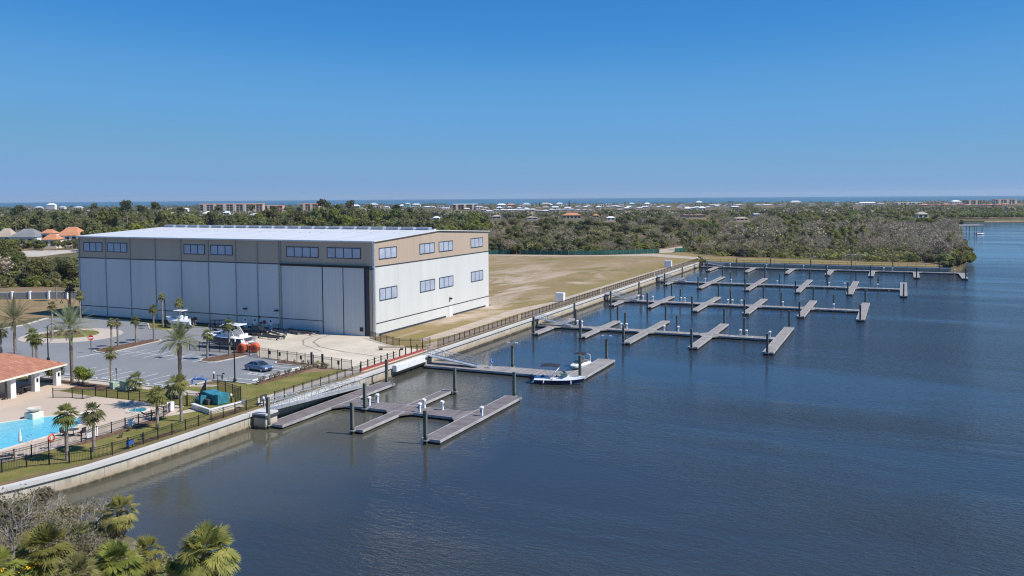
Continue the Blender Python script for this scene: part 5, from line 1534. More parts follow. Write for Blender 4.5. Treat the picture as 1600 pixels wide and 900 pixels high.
def umbrella(x, y, label):
    t = thing('closed_umbrella', label, 'umbrella', (x, y, ZD), 0, 'closed pool umbrellas')
    m = MB(); m.lathe([(.03, 0), (.03, 2.9)], n=8); m.build('pole', 'white_paint', t)
    m = MB(); m.lathe([(.1, 1.35), (.19, 1.5), (.15, 2.0), (.1, 2.5), (.03, 2.85)], n=10); m.build('folded_canopy', 'umbrella_cloth', t)
    m = MB(); m.lathe([(.35, 0), (.35, .06), (.08, .14)], n=12); m.build('base', 'dark_grey', t)
umbrella(8.3, -80.1, 'closed pale umbrella on the left of the pool deck'); umbrella(5.6, -72.6, 'closed pale umbrella between the pool and the dark table')
t = thing('pool_table', 'dark round patio table on the pool deck', 'table', (6.9, -72.6, ZD))
m = MB(); m.lathe([(0, .70), (.6, .70), (.6, .74), (0, .75)], n=18); m.build('tabletop', 'dark_grey', t)
m = MB(); m.lathe([(.3, 0), (.05, .06), (.05, .7)], n=10); m.build('pedestal', 'black_metal', t)
def patio_chair(x, y, rz, label, mat='black_canvas'):
    t = thing('patio_chair', label, 'chair', (x, y, ZD), rz, 'dark patio chairs')
    m = MB(); m.bbox(-.3, .3, -.3, .3, .4, .47, .02); m.build('seat', mat, t)
    m = MB(); m.bbox(-.3, .3, .26, .34, .47, 1.0, .02); m.build('backrest', mat, t)
    for sx in (-.27, .27):
        for sy in (-.27, .27):
            m = MB(); m.box(sx - .025, sx + .025, sy - .025, sy + .025, 0, .4); m.build('leg', 'black_metal', t)
patio_chair(6.0, -73.1, R(100), 'dark patio chair left of the round table'); patio_chair(7.9, -72.3, R(-80), 'dark patio chair right of the round table')
patio_chair(-16.6, -64.2, R(60), 'dark patio chair under the pavilion roof behind the left column'); patio_chair(-17.5, -61.3, R(-60), 'dark patio chair under the pavilion roof between the columns')
patio_chair(-18.2, -60.0, R(100), 'dark patio chair deep in the pavilion shade')
t = thing('pavilion_table', 'dark table under the tiled pavilion roof', 'table', (-17.6, -60.4, ZD + .3))
m = MB(); m.bbox(-.6, .6, -.6, .6, .7, .76, .02); m.build('tabletop', 'dark_grey', t)
m = MB(); m.cbox(0, 0, .12, .12, 0, .7); m.build('pedestal', 'black_metal', t)
def lounger(x, y, rz, label):
    t = thing('sun_lounger', label, 'lounger', (x, y, ZD), rz, 'sun loungers')
    m = MB(); m.bbox(0, 1.3, -.32, .32, .3, .38, .02); m.build('seat', 'black_canvas', t)
    m = MB(); m.loft([[(0, -.32, .3), (0, .32, .3), (0, .32, .38), (0, -.32, .38)], [(-.55, -.32, .78), (-.55, .32, .78), (-.6, .32, .85), (-.6, -.32, .85)]]); m.build('backrest', 'black_canvas', t)
    for sx in (-.05, 1.15):
        for sy in (-.27, .27):
            m = MB(); m.box(sx - .025, sx + .025, sy - .025, sy + .025, 0, .3); m.build('leg', 'black_metal', t)
lounger(7.9, -82.2, R(60), 'dark sun lounger on the left edge of the pool deck'); lounger(8.0, -63.3, R(80), 'dark sun lounger near the spa beside a leaning palm')
for x, y, lb in ((4.5, -76.5, 'curved pool handrail on the long side of the swimming pool'), (4.9, -62.6, 'curved handrail beside the round spa')):
    t = thing('pool_handrail', lb, 'handrail', (x, y, ZD), 0, 'pool handrails')
    for s in (-.25, .25):
        m = MB(); m.tube([(.4, s, 0), (.4, s, .7), (.25, s, .85), (0, s, .8), (-.5, s, .2), (-.6, s, -.05)], .03, 6); m.build('rail', 'chrome', t)
# clay tiled pavilion (only its right end is in frame)
t = thing('pool_pavilion', 'stucco pool pavilion with clay tile hip roof and square columns', 'pavilion', (-14.0, -55.0, L), 0)
A_ = RF(0, 0)
e0 = Vector((-17.3, -54.0)); e1 = Vector((-15.1, -65.6)); dv = (e1 - e0).normalized(); nv_ = Vector((dv.y, -dv.x))
if nv_.x > 0: nv_ = -nv_
def pl(a, b): # a along the eave from the right corner, b back from the eave
    q = e0 + dv * a + nv_ * b; return (q.x + 14.0, q.y + 55.0)
zE = 3.25; zR = 5.6; LN = 24; DP = 11
m = MB()
c0, c1, c2, c3 = pl(0, 0), pl(LN, 0), pl(LN, DP), pl(0, DP); r0, r1 = pl(DP / 2, DP / 2), pl(LN - DP / 2, DP / 2)
m.add([(*c0, zE), (*c1, zE), (*c2, zE), (*c3, zE), (*r0, zR), (*r1, zR)], [(0, 1, 5, 4), (1, 2, 5), (2, 3, 4, 5), (3, 0, 4)])
roof_o = m.build('roof', 'clay_tile', t)
m = MB()
for q in range(0, 25):
    f = q / 24
m = MB(); cs = [c0, c1, c2, c3]
ins_ = [pl(.45, .45), pl(LN - .45, .45), pl(LN - .45, DP - .45), pl(.45, DP - .45)]
for i in range(4):
    j = (i + 1) % 4; m.prism([cs[i], cs[j], ins_[j], ins_[i]], zE - .26, zE - .02)
m.build('fascia', 'cream_trim', t)
m = MB(); m.prism(ins_, zE - .2, zE - .1); m.build('soffit', 'cream_trim', t)
for (a, b) in ((1.0, 1.0), (1.0, 5.2), (5.0, 1.0), (9.2, 1.0), (13.5, 1.0)):
    q = pl(a, b); m = MB(); m.cbox(q[0], q[1], .75, .75, 0, zE - .26); o = m.build('column', 'white_paint', t)
    if b < 2 and a < 6:
        m = MB(); m.cbox(q[0] + .42, q[1], .1, .24, 1.6, 2.1); m.build('sconce', 'black_metal', o)
m = MB()
w0, w1 = pl(7.0, 4.2), pl(LN - 1, 4.2); w2, w3 = pl(LN - 1, DP - 1), pl(7.0, DP - 1)
m.prism([w0, w1, w2, w3], 0, zE - .24); wl = m.build('wall', 'stucco', t)
m = MB(); q0, q1 = pl(8.0, 4.14), pl(9.4, 4.14); m.bar((*q0, 1.9), (*q1, 1.9), .1, 1.1); m.build('window', 'glass_dark', wl)
m = MB(); s0, s1, s2, s3 = pl(-.2, -1.6), pl(LN, -1.6), pl(LN, DP), pl(-.2, DP); m.prism([s0, s1, s2, s3], -.3, .12); m.build('step', 'deck_pavers', t)
m = MB(); s0, s1, s2, s3 = pl(.1, -.6), pl(LN, -.6), pl(LN, DP), pl(.1, DP); m.prism([s0, s1, s2, s3], -.3, .26); m.build('floor', 'deck_pavers', t)
# ------------------------------------------------------------------ vegetation helpers
rng = np.random.default_rng(11)
def unit(v): return v / np.maximum(np.linalg.norm(v, axis=-1, keepdims=True), 1e-9)
def quads(centres, nrm, sx, sy, spin=None):
    """n flat leaf quads"""
    n = len(centres)
    up = np.tile(np.array([0, 0, 1.0]), (n, 1)) + rng.normal(0, .35, (n, 3))
    a = unit(np.cross(nrm, up)); b = unit(np.cross(nrm, a))
    th = rng.uniform(0, 2 * PI, n)[:, None] if spin is None else spin[:, None]
    a2 = a * np.cos(th) + b * np.sin(th); b2 = -a * np.sin(th) + b * np.cos(th)
    sx = np.broadcast_to(np.asarray(sx, float), (n,))[:, None]; sy = np.broadcast_to(np.asarray(sy, float), (n,))[:, None]
    V = np.stack([centres - a2 * sx - b2 * sy, centres + a2 * sx - b2 * sy * .6, centres + a2 * sx * .8 + b2 * sy, centres - a2 * sx * .7 + b2 * sy * .9], 1).reshape(-1, 3)
    return V, np.arange(4 * n).reshape(n, 4)
class NB:
    def __init__(s): s.V = []; s.F = []; s.n = 0
    def add(s, V, F): s.V.append(np.asarray(V, float)); s.F.append(np.asarray(F) + s.n); s.n += len(V)
    def mesh(s, name, mat): return np_mesh(name, np.concatenate(s.V), np.concatenate(s.F), mat)
def leaf_cloud(nb, clumps, per, size, flat=.8, shell=.55):
    for (c, r) in clumps:
        n = int(per * (np.prod(r) ** (2 / 3)))
        d = unit(rng.normal(0, 1, (n, 3)))
        u = shell + (1 - shell) * rng.random((n, 1)) ** .6
        bumpy = 1 + .18 * np.sin(d[:, :1] * 7 + c[0]) * np.cos(d[:, 1:2] * 6 + c[1])
        p = np.asarray(c) + d * np.asarray(r) * u * bumpy
        nr = unit(d * .8 + rng.normal(0, .55, (n, 3)) + np.array([0, 0, .25]))
        s = size * rng.uniform(.55, 1.3, n)
        nb.add(*quads(p, nr, s, s * rng.uniform(.5, .9, n)))
def limb_tubes(mb, base, dirs, r0, seg=3, n=5):
    for (d, ln) in dirs:
        p = Vector(base); v = Vector(d).normalized(); pts = [p.copy()]; rs = [r0]
        for k in range(seg):
            v = (v + Vector((rnd.uniform(-.3, .3), rnd.uniform(-.3, .3), rnd.uniform(0, .25)))).normalized()
            p = p + v * ln / seg; pts.append(p.copy()); rs.append(r0 * (1 - .75 * (k + 1) / seg))
        mb.tube(pts, rs, n, False)
def branching(mb, p, v, ln, r, depth, n=4, spread=.65, kids=(2, 3), lift=.12):
    p = Vector(p); v = Vector(v).normalized(); pts = [p.copy()]; rs = [r]
    q = p.copy()
    for k in range(3):
        v = (v + Vector((rnd.gauss(0, .16), rnd.gauss(0, .16), rnd.gauss(lift * .5, .1)))).normalized()
        q = q + v * ln / 3; pts.append(q.copy()); rs.append(r * (1 - .13 * (k + 1)))
    mb.tube(pts, rs, n, False)
    if depth == 0: return
    for k in range(rnd.randint(*kids)):
        b = pts[rnd.choice((2, 3, 3))]
        w_ = (v + Vector((rnd.gauss(0, spread), rnd.gauss(0, spread), rnd.gauss(lift, spread * .6)))).normalized()
        branching(mb, b, w_, ln * rnd.uniform(.6, .85), r * .58, depth - 1, max(3, n - 1), spread, kids, lift)

# --- prototypes for the woods (10 m tall, scaled per copy)
PROTO = {}
def proto_tree(kind, cat, trunk_mb, crown_me, tmat):
    r = bpy.data.objects.new(kind, None)
    tr = bpy.data.meshes.new('trunk'); tr.from_pydata(trunk_mb.v, [], trunk_mb.f); tr.materials.append(MAT[tmat])
    PROTO.setdefault(kind, []).append((tr, crown_me, cat))
def make_oak(seed, mat, wide=1.0):
    rnd.seed(seed)
    m = MB(); m.tube([(0, 0, -.3), (.1, .05, 1.6), (.05, .1, 3.4)], [.42, .32, .24], 6, False)
    dirs = [((math.cos(a) * .9, math.sin(a) * .9, rnd.uniform(.5, 1.1)), rnd.uniform(3, 4.8)) for a in np.linspace(0, 5.6, 7)]
    limb_tubes(m, (.05, .1, 2.8), dirs, .2)
    cl = []
    for k in range(13):
        a = rnd.uniform(0, 2 * PI); rr = rnd.uniform(.8, 4.0) * wide
        z = 7.4 - (rr / 4.2) ** 2 * 2.2 + rnd.uniform(-.9, 1.1)
        s = rnd.uniform(1.1, 2.0)
        cl.append(((rr * math.cos(a), rr * math.sin(a), z), (s * 1.15, s * 1.15, s * .85)))
    cl.append(((0, 0, 7.9), (2.0, 2.0, 1.5)))
    nb = NB(); leaf_cloud(nb, cl, 58, .40)
    proto_tree('oak_tree' if mat == 'oak_leaf' else 'bright_tree', 'tree', m, nb.mesh('crown', mat), 'bark')
for s_ in (1, 2, 3): make_oak(s_, 'oak_leaf', 1 + .1 * s_)
make_oak(4, 'bright_leaf'); make_oak(5, 'bright_leaf', 1.1)
def make_bare(seed, leafy):
    rnd.seed(seed)
    m = MB(); m.tube([(0, 0, -.3), (.15, .1, 1.5), (.2, 0, 3)], [.34, .27, .22], 5, False)
    cr = MB()
    for k in range(6):
        a = k * 1.05 + rnd.uniform(-.3, .3)
        branching(cr, (.15, .05, 2.2 + rnd.uniform(-.5, .8)), (math.cos(a), math.sin(a), rnd.uniform(.6, 1.3)), 2.9, .15, 3, 3, .55, (2, 3))
    V = np.array(cr.v); Fq = np.array([f for f in cr.f if len(f) == 4])
    nb = NB(); nb.add(V, Fq)
    # haze of fine twigs near the branch ends
    pts = V[V[:, 2] > 3.5]; sel = pts[rng.integers(0, len(pts), 900)] + rng.normal(0, .55, (900, 3))
    nr = unit(rng.normal(0, 1, (900, 3)))
    nb.add(*quads(sel, nr, rng.uniform(.25, .7, 900), rng.uniform(.025, .05, 900)))
    if leafy:
        sel = pts[rng.integers(0, len(pts), 260)] + rng.normal(0, .5, (260, 3))
        nb.add(*quads(sel, unit(rng.normal(0, 1, (260, 3))), .3, .22))
    proto_tree('bare_tree', 'tree', m, nb.mesh('branches', 'bare_twig'), 'bark')
make_bare(21, False); make_bare(22, False); make_bare(23, True)

def fan_leaf(nb, base, d, plen, Rr, nseg, droop, two=False, wid=.085, arc=105):
    d = unit(np.asarray(d, float)); s = np.cross(d, [0, 0, 1.0]); s = unit(s) if np.linalg.norm(s) > 1e-3 else np.array([1.0, 0, 0])
    tl = .15 + .70 * (1 - max(0.0, d[2]) ** 1.5)
    bd = unit(d + np.array([0, 0, -tl * (1 - .35 * max(0, -d[2]))]) + rng.normal(0, .10, 3)); n = np.cross(s, bd)
    hub = np.asarray(base) + d * plen + np.array([0, 0, -.12 * plen * droop])
    pw = Rr * .018 + .008
    nb.add([base - s * pw, base + s * pw, hub + s * pw * .6, hub - s * pw * .6], [[0, 1, 2, 3]])
    for k in range(nseg):
        ph = R(-arc + 2 * arc * (k + .5) / nseg)
        ld = unit(bd * math.cos(ph) + s * math.sin(ph) + n * (.22 - .12 * abs(math.sin(ph))) + rng.normal(0, .05, 3))
        ln = Rr * (1 - .28 * (ph / R(arc)) ** 2) * rng.uniform(.88, 1.08)
        w_ = unit(np.cross(ld, n)) * (Rr * wid)
        m1 = hub + ld * ln * .55 - np.array([0, 0, droop * ln * .10]); tip = hub + ld * ln - np.array([0, 0, droop * ln * .42])
        if two:
            m0 = hub + ld * ln * .25 - np.array([0, 0, droop * ln * .02])
            nb.add([hub - w_ * .15, hub + w_ * .15, m0 + w_ * .8, m0 - w_ * .8, m1 + w_ * .75 - n * .01, m1 - w_ * .75 + n * .02, tip + w_ * .12, tip - w_ * .12], [[0, 1, 2, 3], [3, 2, 4, 5], [5, 4, 6, 7]])
        else:
            nb.add([hub, m1 + w_, tip, m1 - w_], [[0, 1, 2, 3]])
def fan_crown(nleaf, plen, Rr, nseg, two=False, lo=-55, hi=85, centre=(0, 0, 0), droop=.8, arc=105, wid=.085):
    nb = NB(); c = np.array(centre, float)
    for k in range(nleaf):
        f = (k + .5) / nleaf
        el = R(hi - (hi - lo) * f ** .8 + rng.uniform(-15, 15)); az = k * 2.39996 + rng.uniform(-.2, .2)
        d = np.array([math.cos(el) * math.cos(az), math.cos(el) * math.sin(az), math.sin(el)])
        fan_leaf(nb, c + d * .08, d, plen * rng.uniform(.8, 1.15) * (.55 + .45 * f ** .5), Rr * rng.uniform(.85, 1.1), nseg, droop * (.35 + .9 * f), two, wid, arc)
    return nb
def wood_palm(seed):
    rnd.seed(seed)
    b = rnd.uniform(-.5, .5)
    m = MB(); m.tube([(0, 0, -.3), (b * .3, .1, 3), (b, .2, 6), (b * 1.3, .2, 8.3)], [.26, .21, .19, .21], 6, False)
    nb = fan_crown(26, .95, 1.05, 9, False, -60, 85, (b * 1.3, .2, 8.4), .8, 100, .12)
    proto_tree('sabal_palm', 'palm tree', m, nb.mesh('crown', 'palm_leaf'), 'palm_trunk')
for s_ in (31, 32): wood_palm(s_)
def make_pine(seed):
    rnd.seed(seed)
    m = MB(); m.tube([(0, 0, -.3), (.1, 0, 4), (-.1, .1, 8.6)], [.22, .17, .07], 6, False)
    limb_tubes(m, (0, .05, 6.2), [((math.cos(a), math.sin(a), .5), 2) for a in (0, 1.3, 2.6, 3.9, 5.2)], .07)
    cl = []
    for k in range(9):
        a = rnd.uniform(0, 2 * PI); rr = rnd.uniform(.3, 2.1); s = rnd.uniform(.55, .95)
        cl.append(((rr * math.cos(a), rr * math.sin(a), 8.9 - rr * .35 + rnd.uniform(-.9, .4)), (s * 1.3, s * 1.3, s * .6)))
    nb = NB(); leaf_cloud(nb, cl, 75, .24)
    proto_tree('pine_tree', 'pine', m, nb.mesh('crown', 'pine_leaf'), 'bark')
for s_ in (41, 42): make_pine(s_)
def make_shrub(seed, mat):
    rnd.seed(seed)
    m = MB(); limb_tubes(m, (0, 0, -.2), [((math.cos(a), math.sin(a), 1.1), 4.5) for a in (0, 1.1, 2.3, 3.6, 4.8)], .16)
    cl = []
    for k in range(10):
        a = rnd.uniform(0, 2 * PI); rr = rnd.uniform(0, 5.2); s = rnd.uniform(1.6, 2.9)
        cl.append(((rr * math.cos(a), rr * math.sin(a), 6.2 - rr * .5 + rnd.uniform(-2.2, .8)), (s * 1.2, s * 1.2, s)))
    nb = NB(); leaf_cloud(nb, cl, 34, .62)
    proto_tree('shrub', 'shrub', m, nb.mesh('foliage', mat), 'bark')
for s_, mt in ((51, 'scrub_leaf'), (52, 'bright_leaf'), (53, 'scrub_leaf'), (54, 'oak_leaf')): make_shrub(s_, mt)

_made = {}
def plant(kind, x, y, h, label, group, var=None, wide=1.0, z=L):
    ps = PROTO[kind]; i = rnd.randrange(len(ps)) if var is None else var
    tr, cr, cat = ps[i]
    o = bpy.data.objects.new(kind, None); C.objects.link(o); o.location = (x, y, z)
    s = h / 10; o.rotation_euler = (0, 0, rnd.uniform(0, 2 * PI)); sx = s * wide * rnd.uniform(.9, 1.15)
    o.scale = (sx, sx, s)
    tag(o, label, cat, group)
    link('trunk' if kind != 'shrub' else 'stem', tr, o); link(cr.name.split('.')[0], cr, o)
    return o

# ------------------------------------------------------------------ far houses
VIEWS = []    # (px0, px1, y_bottom_visible, distance): keep these sight lines open
def yh(px): return 307 - .0069 * (px - 800)
WALLS = {'white': (.78, .78, .77), 'cream': (.70, .62, .48), 'pink': (.62, .36, .28), 'aqua': (.30, .60, .58), 'grey': (.42, .43, .45), 'orange': (.65, .27, .12), 'green': (.28, .40, .32), 'tan': (.5, .41, .31), 'brown': (.30, .17, .12), 'blue': (.35, .5, .62)}
ROOFS = {'white': (.72, .74, .76), 'grey': (.22, .22, .23), 'orange': (.52, .235, .125), 'tan': (.43, .35, .27), 'brown': (.26, .16, .12), 'pale grey': (.48, .50, .52), 'terracotta': (.38, .15, .10), 'pink': (.55, .28, .21), 'dark': (.08, .08, .085)}
def wmat(kind, c):
    k = kind + '_' + c.replace(' ', '_')
    if k not in MAT: mk(k, (WALLS if kind == 'stucco' else ROOFS)[c], .8, .2, var=.1, scale=.2)
    return k
def house(px, ytop, wpx, d, wall, roof, label, rtype='hip', ybot=None, depth=None, rows=1, cat='house', name='house', group='houses toward the ocean', hr=None, turn=0):
    x, y = at_dist(px, d); wd = wpx / FPX * d; dp = depth or min(wd, 12)
    zt = CZ - (ytop - yh(px)) / FPX * d - L
    zt = max(zt, 3.5)
    t = thing(name, label, cat, (x, y, L), YAW + turn, group)
    rh = 0 if rtype == 'flat' else (hr or min(zt * .36, wd * .22, 5))
    wh_ = zt - rh
    m = MB(); m.box(-wd / 2, wd / 2, 0, dp, -.3, wh_); w_o = m.build('wall', wmat('stucco', wall), t)
    o_ = .5; m = MB(); a, b = wd / 2 + o_, o_
    if rtype == 'flat': m.bbox(-wd / 2 - .3, wd / 2 + .3, -.3, dp + .3, wh_ + .002, wh_ + .7, .1)
    elif rtype == 'hip':
        k = min(dp / 2 + o_, wd * .35)
        m.add([(-a, -b, wh_ + .01), (a, -b, wh_ + .01), (a, dp + b, wh_ + .01), (-a, dp + b, wh_ + .01), (-a + k, dp / 2, zt), (a - k, dp / 2, zt)], [(0, 1, 5, 4), (1, 2, 5), (2, 3, 4, 5), (3, 0, 4), (3, 2, 1, 0)])
    else:
        m.add([(-a, -b, wh_ + .01), (a, -b, wh_ + .01), (a, dp + b, wh_ + .01), (-a, dp + b, wh_ + .01), (-a, dp / 2, zt), (a, dp / 2, zt)], [(0, 1, 5, 4), (2, 3, 4, 5), (1, 2, 5), (3, 0, 4), (3, 2, 1, 0)])
    m.build('roof', wmat('roofing', roof), t)
    n = max(2, int(wd / 4)); st = max(1, int(wh_ / 3.1)) if rows == 1 else rows
    pane = None
    for r_ in range(st):
        for k in range(n):
            cx = -wd / 2 + wd * (k + .5) / n; z0 = wh_ * (r_ + .3) / st
            if pane is None:
                q = MB(); q.box(-wd / n * .28, wd / n * .28, -.08, .02, 0, wh_ / st * .5); o = q.build('window', 'glass_dark', t); pane = o.data
            else: o = link('window', pane, t)
            o.location = (cx, 0, z0)
    VIEWS.append((px - wpx / 2 - 1, px + wpx / 2 + 1, ybot if ybot else ytop + 6, d))
    return t
H = house
# left edge, beyond the trees
H(34, 358, 40, 500, 'white', 'grey', 'grey hip roofed white house at the left edge of the woods', ybot=371, hr=4.6, depth=14)
H(104, 355, 34, 500, 'white', 'orange', 'white house with big orange tiled hip roof left of the warehouse', ybot=374, rows=1, hr=4.8, depth=14)
H(73, 358.5, 18, 492, 'white', 'orange', 'white house wing with small orange roof left of the big orange roofed house', ybot=374, hr=2.2)
H(76, 366, 22, 478, 'cream', 'orange', 'low white garage with orange roof in front of the orange roofed houses', ybot=377, depth=8, hr=3.0)
H(4, 357, 24, 520, 'cream', 'tan', 'tan roofed cream house cut by the left edge of the photo', ybot=370, hr=5)
H(80, 317.5, 13, 2300, 'white', 'white', 'tall white house with rounded pale roof on the far left shore', ybot=327)
for px_, yt_, w_ in ((60, 322, 10), (97, 322, 9), (122, 322, 12)):
    H(px_, yt_, w_, 2200, 'white', 'pale grey', f'tiny white house on the far left shore {"left of" if px_ < 70 else ("right of" if px_ < 110 else "two places right of")} the rounded one', ybot=325)
# long beige apartment building with balconies
def apartments(px, ytop, wpx, d, wall, roof, label, ybot, bays, storeys, hip=True):
    x, y = at_dist(px, d); wd = wpx / FPX * d; zt = CZ - (ytop - yh(px)) / FPX * d - L
    t = thing('apartment_building', label, 'apartments', (x, y, L), YAW, 'apartment blocks by the ocean')
    m = MB(); m.box(-wd / 2, wd / 2, 0, 16, -.3, zt * .9); m.build('wall', wmat('stucco', wall), t)
    m = MB()
    m.bbox(-wd / 2 - .5, wd / 2 + .5, -.6, 16.6, zt * .9 + .01, zt, zt * .06); m.build('roof', wmat('roofing', roof), t)
    bay = MB(); bw = wd / bays; bay.box(-bw * .3, bw * .3, -.3, .1, 0, zt * .9 / storeys * .6)
    me = None
    tw = None
    for k in range(bays):
        cx = -wd / 2 + bw * (k + .5)
        if k % 3 == 1:
            q = MB(); q.box(-bw * .42, bw * .42, -1.2, -.01, 0, zt * .93)
            if tw is None: o = q.build('stair_tower', wmat('stucco', 'cream'), t); tw = o.data
            else: o = link('stair_tower', tw, t)
            o.location = (cx, 0, 0); continue
        for r_ in range(storeys):
            if me is None: o = bay.build('balcony', 'glass_dark', t); me = o.data
            else: o = link('balcony', me, t)
            o.location = (cx, 0, zt * .9 * (r_ + .22) / storeys)
    VIEWS.append((px - wpx / 2, px + wpx / 2, ybot, d))
apartments(362, 318.2, 98, 1700, 'tan', 'pink', 'long beige apartment block with pale stair towers above the warehouse roof', 330, 19, 4)
apartments(428, 320.5, 28, 1750, 'pink', 'pink', 'pink roofed apartment block right of the long beige one', 330, 7, 2)
apartments(485, 318, 30, 1750, 'pink', 'orange', 'salmon roofed apartment block half hidden behind a round oak', 329, 8, 3)
apartments(727, 318.5, 38, 1800, 'brown', 'white', 'brown red apartment block with white flat roof edge', 329, 9, 3)
apartments(1522, 312.5, 24, 2000, 'tan', 'brown', 'brown apartment building rising behind terracotta townhouses', 320, 7, 4)
apartments(1572, 311.5, 34, 2050, 'cream', 'terracotta', 'pale apartment building with gabled tops at the far right', 319, 8, 4)
apartments(1420, 316.5, 44, 2200, 'white', 'white', 'long low white building by the ocean right of the wood', 319, 10, 1)
# single houses standing in the wood
for px_, yt_, w_, d_, wl_, rf_, lb, yb in (
    (590, 333, 12, 1100, 'tan', 'orange', 'orange roofed house among trees above the warehouse ridge', 338), (682, 338, 10, 1000, 'white', 'white', 'small white roofed house among trees right of the warehouse ridge', 342),
    (832, 338, 16, 1000, 'white', 'tan', 'white house with tan roof alone in the scrub', 345), (894, 332.5, 29, 1000, 'tan', 'orange', 'large orange tiled house standing in the wood', 344),
    (932, 334.5, 9, 1050, 'tan', 'orange', 'small orange roof right of the large orange tiled house', 339), (955, 338, 13, 950, 'white', 'white', 'white cottage with pale roof deep in the wood', 347),
    (776, 336, 14, 1050, 'grey', 'tan', 'dull tan roofed house in scrub beside the warehouse corner', 345), (1090, 334, 26, 1050, 'tan', 'brown', 'wide brown roofed house in the middle of the wood', 342),
    (1072, 335, 13, 1080, 'grey', 'brown', 'narrow brown roofed house left of the wide brown roof', 340), (1160, 339, 19, 900, 'cream', 'tan', 'tan roofed house in front of the lagoon strip', 347),
    (1443, 331, 16, 950, 'cream', 'tan', 'tan roofed house near the river end of the wood', 339), (1183, 334.5, 10, 1100, 'white', 'pale grey', 'low pale roofed house right of the lagoon strip', 338),
    (325, 330, 16, 1250, 'white', 'white', 'white house below the left end of the beige apartments', 335), (354, 330, 10, 1250, 'white', 'white', 'white house below the middle of the beige apartments', 335),
    (397, 333, 14, 1150, 'grey', 'pale grey', 'grey roofed house below the right end of the beige apartments', 338), (290, 325, 8, 1500, 'white', 'white', 'small white house left of the beige apartments', 330)):
    H(px_, yt_, w_, d_, wl_, rf_, lb, ybot=yb, group='houses in the wood')
# shoreline rows
row = [(506, 318, 12, 'pink', 'pink'), (556, 319.5, 12, 'aqua', 'white'), (584, 317, 13, 'white', 'pale grey'), (592, 321, 6, 'pink', 'orange'), (604, 322.5, 9, 'white', 'white'), (628, 319.5, 8, 'white', 'white'), (637, 317, 8, 'aqua', 'aqua'), (651, 317.5, 13, 'white', 'pale grey'),
       (668, 322, 12, 'white', 'white'), (677, 324, 7, 'white', 'white'), (690, 321.5, 8, 'white', 'pale grey'), (699, 320, 7, 'white', 'dark'), (752, 322, 6, 'white', 'white'), (784, 318, 15, 'white', 'white'), (799, 318, 14, 'orange', 'orange'), (814, 318.5, 5, 'white', 'green'), (823, 317, 13, 'white', 'pale grey'),
       (853, 316.5, 14, 'blue', 'tan'), (860, 318, 8, 'white', 'white'), (875, 316.5, 12, 'white', 'pale grey'), (889, 320, 8, 'white', 'white'), (905, 321, 7, 'white', 'white'), (920, 320, 9, 'white', 'pale grey'), (940, 319.5, 7, 'white', 'white'), (952, 318.5, 8, 'white', 'white'), (962, 322, 10, 'white', 'white'),
       (972, 317.5, 6, 'white', 'white'), (988, 316.5, 9, 'aqua', 'pale grey'), (1012, 316.5, 9, 'white', 'white'), (1022, 321, 8, 'cream', 'white'), (1036, 323.5, 7, 'white', 'white'), (1046, 324.5, 12, 'pink', 'tan'), (1067, 320, 14, 'grey', 'pale grey'), (1093, 314, 10, 'green', 'white'), (1118, 321, 20, 'grey', 'white'),
       (1139, 320, 9, 'white', 'white'), (1143, 315, 7, 'grey', 'dark'), (1155, 321.5, 13, 'blue', 'white'), (1186, 319, 12, 'white', 'pale grey'), (1200, 321, 16, 'white', 'white'), (1220, 319, 10, 'grey', 'grey'), (1244, 313.5, 17, 'tan', 'pale grey'), (1267, 318, 6, 'white', 'white'), (1308, 315.5, 6, 'white', 'white'),
       (1356, 315.5, 26, 'white', 'white'), (1341, 322.5, 7, 'white', 'white'), (1378, 317, 12, 'grey', 'pale grey'), (1495, 312.5, 14, 'white', 'white')]
row.sort()
nm = {k: 0 for k in WALLS}
cnt = {}
for px_, yt_, w_, wl_, rf_ in row: cnt[(wl_, rf_)] = cnt.get((wl_, rf_), 0) + 1
seen = {}
for px_, yt_, w_, wl_, rf_ in row:
    rf2 = rf_ if rf_ in ROOFS else 'pale grey'
    seen[(wl_, rf_)] = seen.get((wl_, rf_), 0) + 1
    tall = w_ < 1.15 * (326 - yt_) and yt_ < 318
    lb = f'{"tall " if tall else ""}{wl_} house with {rf2} roof on the ocean shore' + (f', {ORD[seen[(wl_, rf_)] - 1]} such from the left' if cnt[(wl_, rf_)] > 1 else '')
    H(px_, yt_, w_, 2150, wl_, rf2, lb, 'hip' if w_ > 8 else rnd.choice(('flat', 'hip')), ybot=yt_ + (7 if tall else 4), group='houses along the ocean shore')
# second row of low pale roofs
k_ = 0
for px_ in (756, 765, 776, 787, 797, 806, 815, 824, 833, 843, 853, 863, 873, 883, 893, 904, 914, 924, 970, 980, 1075, 1083, 1098):
    yt_ = rnd.uniform(325, 329.5) - (3 if px_ > 960 else 0); w_ = rnd.uniform(8, 13)
    wl_ = rnd.choice(('white', 'cream', 'grey', 'white')); rf_ = rnd.choice(('white', 'pale grey', 'tan', 'pale grey', 'white'))
    H(px_, yt_, w_, rnd.uniform(1480, 1620), wl_, rf_, f'low {wl_} house with {rf_} roof, {ORD[k_]} from left in the inland house row', 'hip', ybot=yt_ + 3, group='low houses in the inland row'); k_ += 1
k_ = 0
for px_ in np.arange(1446, 1606, 11.5):
    rf_ = 'terracotta' if k_ % 3 else 'pink'
    H(float(px_), rnd.uniform(317.5, 320), 11, rnd.uniform(1780, 1880), rnd.choice(('pink', 'cream', 'tan')), rf_ if px_ < 1570 else 'orange', f'terracotta roofed townhouse, {ORD[k_]} from the left in the riverside terrace', 'hip', ybot=322.5, group='townhouses at the far right'); k_ += 1
rnd.seed(55); k_ = 0
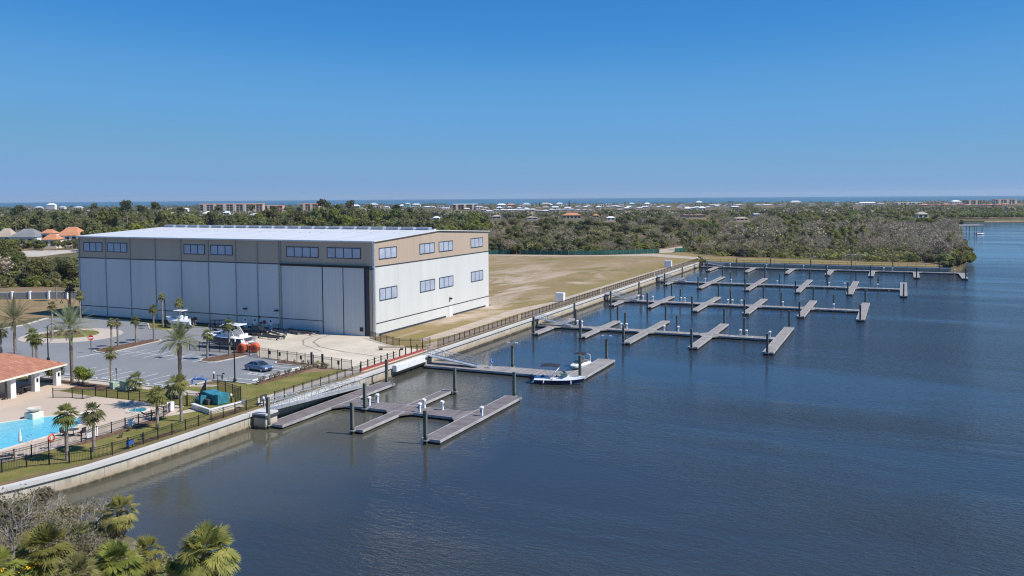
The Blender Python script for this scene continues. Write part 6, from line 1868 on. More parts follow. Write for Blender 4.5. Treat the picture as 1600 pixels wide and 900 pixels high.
for k in range(30):
    px_ = 700 + k * 15.6 + rnd.uniform(-4, 4); yt_ = rnd.uniform(321.5, 325)
    wl_ = rnd.choice(('white', 'white', 'cream', 'white', 'pink', 'grey')); rf_ = rnd.choice(('white', 'pale grey', 'white', 'tan', 'orange' if k % 4 == 0 else 'white'))
    H(px_, yt_, rnd.uniform(6, 11), rnd.uniform(1750, 1950), wl_, rf_, f'small {wl_} house with {rf_} roof, {ORD[k_]} from left in the middle house row', rnd.choice(('hip', 'gable')), ybot=yt_ + 3.5, group='small houses in the middle row'); k_ += 1
# boat lift dock on the far bank
bx, by = at(1518, 366, 0)
t = thing('boat_lift_dock', 'wooden boat lift dock with a roof standing in the river beyond the trees', 'dock', (bx, by, 0), YAW)
m = MB(); m.box(-22, 6, -1, 1, 1.5, 1.7); m.build('walkway', 'dock_edge', t)
m = MB(); m.bbox(-9, 9, 1.2, 9, 6.2, 6.6, .2); m.build('roof', 'dock_edge', t)
for xx in (-8.5, -3, 3, 8.5):
    for yy in (1.5, 8.6):
        m = MB(); m.lathe([(.25, -2), (.22, 6.2)], (xx, yy, 0), 8); m.build('post', 'pile_concrete', t)
t = thing('moored_boat', 'small white boat tied under the far boat lift', 'boat', (bx + 3, by - 2.5, 0), YAW)
st = make_hull(t, 6, 2.2, .8, 1.0, 'white_gelcoat'); make_deck(t, st, 6)

# ------------------------------------------------------------------ woods
VIEWS.append((45, 127, 401, 440))
ROADS = [[at(*p) for p in ((-60, 408), (60, 404), (127, 397), (127, 387), (80, 388), (-60, 390))]]
def inside(poly, x, y):
    c = False; n = len(poly)
    for i in range(n):
        x0, y0 = poly[i]; x1, y1 = poly[i - 1]
        if (y0 > y) != (y1 > y) and x < (x1 - x0) * (y - y0) / (y1 - y0) + x0: c = not c
    return c
FIELD_BIG = [(-90, -5), (20, -10), (20, 212), (112, 212), (104, 229), (60, 238), (16, 243), (2, 268), (-10, 258), (-31, 241), (-46, 232), (-86, 226), (-120, 215), (-96, 60), (-90, 30)]
SANDROAD = [(-17, 245), (-3, 262), (-5, 330), (-15, 330), (-20, 290), (-25, 240)]
def bank_x(y):
    pts = [(212, 108), (222, 112), (245, 114.5), (271, 116), (340, 119), (440, 124), (494, 127), (640, 133), (780, 140), (921, 150)]
    for (a, xa), (b, xb) in zip(pts, pts[1:]):
        if a <= y <= b: return xa + (xb - xa) * (y - a) / (b - a)
    return -1e9 if y < 212 else 1e9
def allowed(x, y, f, px):
    if inside(FIELD_BIG, x, y) or inside(SANDROAD, x, y): return False
    for r_ in ROADS:
        if inside(r_, x, y): return False
    if px > 1100 and f < 918 and x > bank_x(y) - 2.5: return False
    if px > 1480 and f < 918: 
        if x > bank_x(y) - 2.5: return False
    if px > 1500 and f < 898: return False
    return True
def limit_h(px, f, h, rad):
    """shorten anything that would hide a house that the photo shows"""
    hw = rad / f * FPX
    for a, b, yb, d in VIEWS:
        if f < d + 2 and px + hw > a and px - hw < b:
            hm = CZ - L - (yb - yh(px)) / FPX * f
            if f > d - 6 and hw and px > a and px < b: return 0
            h = min(h, hm)
    return h
placed = []
def too_close(x, y, r):
    for (a, b, c) in placed[-260:]:
        if (a - x) ** 2 + (b - y) ** 2 < (r + c) ** 2 * .25: return True
    return False
COUNT = {}
def scatter(n, px0, px1, d0, d1, mix, zone, seed, power=1.0, sep=True):
    rnd.seed(seed); made = 0; tries = 0
    kinds = [k for k, *_ in mix]; wts = [w_ for _, w_, *_ in mix]
    while made < n and tries < n * 14:
        tries += 1
        px = rnd.uniform(px0, px1); u = rnd.random() ** power
        f = 1 / (1 / d0 + (1 / d1 - 1 / d0) * u)
        x, y = at_dist(px, f)
        if not allowed(x, y, f, px): continue
        k = rnd.choices(range(len(mix)), wts)[0]
        kind, _, h0, h1, var, lb = mix[k]
        h = rnd.uniform(h0, h1)
        if COUNT.get(kind, 0) >= 298: continue
        rad = h * {'oak_tree': .5, 'bright_tree': .5, 'bare_tree': .48, 'sabal_palm': .2, 'pine_tree': .25, 'shrub': .7}[kind]
        h2 = limit_h(px, f, h, rad)
        if h2 < h * .45 or h2 < 1.2: continue
        h = min(h, h2)
        if sep and too_close(x, y, rad * (.55 if kind == 'shrub' else 1)): continue
        placed.append((x, y, rad))
        v = rnd.choice(var) if isinstance(var, (tuple, list)) else var
        plant(kind, x, y, h, lb, f'{kind.replace("_", " ")}s {zone}', v)
        COUNT[kind] = COUNT.get(kind, 0) + 1; made += 1
Z_ = 'behind the boundary wall left of the warehouse'
scatter(24, -40, 126, 268, 350, [('oak_tree', 5, 8.5, 12, None, 'dark evergreen oak ' + Z_), ('sabal_palm', 2, 6, 9, None, 'sabal palm ' + Z_), ('bare_tree', 2, 8, 11, None, 'grey leafless tree ' + Z_)], Z_, 101)
scatter(34, -40, 126, 266, 360, [('shrub', 1, 3, 6, (1, 3), 'dense green shrub ' + Z_)], Z_, 102)
Z_ = 'around the orange roofed houses'
scatter(70, -40, 126, 400, 490, [('shrub', 2, 2.5, 5, None, 'shrub ' + Z_), ('sabal_palm', 2, 4, 6, None, 'small palm ' + Z_), ('bright_tree', 1, 4, 6, None, 'small leafy tree ' + Z_)], Z_, 103)
Z_ = 'in the wood behind the warehouse'
scatter(300, -60, 770, 520, 1000, [('oak_tree', 42, 12, 18, None, 'dense dark oak ' + Z_), ('bright_tree', 16, 11, 16, None, 'bright green leafy tree ' + Z_), ('sabal_palm', 22, 12, 16, None, 'sabal palm ' + Z_), ('bare_tree', 16, 9, 12, None, 'grey leafless tree ' + Z_)], Z_, 104)
scatter(80, 120, 770, 360, 520, [('oak_tree', 5, 12, 16.5, None, 'dense dark oak ' + Z_), ('bright_tree', 3, 11, 15.5, None, 'bright green leafy tree ' + Z_), ('bare_tree', 3, 8, 11, None, 'grey leafless tree ' + Z_)], Z_, 105)
rnd.seed(77)
for px_, f_, h_ in ((199, 560, 27.8), (193, 585, 25), (243, 640, 27), (166, 600, 23), (505, 620, 27.5), (513, 640, 25.5), (548, 640, 27.2), (530, 660, 23.5), (285, 700, 22.5), (25, 560, 23.5), (35, 640, 25), (150, 800, 25.5), (395, 800, 23), (62, 610, 21), (618, 700, 23), (120, 640, 21), (640, 620, 21), (470, 760, 21), (222, 700, 24), (340, 720, 22), (430, 680, 22), (580, 740, 22.5)):
    x, y = at_dist(px_, f_); plant('pine_tree', x, y, h_, 'tall flat topped pine rising above the wood behind the warehouse', 'pine trees above the wood', None, .72)
rnd.seed(79)
for px_, f_, h_ in ((150, 600, 19), (163, 590, 21), (176, 600, 22), (186, 620, 22.5), (330, 610, 19), (372, 560, 17.5), (300, 560, 18), (405, 600, 18), (505, 600, 22), (522, 590, 21), (536, 600, 20.5), (556, 620, 21.5), (618, 600, 20), (632, 590, 19), (460, 620, 19.5), (60, 620, 19), (20, 600, 18.5), (100, 660, 20), (425, 640, 20.5), (260, 620, 20), (585, 640, 19)):
    x, y = at_dist(px_, f_); plant('bright_tree' if int(px_) % 3 == 0 else 'oak_tree', x, y, h_, 'big spreading tree standing above the wood behind the warehouse', 'big trees above the wood', None, .8)
Z_ = 'in the scrub behind the dry field'
scatter(220, 758, 1085, 352, 470, [('shrub', 70, 3, 6.2, None, 'rounded shrub ' + Z_), ('sabal_palm', 14, 4, 7.5, None, 'sabal palm ' + Z_), ('bare_tree', 12, 4.5, 7, None, 'grey leafless tree ' + Z_), ('oak_tree', 12, 4.5, 7, None, 'dark oak ' + Z_)], Z_, 106)
scatter(140, 758, 1085, 470, 700, [('shrub', 30, 2.5, 4.5, None, 'rounded shrub ' + Z_), ('sabal_palm', 12, 5, 8, None, 'sabal palm ' + Z_), ('bare_tree', 22, 5, 8, None, 'grey leafless tree ' + Z_), ('oak_tree', 20, 5, 8, None, 'dark oak ' + Z_)], Z_, 107)
scatter(170, 758, 1100, 700, 1040, [('bare_tree', 26, 6, 9, None, 'grey leafless tree ' + Z_), ('oak_tree', 34, 6, 9, None, 'dark oak ' + Z_), ('sabal_palm', 14, 7, 9, None, 'sabal palm ' + Z_), ('bright_tree', 10, 6, 8, None, 'bright green leafy tree ' + Z_)], Z_, 108)
Z_ = 'in the wood above the far sea wall'
scatter(75, 1075, 1480, 372, 440, [('shrub', 46, 2.5, 5, None, 'rounded shrub ' + Z_), ('sabal_palm', 22, 5, 9, None, 'sabal palm ' + Z_), ('oak_tree', 18, 6, 9, None, 'dark oak ' + Z_), ('bare_tree', 14, 6.5, 10, None, 'grey leafless tree ' + Z_)], Z_, 109)
T_ = lambda w_: [('bare_tree', w_[0], 8, 12.5, (0, 1, 2), 'grey leafless tree ' + Z_), ('sabal_palm', w_[1], 8, 11.5, None, 'sabal palm ' + Z_), ('oak_tree', w_[2], 8, 11.5, None, 'dark oak ' + Z_), ('bright_tree', w_[3], 6, 9.5, None, 'bright green leafy tree ' + Z_)]
scatter(125, 1075, 1390, 400, 620, T_((22, 36, 26, 14)), Z_, 110)
scatter(60, 1390, 1500, 400, 620, T_((70, 12, 10, 6)), Z_, 113)
scatter(105, 1075, 1390, 620, 1040, T_((26, 22, 36, 14)), Z_, 111)
scatter(45, 1390, 1510, 620, 1040, T_((50, 10, 30, 8)), Z_, 114)
Z_ = 'at the river end of the far sea wall'
rnd.seed(78)
for x, y, kd, h_ in ((107.5, 214.3, 'shrub', 2.6), (110, 215.5, 'shrub', 3.2), (112.3, 220, 'shrub', 3.6), (114, 229, 'shrub', 4), (115.6, 240, 'shrub', 4.4), (116.8, 251, 'shrub', 4.6), (117.6, 262, 'shrub', 4.6), (118.3, 273, 'shrub', 4.5), (119, 300, 'shrub', 5), (120.5, 335, 'shrub', 5), (109, 224, 'shrub', 4.5), (108, 230, 'shrub', 5.5), (111, 240, 'shrub', 5), (104, 236, 'shrub', 4), (111, 252, 'shrub', 5.5), (106, 246, 'bare_tree', 9), (111.5, 262, 'sabal_palm', 10), (109, 247, 'bare_tree', 8.5), (100, 240, 'bare_tree', 10), (107, 262, 'bare_tree', 11),
                 (113, 275, 'bare_tree', 10), (113, 290, 'bare_tree', 10.5), (108, 285, 'bare_tree', 11.5), (115, 310, 'oak_tree', 8), (101, 255, 'bare_tree', 11), (97, 246, 'shrub', 4), (113.5, 268, 'shrub', 5), (114, 300, 'shrub', 5), (116, 330, 'shrub', 6), (116, 350, 'bare_tree', 9), (118, 380, 'shrub', 6), (118, 400, 'bare_tree', 9), (121, 430, 'shrub', 6), (122, 460, 'oak_tree', 8), (124, 480, 'shrub', 6), (127, 540, 'shrub', 7), (131, 600, 'oak_tree', 8), (134, 680, 'shrub', 6)):
    plant(kd, x, y, h_, {'shrub': 'bushy shrub ', 'bare_tree': 'grey leafless tree ', 'sabal_palm': 'leaning palm ', 'oak_tree': 'dark oak '}[kd] + Z_ + ' beside the water', kd.replace('_', ' ') + 's ' + Z_, 1 if kd == 'shrub' and rnd.random() < .5 else None)
for k_, (px_, f_, h_) in enumerate(((60, 470, 5.5), (66, 455, 4.5), (86, 452, 6.5), (90, 462, 5.5), (101, 470, 5), (112, 462, 6.5), (118, 470, 6), (48, 480, 4.5), (28, 470, 5), (12, 480, 5.5))):
    x, y = at_dist(px_, f_); plant('sabal_palm' if k_ % 3 == 2 else ('bright_tree' if k_ % 2 else 'oak_tree'), x, y, h_, 'small garden tree in front of the orange and grey roofed houses', 'garden trees before the roofed houses', None, 1.1)
# norfolk pines on the shore
for px_, yt_, w_ in ((844, 315, 4.5), (890, 312.5, 5.5)):
    x, y = at_dist(px_, 2120); hh = CZ - L - (yt_ - yh(px_)) / FPX * 2120; rr = w_ / FPX * 2120 / 2
    t = thing('norfolk_pine', 'dark conical pine on the ocean shore, ' + ('left' if px_ < 860 else 'right') + ' of the two', 'pine', (x, y, L), 0, 'conical pines on the shore')
    m = MB(); m.lathe([(.4, -.2), (.1, hh)], n=6); m.build('trunk', 'bark', t)
    nb = NB()
    for k in range(9):
        f0 = k / 9; c_ = (0, 0, hh * (.15 + .85 * f0)); r_ = rr * (1 - f0 * .9)
        leaf_cloud(nb, [(c_, (r_, r_, hh * .035))], 16, .7)
    link('crown', nb.mesh('crown', 'pine_leaf'), t)
# far woodland that reads as one mass
def far_wood():
    base = []
    for q in range(5):
        nb = NB(); cl = []
        for k in range(5):
            a = rng.uniform(0, 2 * PI); rr = rng.uniform(0, .55)
            cl.append(((rr * math.cos(a), rr * math.sin(a), rng.uniform(.45, .8)), (.34, .34, .26)))
        d_ = []
        leaf_cloud(nb, cl, 60, .13); base.append((np.concatenate(nb.V), np.concatenate(nb.F)))
    for mat, frac, nm_ in (('oak_leaf', .55, 'far_woodland'), ('bare_twig', .28, 'far_bare_woodland'), ('bright_leaf', .17, 'far_mangrove')):
        nb = NB(); made = 0; N = int(13000 * frac)
        rr = random.Random(hash(nm_) % 1000 if False else len(nm_) * 7)
        while made < N:
            px = rr.uniform(-60, 1660); f = 1 / (1 / 1000 + (1 / 2850 - 1 / 1000) * rr.random() ** .85)
            if px > 1470 and f < 910: continue
            made += 1
            x, y = at_dist(px, f)
            h = rr.uniform(5, 9.5) if f < 1500 else rr.uniform(3.5, 7)
            if px < 700: h *= rr.uniform(1.05, 1.6)
            h = max(min(h, limit_h(px, f, h, h * .6)), 1.2)
            V, F = base[rr.randrange(5)]
            a = rr.uniform(0, 6.28); c_, s_ = math.cos(a), math.sin(a); w_ = h * rr.uniform(.75, 1.25)
            W = np.stack([V[:, 0] * c_ - V[:, 1] * s_, V[:, 0] * s_ + V[:, 1] * c_, V[:, 2]], 1) * np.array([w_, w_, h]) + np.array([x, y, L])
            nb.add(W, F)
        # strip of mangrove on the river's far bank
        if mat != 'bare_twig':
            for k in range(900):
                px = rr.uniform(1475, 1660); f = (rr.uniform(898, 930) if k % 4 == 1 else rr.uniform(912, 1250)) if k % 2 else rr.uniform(1100, 1750)
                x, y = at_dist(px, f); h = max(1.5, min(rr.uniform(4, 7), limit_h(px, f, 9, 4)))
                if h < 1.2 or not allowed(x, y, f, px): continue
                V, F = base[rr.randrange(5)]; w_ = h * 1.2
                nb.add(V * np.array([w_, w_, h]) + np.array([x, y, L]), F)
        o = link(nm_, nb.mesh(nm_, mat)); tag(o, kind='stuff', label={'oak_leaf': 'distant dark green woodland in front of the ocean houses', 'bare_twig': 'distant grey leafless woodland in front of the ocean', 'bright_leaf': 'distant bright green mangrove and scrub'}[mat], cat='woodland')
far_wood()
# low understorey that closes the woodland floor
def understorey(nm_, mat, n, seed, label):
    nb = NB(); rr = random.Random(seed)
    b = NB(); leaf_cloud(b, [((0, 0, .45), (.6, .6, .5)), ((.4, .2, .3), (.4, .4, .35)), ((-.35, -.3, .55), (.35, .35, .4))], 40, .20); V0 = np.concatenate(b.V); F0 = np.concatenate(b.F)
    made = 0
    while made < n:
        made += 1
        px = rr.uniform(-60, 1505); f = 1 / (1 / 340 + (1 / 1050 - 1 / 340) * rr.random())
        if px < 126: f = 1 / (1 / 266 + (1 / 1000 - 1 / 266) * rr.random())
        x, y = at_dist(px, f)
        if not allowed(x, y, f, px): continue
        if 820 < px < 1060 and 440 < f < 600 and rr.random() < .8: continue
        h = min(rr.uniform(1.2, 3.4), limit_h(px, f, 3, 2))
        if h < .6: continue
        w_ = rr.uniform(1.8, 3.8)
        nb.add(V0 * np.array([w_, w_, h]) + np.array([x, y, L]), F0)
    o = link(nm_, nb.mesh(nm_, mat)); tag(o, label, 'scrub', None, 'stuff')
understorey('brown_understorey', 'scrub_leaf', 4200, 5, 'low tangled brown scrub covering the woodland floor')
understorey('green_understorey', 'bright_leaf', 2300, 6, 'low bright green scrub covering the woodland floor')
understorey('dark_understorey', 'oak_leaf', 2600, 8, 'low dark green scrub covering the woodland floor')
print('TREE COUNTS', COUNT)
# ------------------------------------------------------------------ landscaping palms
def small_palm(nm, seed):
    """landscape sabal: slim grey trunk with a compact fan crown (unit height 1, scaled later by building several)"""
def site_palm(x, y, h, label, crown=1.0, lean=(0, 0), leaves=20, z=L, boots=.16, group='young sabal palms around the car park and pool'):
    t = thing('sabal_palm', label, 'palm tree', (x, y, z), 0, group)
    lx, ly = lean; m = MB(); n = 9; pts = []; rs = []
    for k in range(n + 1):
        f = k / n; pts.append((lx * f * f, ly * f * f, h * f)); rs.append((.17 if k % 2 else .15) + .05 * (1 - f) ** 3 + (.03 if f > .7 else 0))
    m.tube(pts, rs, 9, False); m.build('trunk', 'palm_trunk', t, True)
    nb = fan_crown(leaves, .55 * crown, .72 * crown, 13, False, -50, 86, (lx, ly, h), .85, 105, .085)
    link('crown', nb.mesh('crown', 'palm_leaf'), t)
    if leaves > 17:
        nb = NB(); c = np.array([lx, ly, h - .15])
        for k in range(7):
            az = k * .9 + rng.uniform(-.2, .2); d = np.array([math.cos(az) * .6, math.sin(az) * .6, -.8]); fan_leaf(nb, c, d, .3 * crown, .5 * crown, 7, .5, False, .1, 70)
        link('dead_fronds', nb.mesh('dead_fronds', 'dead_leaf'), t)
    return t
for x, y, h, cr_, ln, lb in (
    (14.3, -79.3, 4.9, 1.25, (.1, 0), 'sabal palm on the pool lawn, leftmost of the lower row'), (14.3, -76.0, 4.3, 1.25, (-.15, .1), 'sabal palm on the pool lawn just right of the leftmost one'),
    (13.1, -66.2, 4.0, 1.2, (.15, -.1), 'shaggy sabal palm on the pool lawn beside the spa'),
    (13.4, -62.8, 4.9, 1.0, (0, 0), 'sabal palm in front of the tall feather palm near the compactor'),
    (-10.2, -52.6, 5.1, .9, (.1, 0), 'slim sabal palm in the hedge bed beside the car park'),
    (-36.2, -30.0, 5.0, .8, (.05, 0), 'slim palm on the mulched island, nearest the no-entry sign'), (-37.6, -27.4, 4.6, .75, (-.1, 0), 'slim palm on the mulched island, second from the no-entry sign'),
    (-37.6, -23.3, 4.4, .9, (0, 0), 'slim palm on the mulched island, third from the no-entry sign'), (-36.6, -20.0, 6.2, .9, (0, 0), 'tallest slim palm at the far end of the mulched island'),
    (-69.6, -9.2, 6.3, 1.1, (0, 0), 'palm at the kerb before the left corner of the warehouse'), (-57.5, -25.4, 6.4, 1.0, (.2, 0), 'slim palm on the near edge of the roundabout'),
    (-41.3, -41.6, 4.2, 1.15, (0, 0), 'short palm left of the lamp behind the pavilion'), (-38.0, -43.4, 3.9, 1.15, (0, 0), 'short palm right beside the lamp behind the pavilion'),
    (-50.8, -40.6, 4.2, 1.2, (0, 0), 'short palm at the left edge beyond the pavilion roof'),
    (-49.4, -5.6, 6.5, .8, (0, 0), 'slim palm beside the street lamp on the warehouse verge'), (-46.4, -3.9, 5.2, 1.0, (0, 0), 'slim palm on the warehouse verge behind the fishing boat'),
    (-13.2, -30.6, 4.3, .95, (.1, 0), 'short palm on the island beside the trike'), (-11.7, -27.0, 5.6, .95, (0, 0), 'taller palm on the island in front of the cruiser'),
    (-5.4, -52.6, 1.6, 1.3, (0, 0), 'stubby palm by the green transformer box'), (3.2, -53.8, 1.7, 1.6, (0, 0), 'full stubby palm inside the corner of the pool fence'),
    (-88, 3, 6, 1.2, (0, 0), 'palm left of the warehouse on the dry lawn'), (-112, 18, 6.5, 1.5, (0, 0), 'palm in front of the panel wall')):
    site_palm(x, y, h, lb, cr_, ln, 20 if h > 2 else 16)
def feather_palm(x, y, h, label, flen=2.6, nfr=34):
    t = thing('date_palm', label, 'palm tree', (x, y, L), 0, 'tall feather palms')
    m = MB(); n = 14
    m.tube([(0, 0, h * k / n - .1) for k in range(n + 1)], [(.24 if k % 2 else .21) + (.1 if k > n - 3 else 0) for k in range(n + 1)], 10, False); m.build('trunk', 'date_trunk', t, True)
    nb = NB()
    for k in range(nfr):
        f = (k + .5) / nfr; el = R(84 - 92 * f ** .9 + rng.uniform(-6, 6)); az = k * 2.39996
        d = np.array([math.cos(el) * math.cos(az), math.cos(el) * math.sin(az), math.sin(el)]); p = np.array([0, 0, h + .05])
        s = unit(np.cross(d, [0, 0, 1.0])); L_ = flen * rng.uniform(.85, 1.1); q = p.copy(); v = d.copy(); N = 16; prev = q.copy()
        for j in range(N):
            v = unit(v + np.array([0, 0, -.03 - .035 * f])); q = prev + v * L_ / N
            nb.add([prev - s * .025, prev + s * .025, q + s * .02, q - s * .02], [[0, 1, 2, 3]])
            if j > 2:
                nn = unit(np.cross(s, v)); ll = .52 * math.sin(PI * min(1, (j + 1) / (N + 1)) ** .7) + .08
                for sg in (-1, 1):
                    for e in (0, .5):
                        b0 = prev + (q - prev) * e; ld = unit(s * sg * .8 + v * .65 + nn * .25 + rng.normal(0, .06, 3)); tip = b0 + ld * ll
                        nb.add([b0 - v * .034, b0 + v * .034, tip + v * .02, tip - v * .02], [[0, 1, 2, 3]])
            prev = q
    link('crown', nb.mesh('crown', 'date_leaf'), t)
feather_palm(-46.1, -41.4, 6.2, 'tall feather palm at the left edge beside the roundabout', 4.6, 46)
feather_palm(-18.2, -52.6, 8.0, 'tall feather palm by the pavilion roof corner', 4.2, 44)
feather_palm(8.5, -58.0, 8.6, 'tall feather palm beside the teal compactor', 3.0, 34)

def leafy_bush(x, y, h, r, label, mat='oak_leaf', z=L, group=None, name='round_shrub', size=.11, per=330, n=9):
    t = thing(name, label, 'shrub', (x, y, z), 0, group)
    m = MB()
    for a in range(6): m.tube([(0, 0, -.1), (r * .3 * math.cos(a), r * .3 * math.sin(a), h * .35), (r * .6 * math.cos(a), r * .6 * math.sin(a), h * .75)], [.05, .04, .02], 5, False)
    m.build('stem', 'bark', t)
    cl = []
    for k in range(n):
        a = rnd.uniform(0, 2 * PI); rr = rnd.uniform(0, r * .65); s = rnd.uniform(.3, .5) * r
        cl.append(((rr * math.cos(a), rr * math.sin(a), h * rnd.uniform(.55, .85)), (s, s, s * .8)))
    nb = NB(); leaf_cloud(nb, cl, per, size); link('foliage', nb.mesh('foliage', mat), t)
    return t
rnd.seed(9)
leafy_bush(-21.0, -53.2, 2.7, 1.9, 'round dark shrub beside the pavilion roof corner', group='clipped shrubs by the car park'); leafy_bush(-15.5, -53.3, 2.6, 2.0, 'round shrub in the hedge bed facing the parking bays', 'bright_leaf', group='clipped shrubs by the car park')
k_ = 0
for k in range(11):
    x = 7.4 + rnd.uniform(-.2, .5) + .03 * k; y = -42.0 + 1.15 * k
    leafy_bush(x, y, .9, .5, f'small young shrub, {ORD[k]} from the lower end of the bed by the sedan', 'scrub_leaf', group='young shrubs in the bed by the sedan', name='young_shrub', size=.08, per=260, n=5)
for k, (x, y) in enumerate(((1.2, -28.5), (3.2, -28.4), (4.8, -28.3), (5.6, -27.9))):
    leafy_bush(x, y, .8, .4, f'tiny shrub on the island by the tall fence, {ORD[k]} from left', 'scrub_leaf', group='tiny shrubs on the fence island', name='young_shrub', size=.08, per=260, n=4)
for k, (x, y) in enumerate(((8.4, -29.3), (9.4, -29.4), (10.3, -29.6))):
    leafy_bush(x, y, 1.1, .6, f'olive shrub at the foot of the gate posts, {ORD[k]} from left', 'scrub_leaf', group='shrubs by the gate posts', name='young_shrub', size=.1, per=240, n=5)
for k in range(8):
    a = rnd.uniform(0, 6.28); leafy_bush(-60.5 + 2.4 * math.cos(a), -20.6 + 2.4 * math.sin(a), .9, .7, 'low plant in the mulched centre of the roundabout', 'scrub_leaf', group='plants on the roundabout', name='young_shrub', size=.1, per=200, n=4)
for k in range(4):
    leafy_bush(-140 + 3.6 * k, 8.5 + 1.4 * k, 1.6, 1.6, 'clipped hedge bush in front of the panel wall', 'oak_leaf', group='hedge bushes before the panel wall', name='hedge_bush', size=.2, per=90, n=6)
for k, (x, y) in enumerate(((13.6, -66.6), (12.6, -71), (11.2, -68.6), (15.5, -70.5))):
    leafy_bush(x, y, .7, .5, f'low ornamental plant on the pool lawn slope, {ORD[k]} of four', 'scrub_leaf', group='low plants on the pool lawn', name='young_shrub', size=.09, per=240, n=4)

# ------------------------------------------------------------------ foreground bank
BZ = 1.45
def big_palm(px, py, zc, rad, label, leaves=40, nseg=30, dead=16, lean=0):
    x, y = at(px, py, zc)
    t = thing('sabal_palm', label, 'palm tree', (x, y, BZ), 0, 'big sabal palms on the near bank')
    hz = zc - BZ
    m = MB(); n = 8; m.tube([(lean * (k / n - 1), 0, hz * k / n - .4 * (1 - k / n)) for k in range(n + 1)], [(.23 if k % 2 else .2) for k in range(n + 1)], 10, False); m.build('trunk', 'palm_trunk', t, True)
    nb = fan_crown(int(leaves * 1.25), rad * .60, rad * .45, nseg, True, -42, 88, (0, 0, hz), .5, 112, .066)
    link('crown', nb.mesh('crown', 'fan_leaf'), t)
    nb = NB()
    for k in range(dead):
        az = k * 2.4; el = R(rng.uniform(-80, -38)); d = np.array([math.cos(el) * math.cos(az), math.cos(el) * math.sin(az), math.sin(el)])
        fan_leaf(nb, np.array([0, 0, hz - .1]), d, rad * .38, rad * .42, 16, .9, True, .05, 80)
    link('dead_fronds', nb.mesh('dead_fronds', 'dead_leaf'), t)
    return t
big_palm(314, 866, 5.0, 2.5, 'big fan palm standing alone at the tip of the near bank', 46, 34, 24)
big_palm(180, 800, 4.2, 1.75, 'fan palm with brown skirt at the water edge behind the grey shrubs', 30, 26, 22)
big_palm(62, 862, 4.9, 2.3, 'big fan palm at lower left behind the yellow flowers', 34, 32, 8)
big_palm(172, 884, 4.6, 2.2, 'wide fan palm in the middle of the near bank', 36, 32, 8)
big_palm(221, 862, 4.2, 1.45, 'small upright fan palm between the two big ones', 20, 26, 5)
big_palm(112, 900, 4.9, 1.9, 'fan palm with yellowing fronds cut by the bottom edge', 28, 28, 10)
big_palm(262, 905, 3.6, 1.6, 'low fan palm at the bottom edge beside the lone palm', 22, 26, 14)
big_palm(-15, 895, 5.0, 2.0, 'fan palm partly outside the lower left corner', 26, 28, 6)
def grey_shrub(px, py, ztop, label, depth=4, mat='pale_twig', spread=.7, n0=7, leaf=0):
    x, y = at(px, py, ztop)
    rnd.seed(int(px * 7 + py))
    h = ztop - BZ
    t = thing('bare_shrub', label, 'shrub', (x, y, BZ), 0, 'leafless grey shrubs on the near bank')
    m = MB()
    for k in range(n0):
        a = k * 6.28 / n0 + rnd.uniform(-.3, .3)
        branching(m, (.15 * math.cos(a), .15 * math.sin(a), -.2), (.55 * math.cos(a), .55 * math.sin(a), 1), h * .42, .042, depth, 4, spread, (2, 3), .1)
    m.build('branches', mat, t)
    if leaf:
        nb = NB(); V = np.array(m.v); sel = V[rng.integers(0, len(V), leaf)] + rng.normal(0, .18, (leaf, 3)); sel = sel[sel[:, 2] > .5]
        nb.add(*quads(sel, unit(rng.normal(0, 1, (len(sel), 3))), .09, .06)); link('foliage', nb.mesh('foliage', 'scrub_leaf'), t)
    return t
for k, (px_, py_, zt_, lf) in enumerate(((12, 770, 4.6, 500), (45, 772, 4.4, 300), (75, 775, 4.4, 0), (105, 782, 4.2, 400), (132, 790, 4.2, 0), (150, 778, 4.0, 200), (25, 800, 4.6, 500), (60, 806, 4.4, 200), (95, 815, 4.2, 300), (128, 820, 4.2, 500), (155, 832, 3.9, 0), (185, 845, 3.4, 0), (135, 850, 3.8, 200), (20, 830, 4.8, 0), (110, 845, 4.0, 600), (235, 880, 3.2, 500), (250, 870, 3.0, 400))):
    grey_shrub(px_, py_, zt_, f'tangled leafless grey shrub, {ORD[k]} counted from the sea wall side of the near bank', 4, 'pale_twig' if k % 3 else 'bare_twig', .7, 6, lf)
t = thing('dead_tree', 'pale bare tree with thick forked trunk at the left edge of the near bank', 'tree', (*at(10, 880, 2.5), BZ - .3))
m = MB(); rnd.seed(5)
m.tube([(0, 0, 0), (.1, .1, 1.6), (0, .2, 3.2)], [.2, .16, .12], 8, False); m.build('trunk', 'pale_twig', t)
m = MB()
for k in range(6): branching(m, (.05, .15, 2.0 + .25 * k), (math.cos(k * 1.1), math.sin(k * 1.1), .9), 1.5, .075, 4, 4, .55, (2, 3))
m.build('branches', 'pale_twig', t)
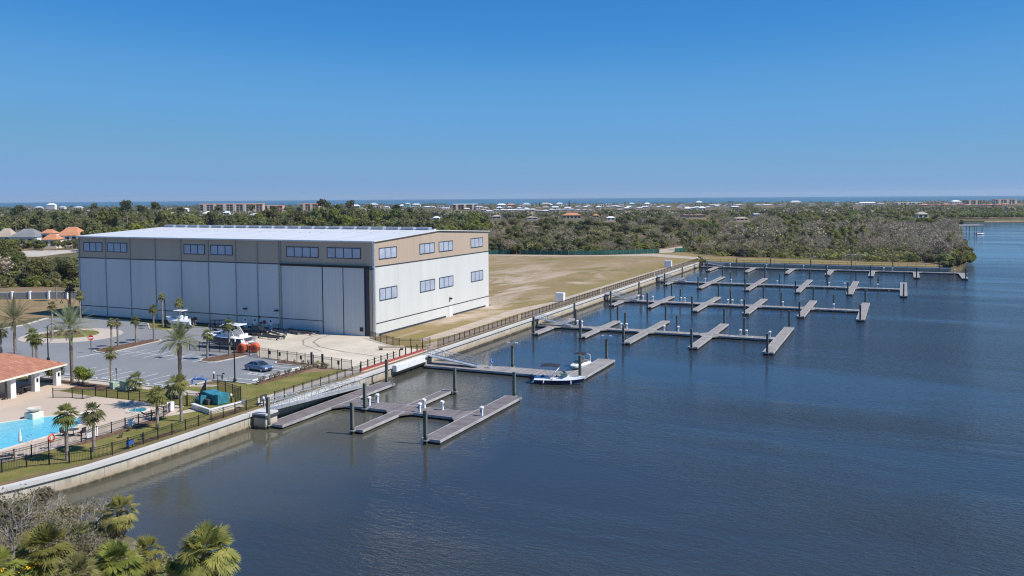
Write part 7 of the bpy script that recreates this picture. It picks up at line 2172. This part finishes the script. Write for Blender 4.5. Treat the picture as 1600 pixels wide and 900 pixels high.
for k, (px_, py_, zt_, r_, mt) in enumerate(((38, 800, 3.4, 1.7, 'scrub_leaf'), (100, 800, 3.3, 1.6, 'scrub_leaf'), (122, 835, 3.3, 1.6, 'bright_leaf'), (75, 830, 3.4, 1.8, 'scrub_leaf'), (5, 790, 3.8, 1.8, 'scrub_leaf'), (165, 835, 2.8, 1.4, 'scrub_leaf'), (240, 890, 2.8, 1.5, 'scrub_leaf'), (150, 865, 3.0, 1.5, 'scrub_leaf'), (60, 775, 3.0, 1.5, 'scrub_leaf'), (205, 895, 3.2, 1.6, 'bright_leaf'), (20, 860, 3.6, 1.5, 'bright_leaf'), (285, 890, 2.4, 1.2, 'scrub_leaf'))):
    x, y = at(px_, py_, zt_ - .5)
    leafy_bush(x, y, zt_ - BZ, r_, f'olive undergrowth bush, {ORD[k]} of the low bushes filling the near bank', mt, BZ, 'undergrowth bushes on the near bank', 'undergrowth_bush', .10, 300, 10)
x, y = at(20, 888, 4.6)
t = thing('flowering_plant', 'plant with bright yellow flower clusters in the lower left corner', 'plant', (x, y, BZ), 0)
m = MB(); rnd.seed(3)
for k in range(7): m.tube([(0, 0, 0), (rnd.uniform(-.4, .4), rnd.uniform(-.4, .4), 1.8), (rnd.uniform(-.8, .8), rnd.uniform(-.8, .8), 3.0)], [.03, .025, .015], 5, False)
m.build('stem', 'bark', t)
nb = NB(); leaf_cloud(nb, [((rnd.uniform(-.8, .8), rnd.uniform(-.8, .8), rnd.uniform(2.0, 2.9)), (.45, .45, .3)) for k in range(8)], 260, .12); link('foliage', nb.mesh('foliage', 'bright_leaf'), t)
nb = NB(); leaf_cloud(nb, [((rnd.uniform(-.9, .9), rnd.uniform(-.9, .9), rnd.uniform(3.0, 3.4)), (.22, .22, .12)) for k in range(11)], 900, .05); link('flower_cluster', nb.mesh('flower_cluster', 'yellow_flower'), t)
# ------------------------------------------------------------------ sea air
if HAZE:
    hz_ = MB(); hz_.box(-13000, 13000, -13000, 13000, -5.5, 62)
    MAT['haze'] = m_haze(); o = hz_.build('haze', 'haze'); tag(o, kind='stuff')
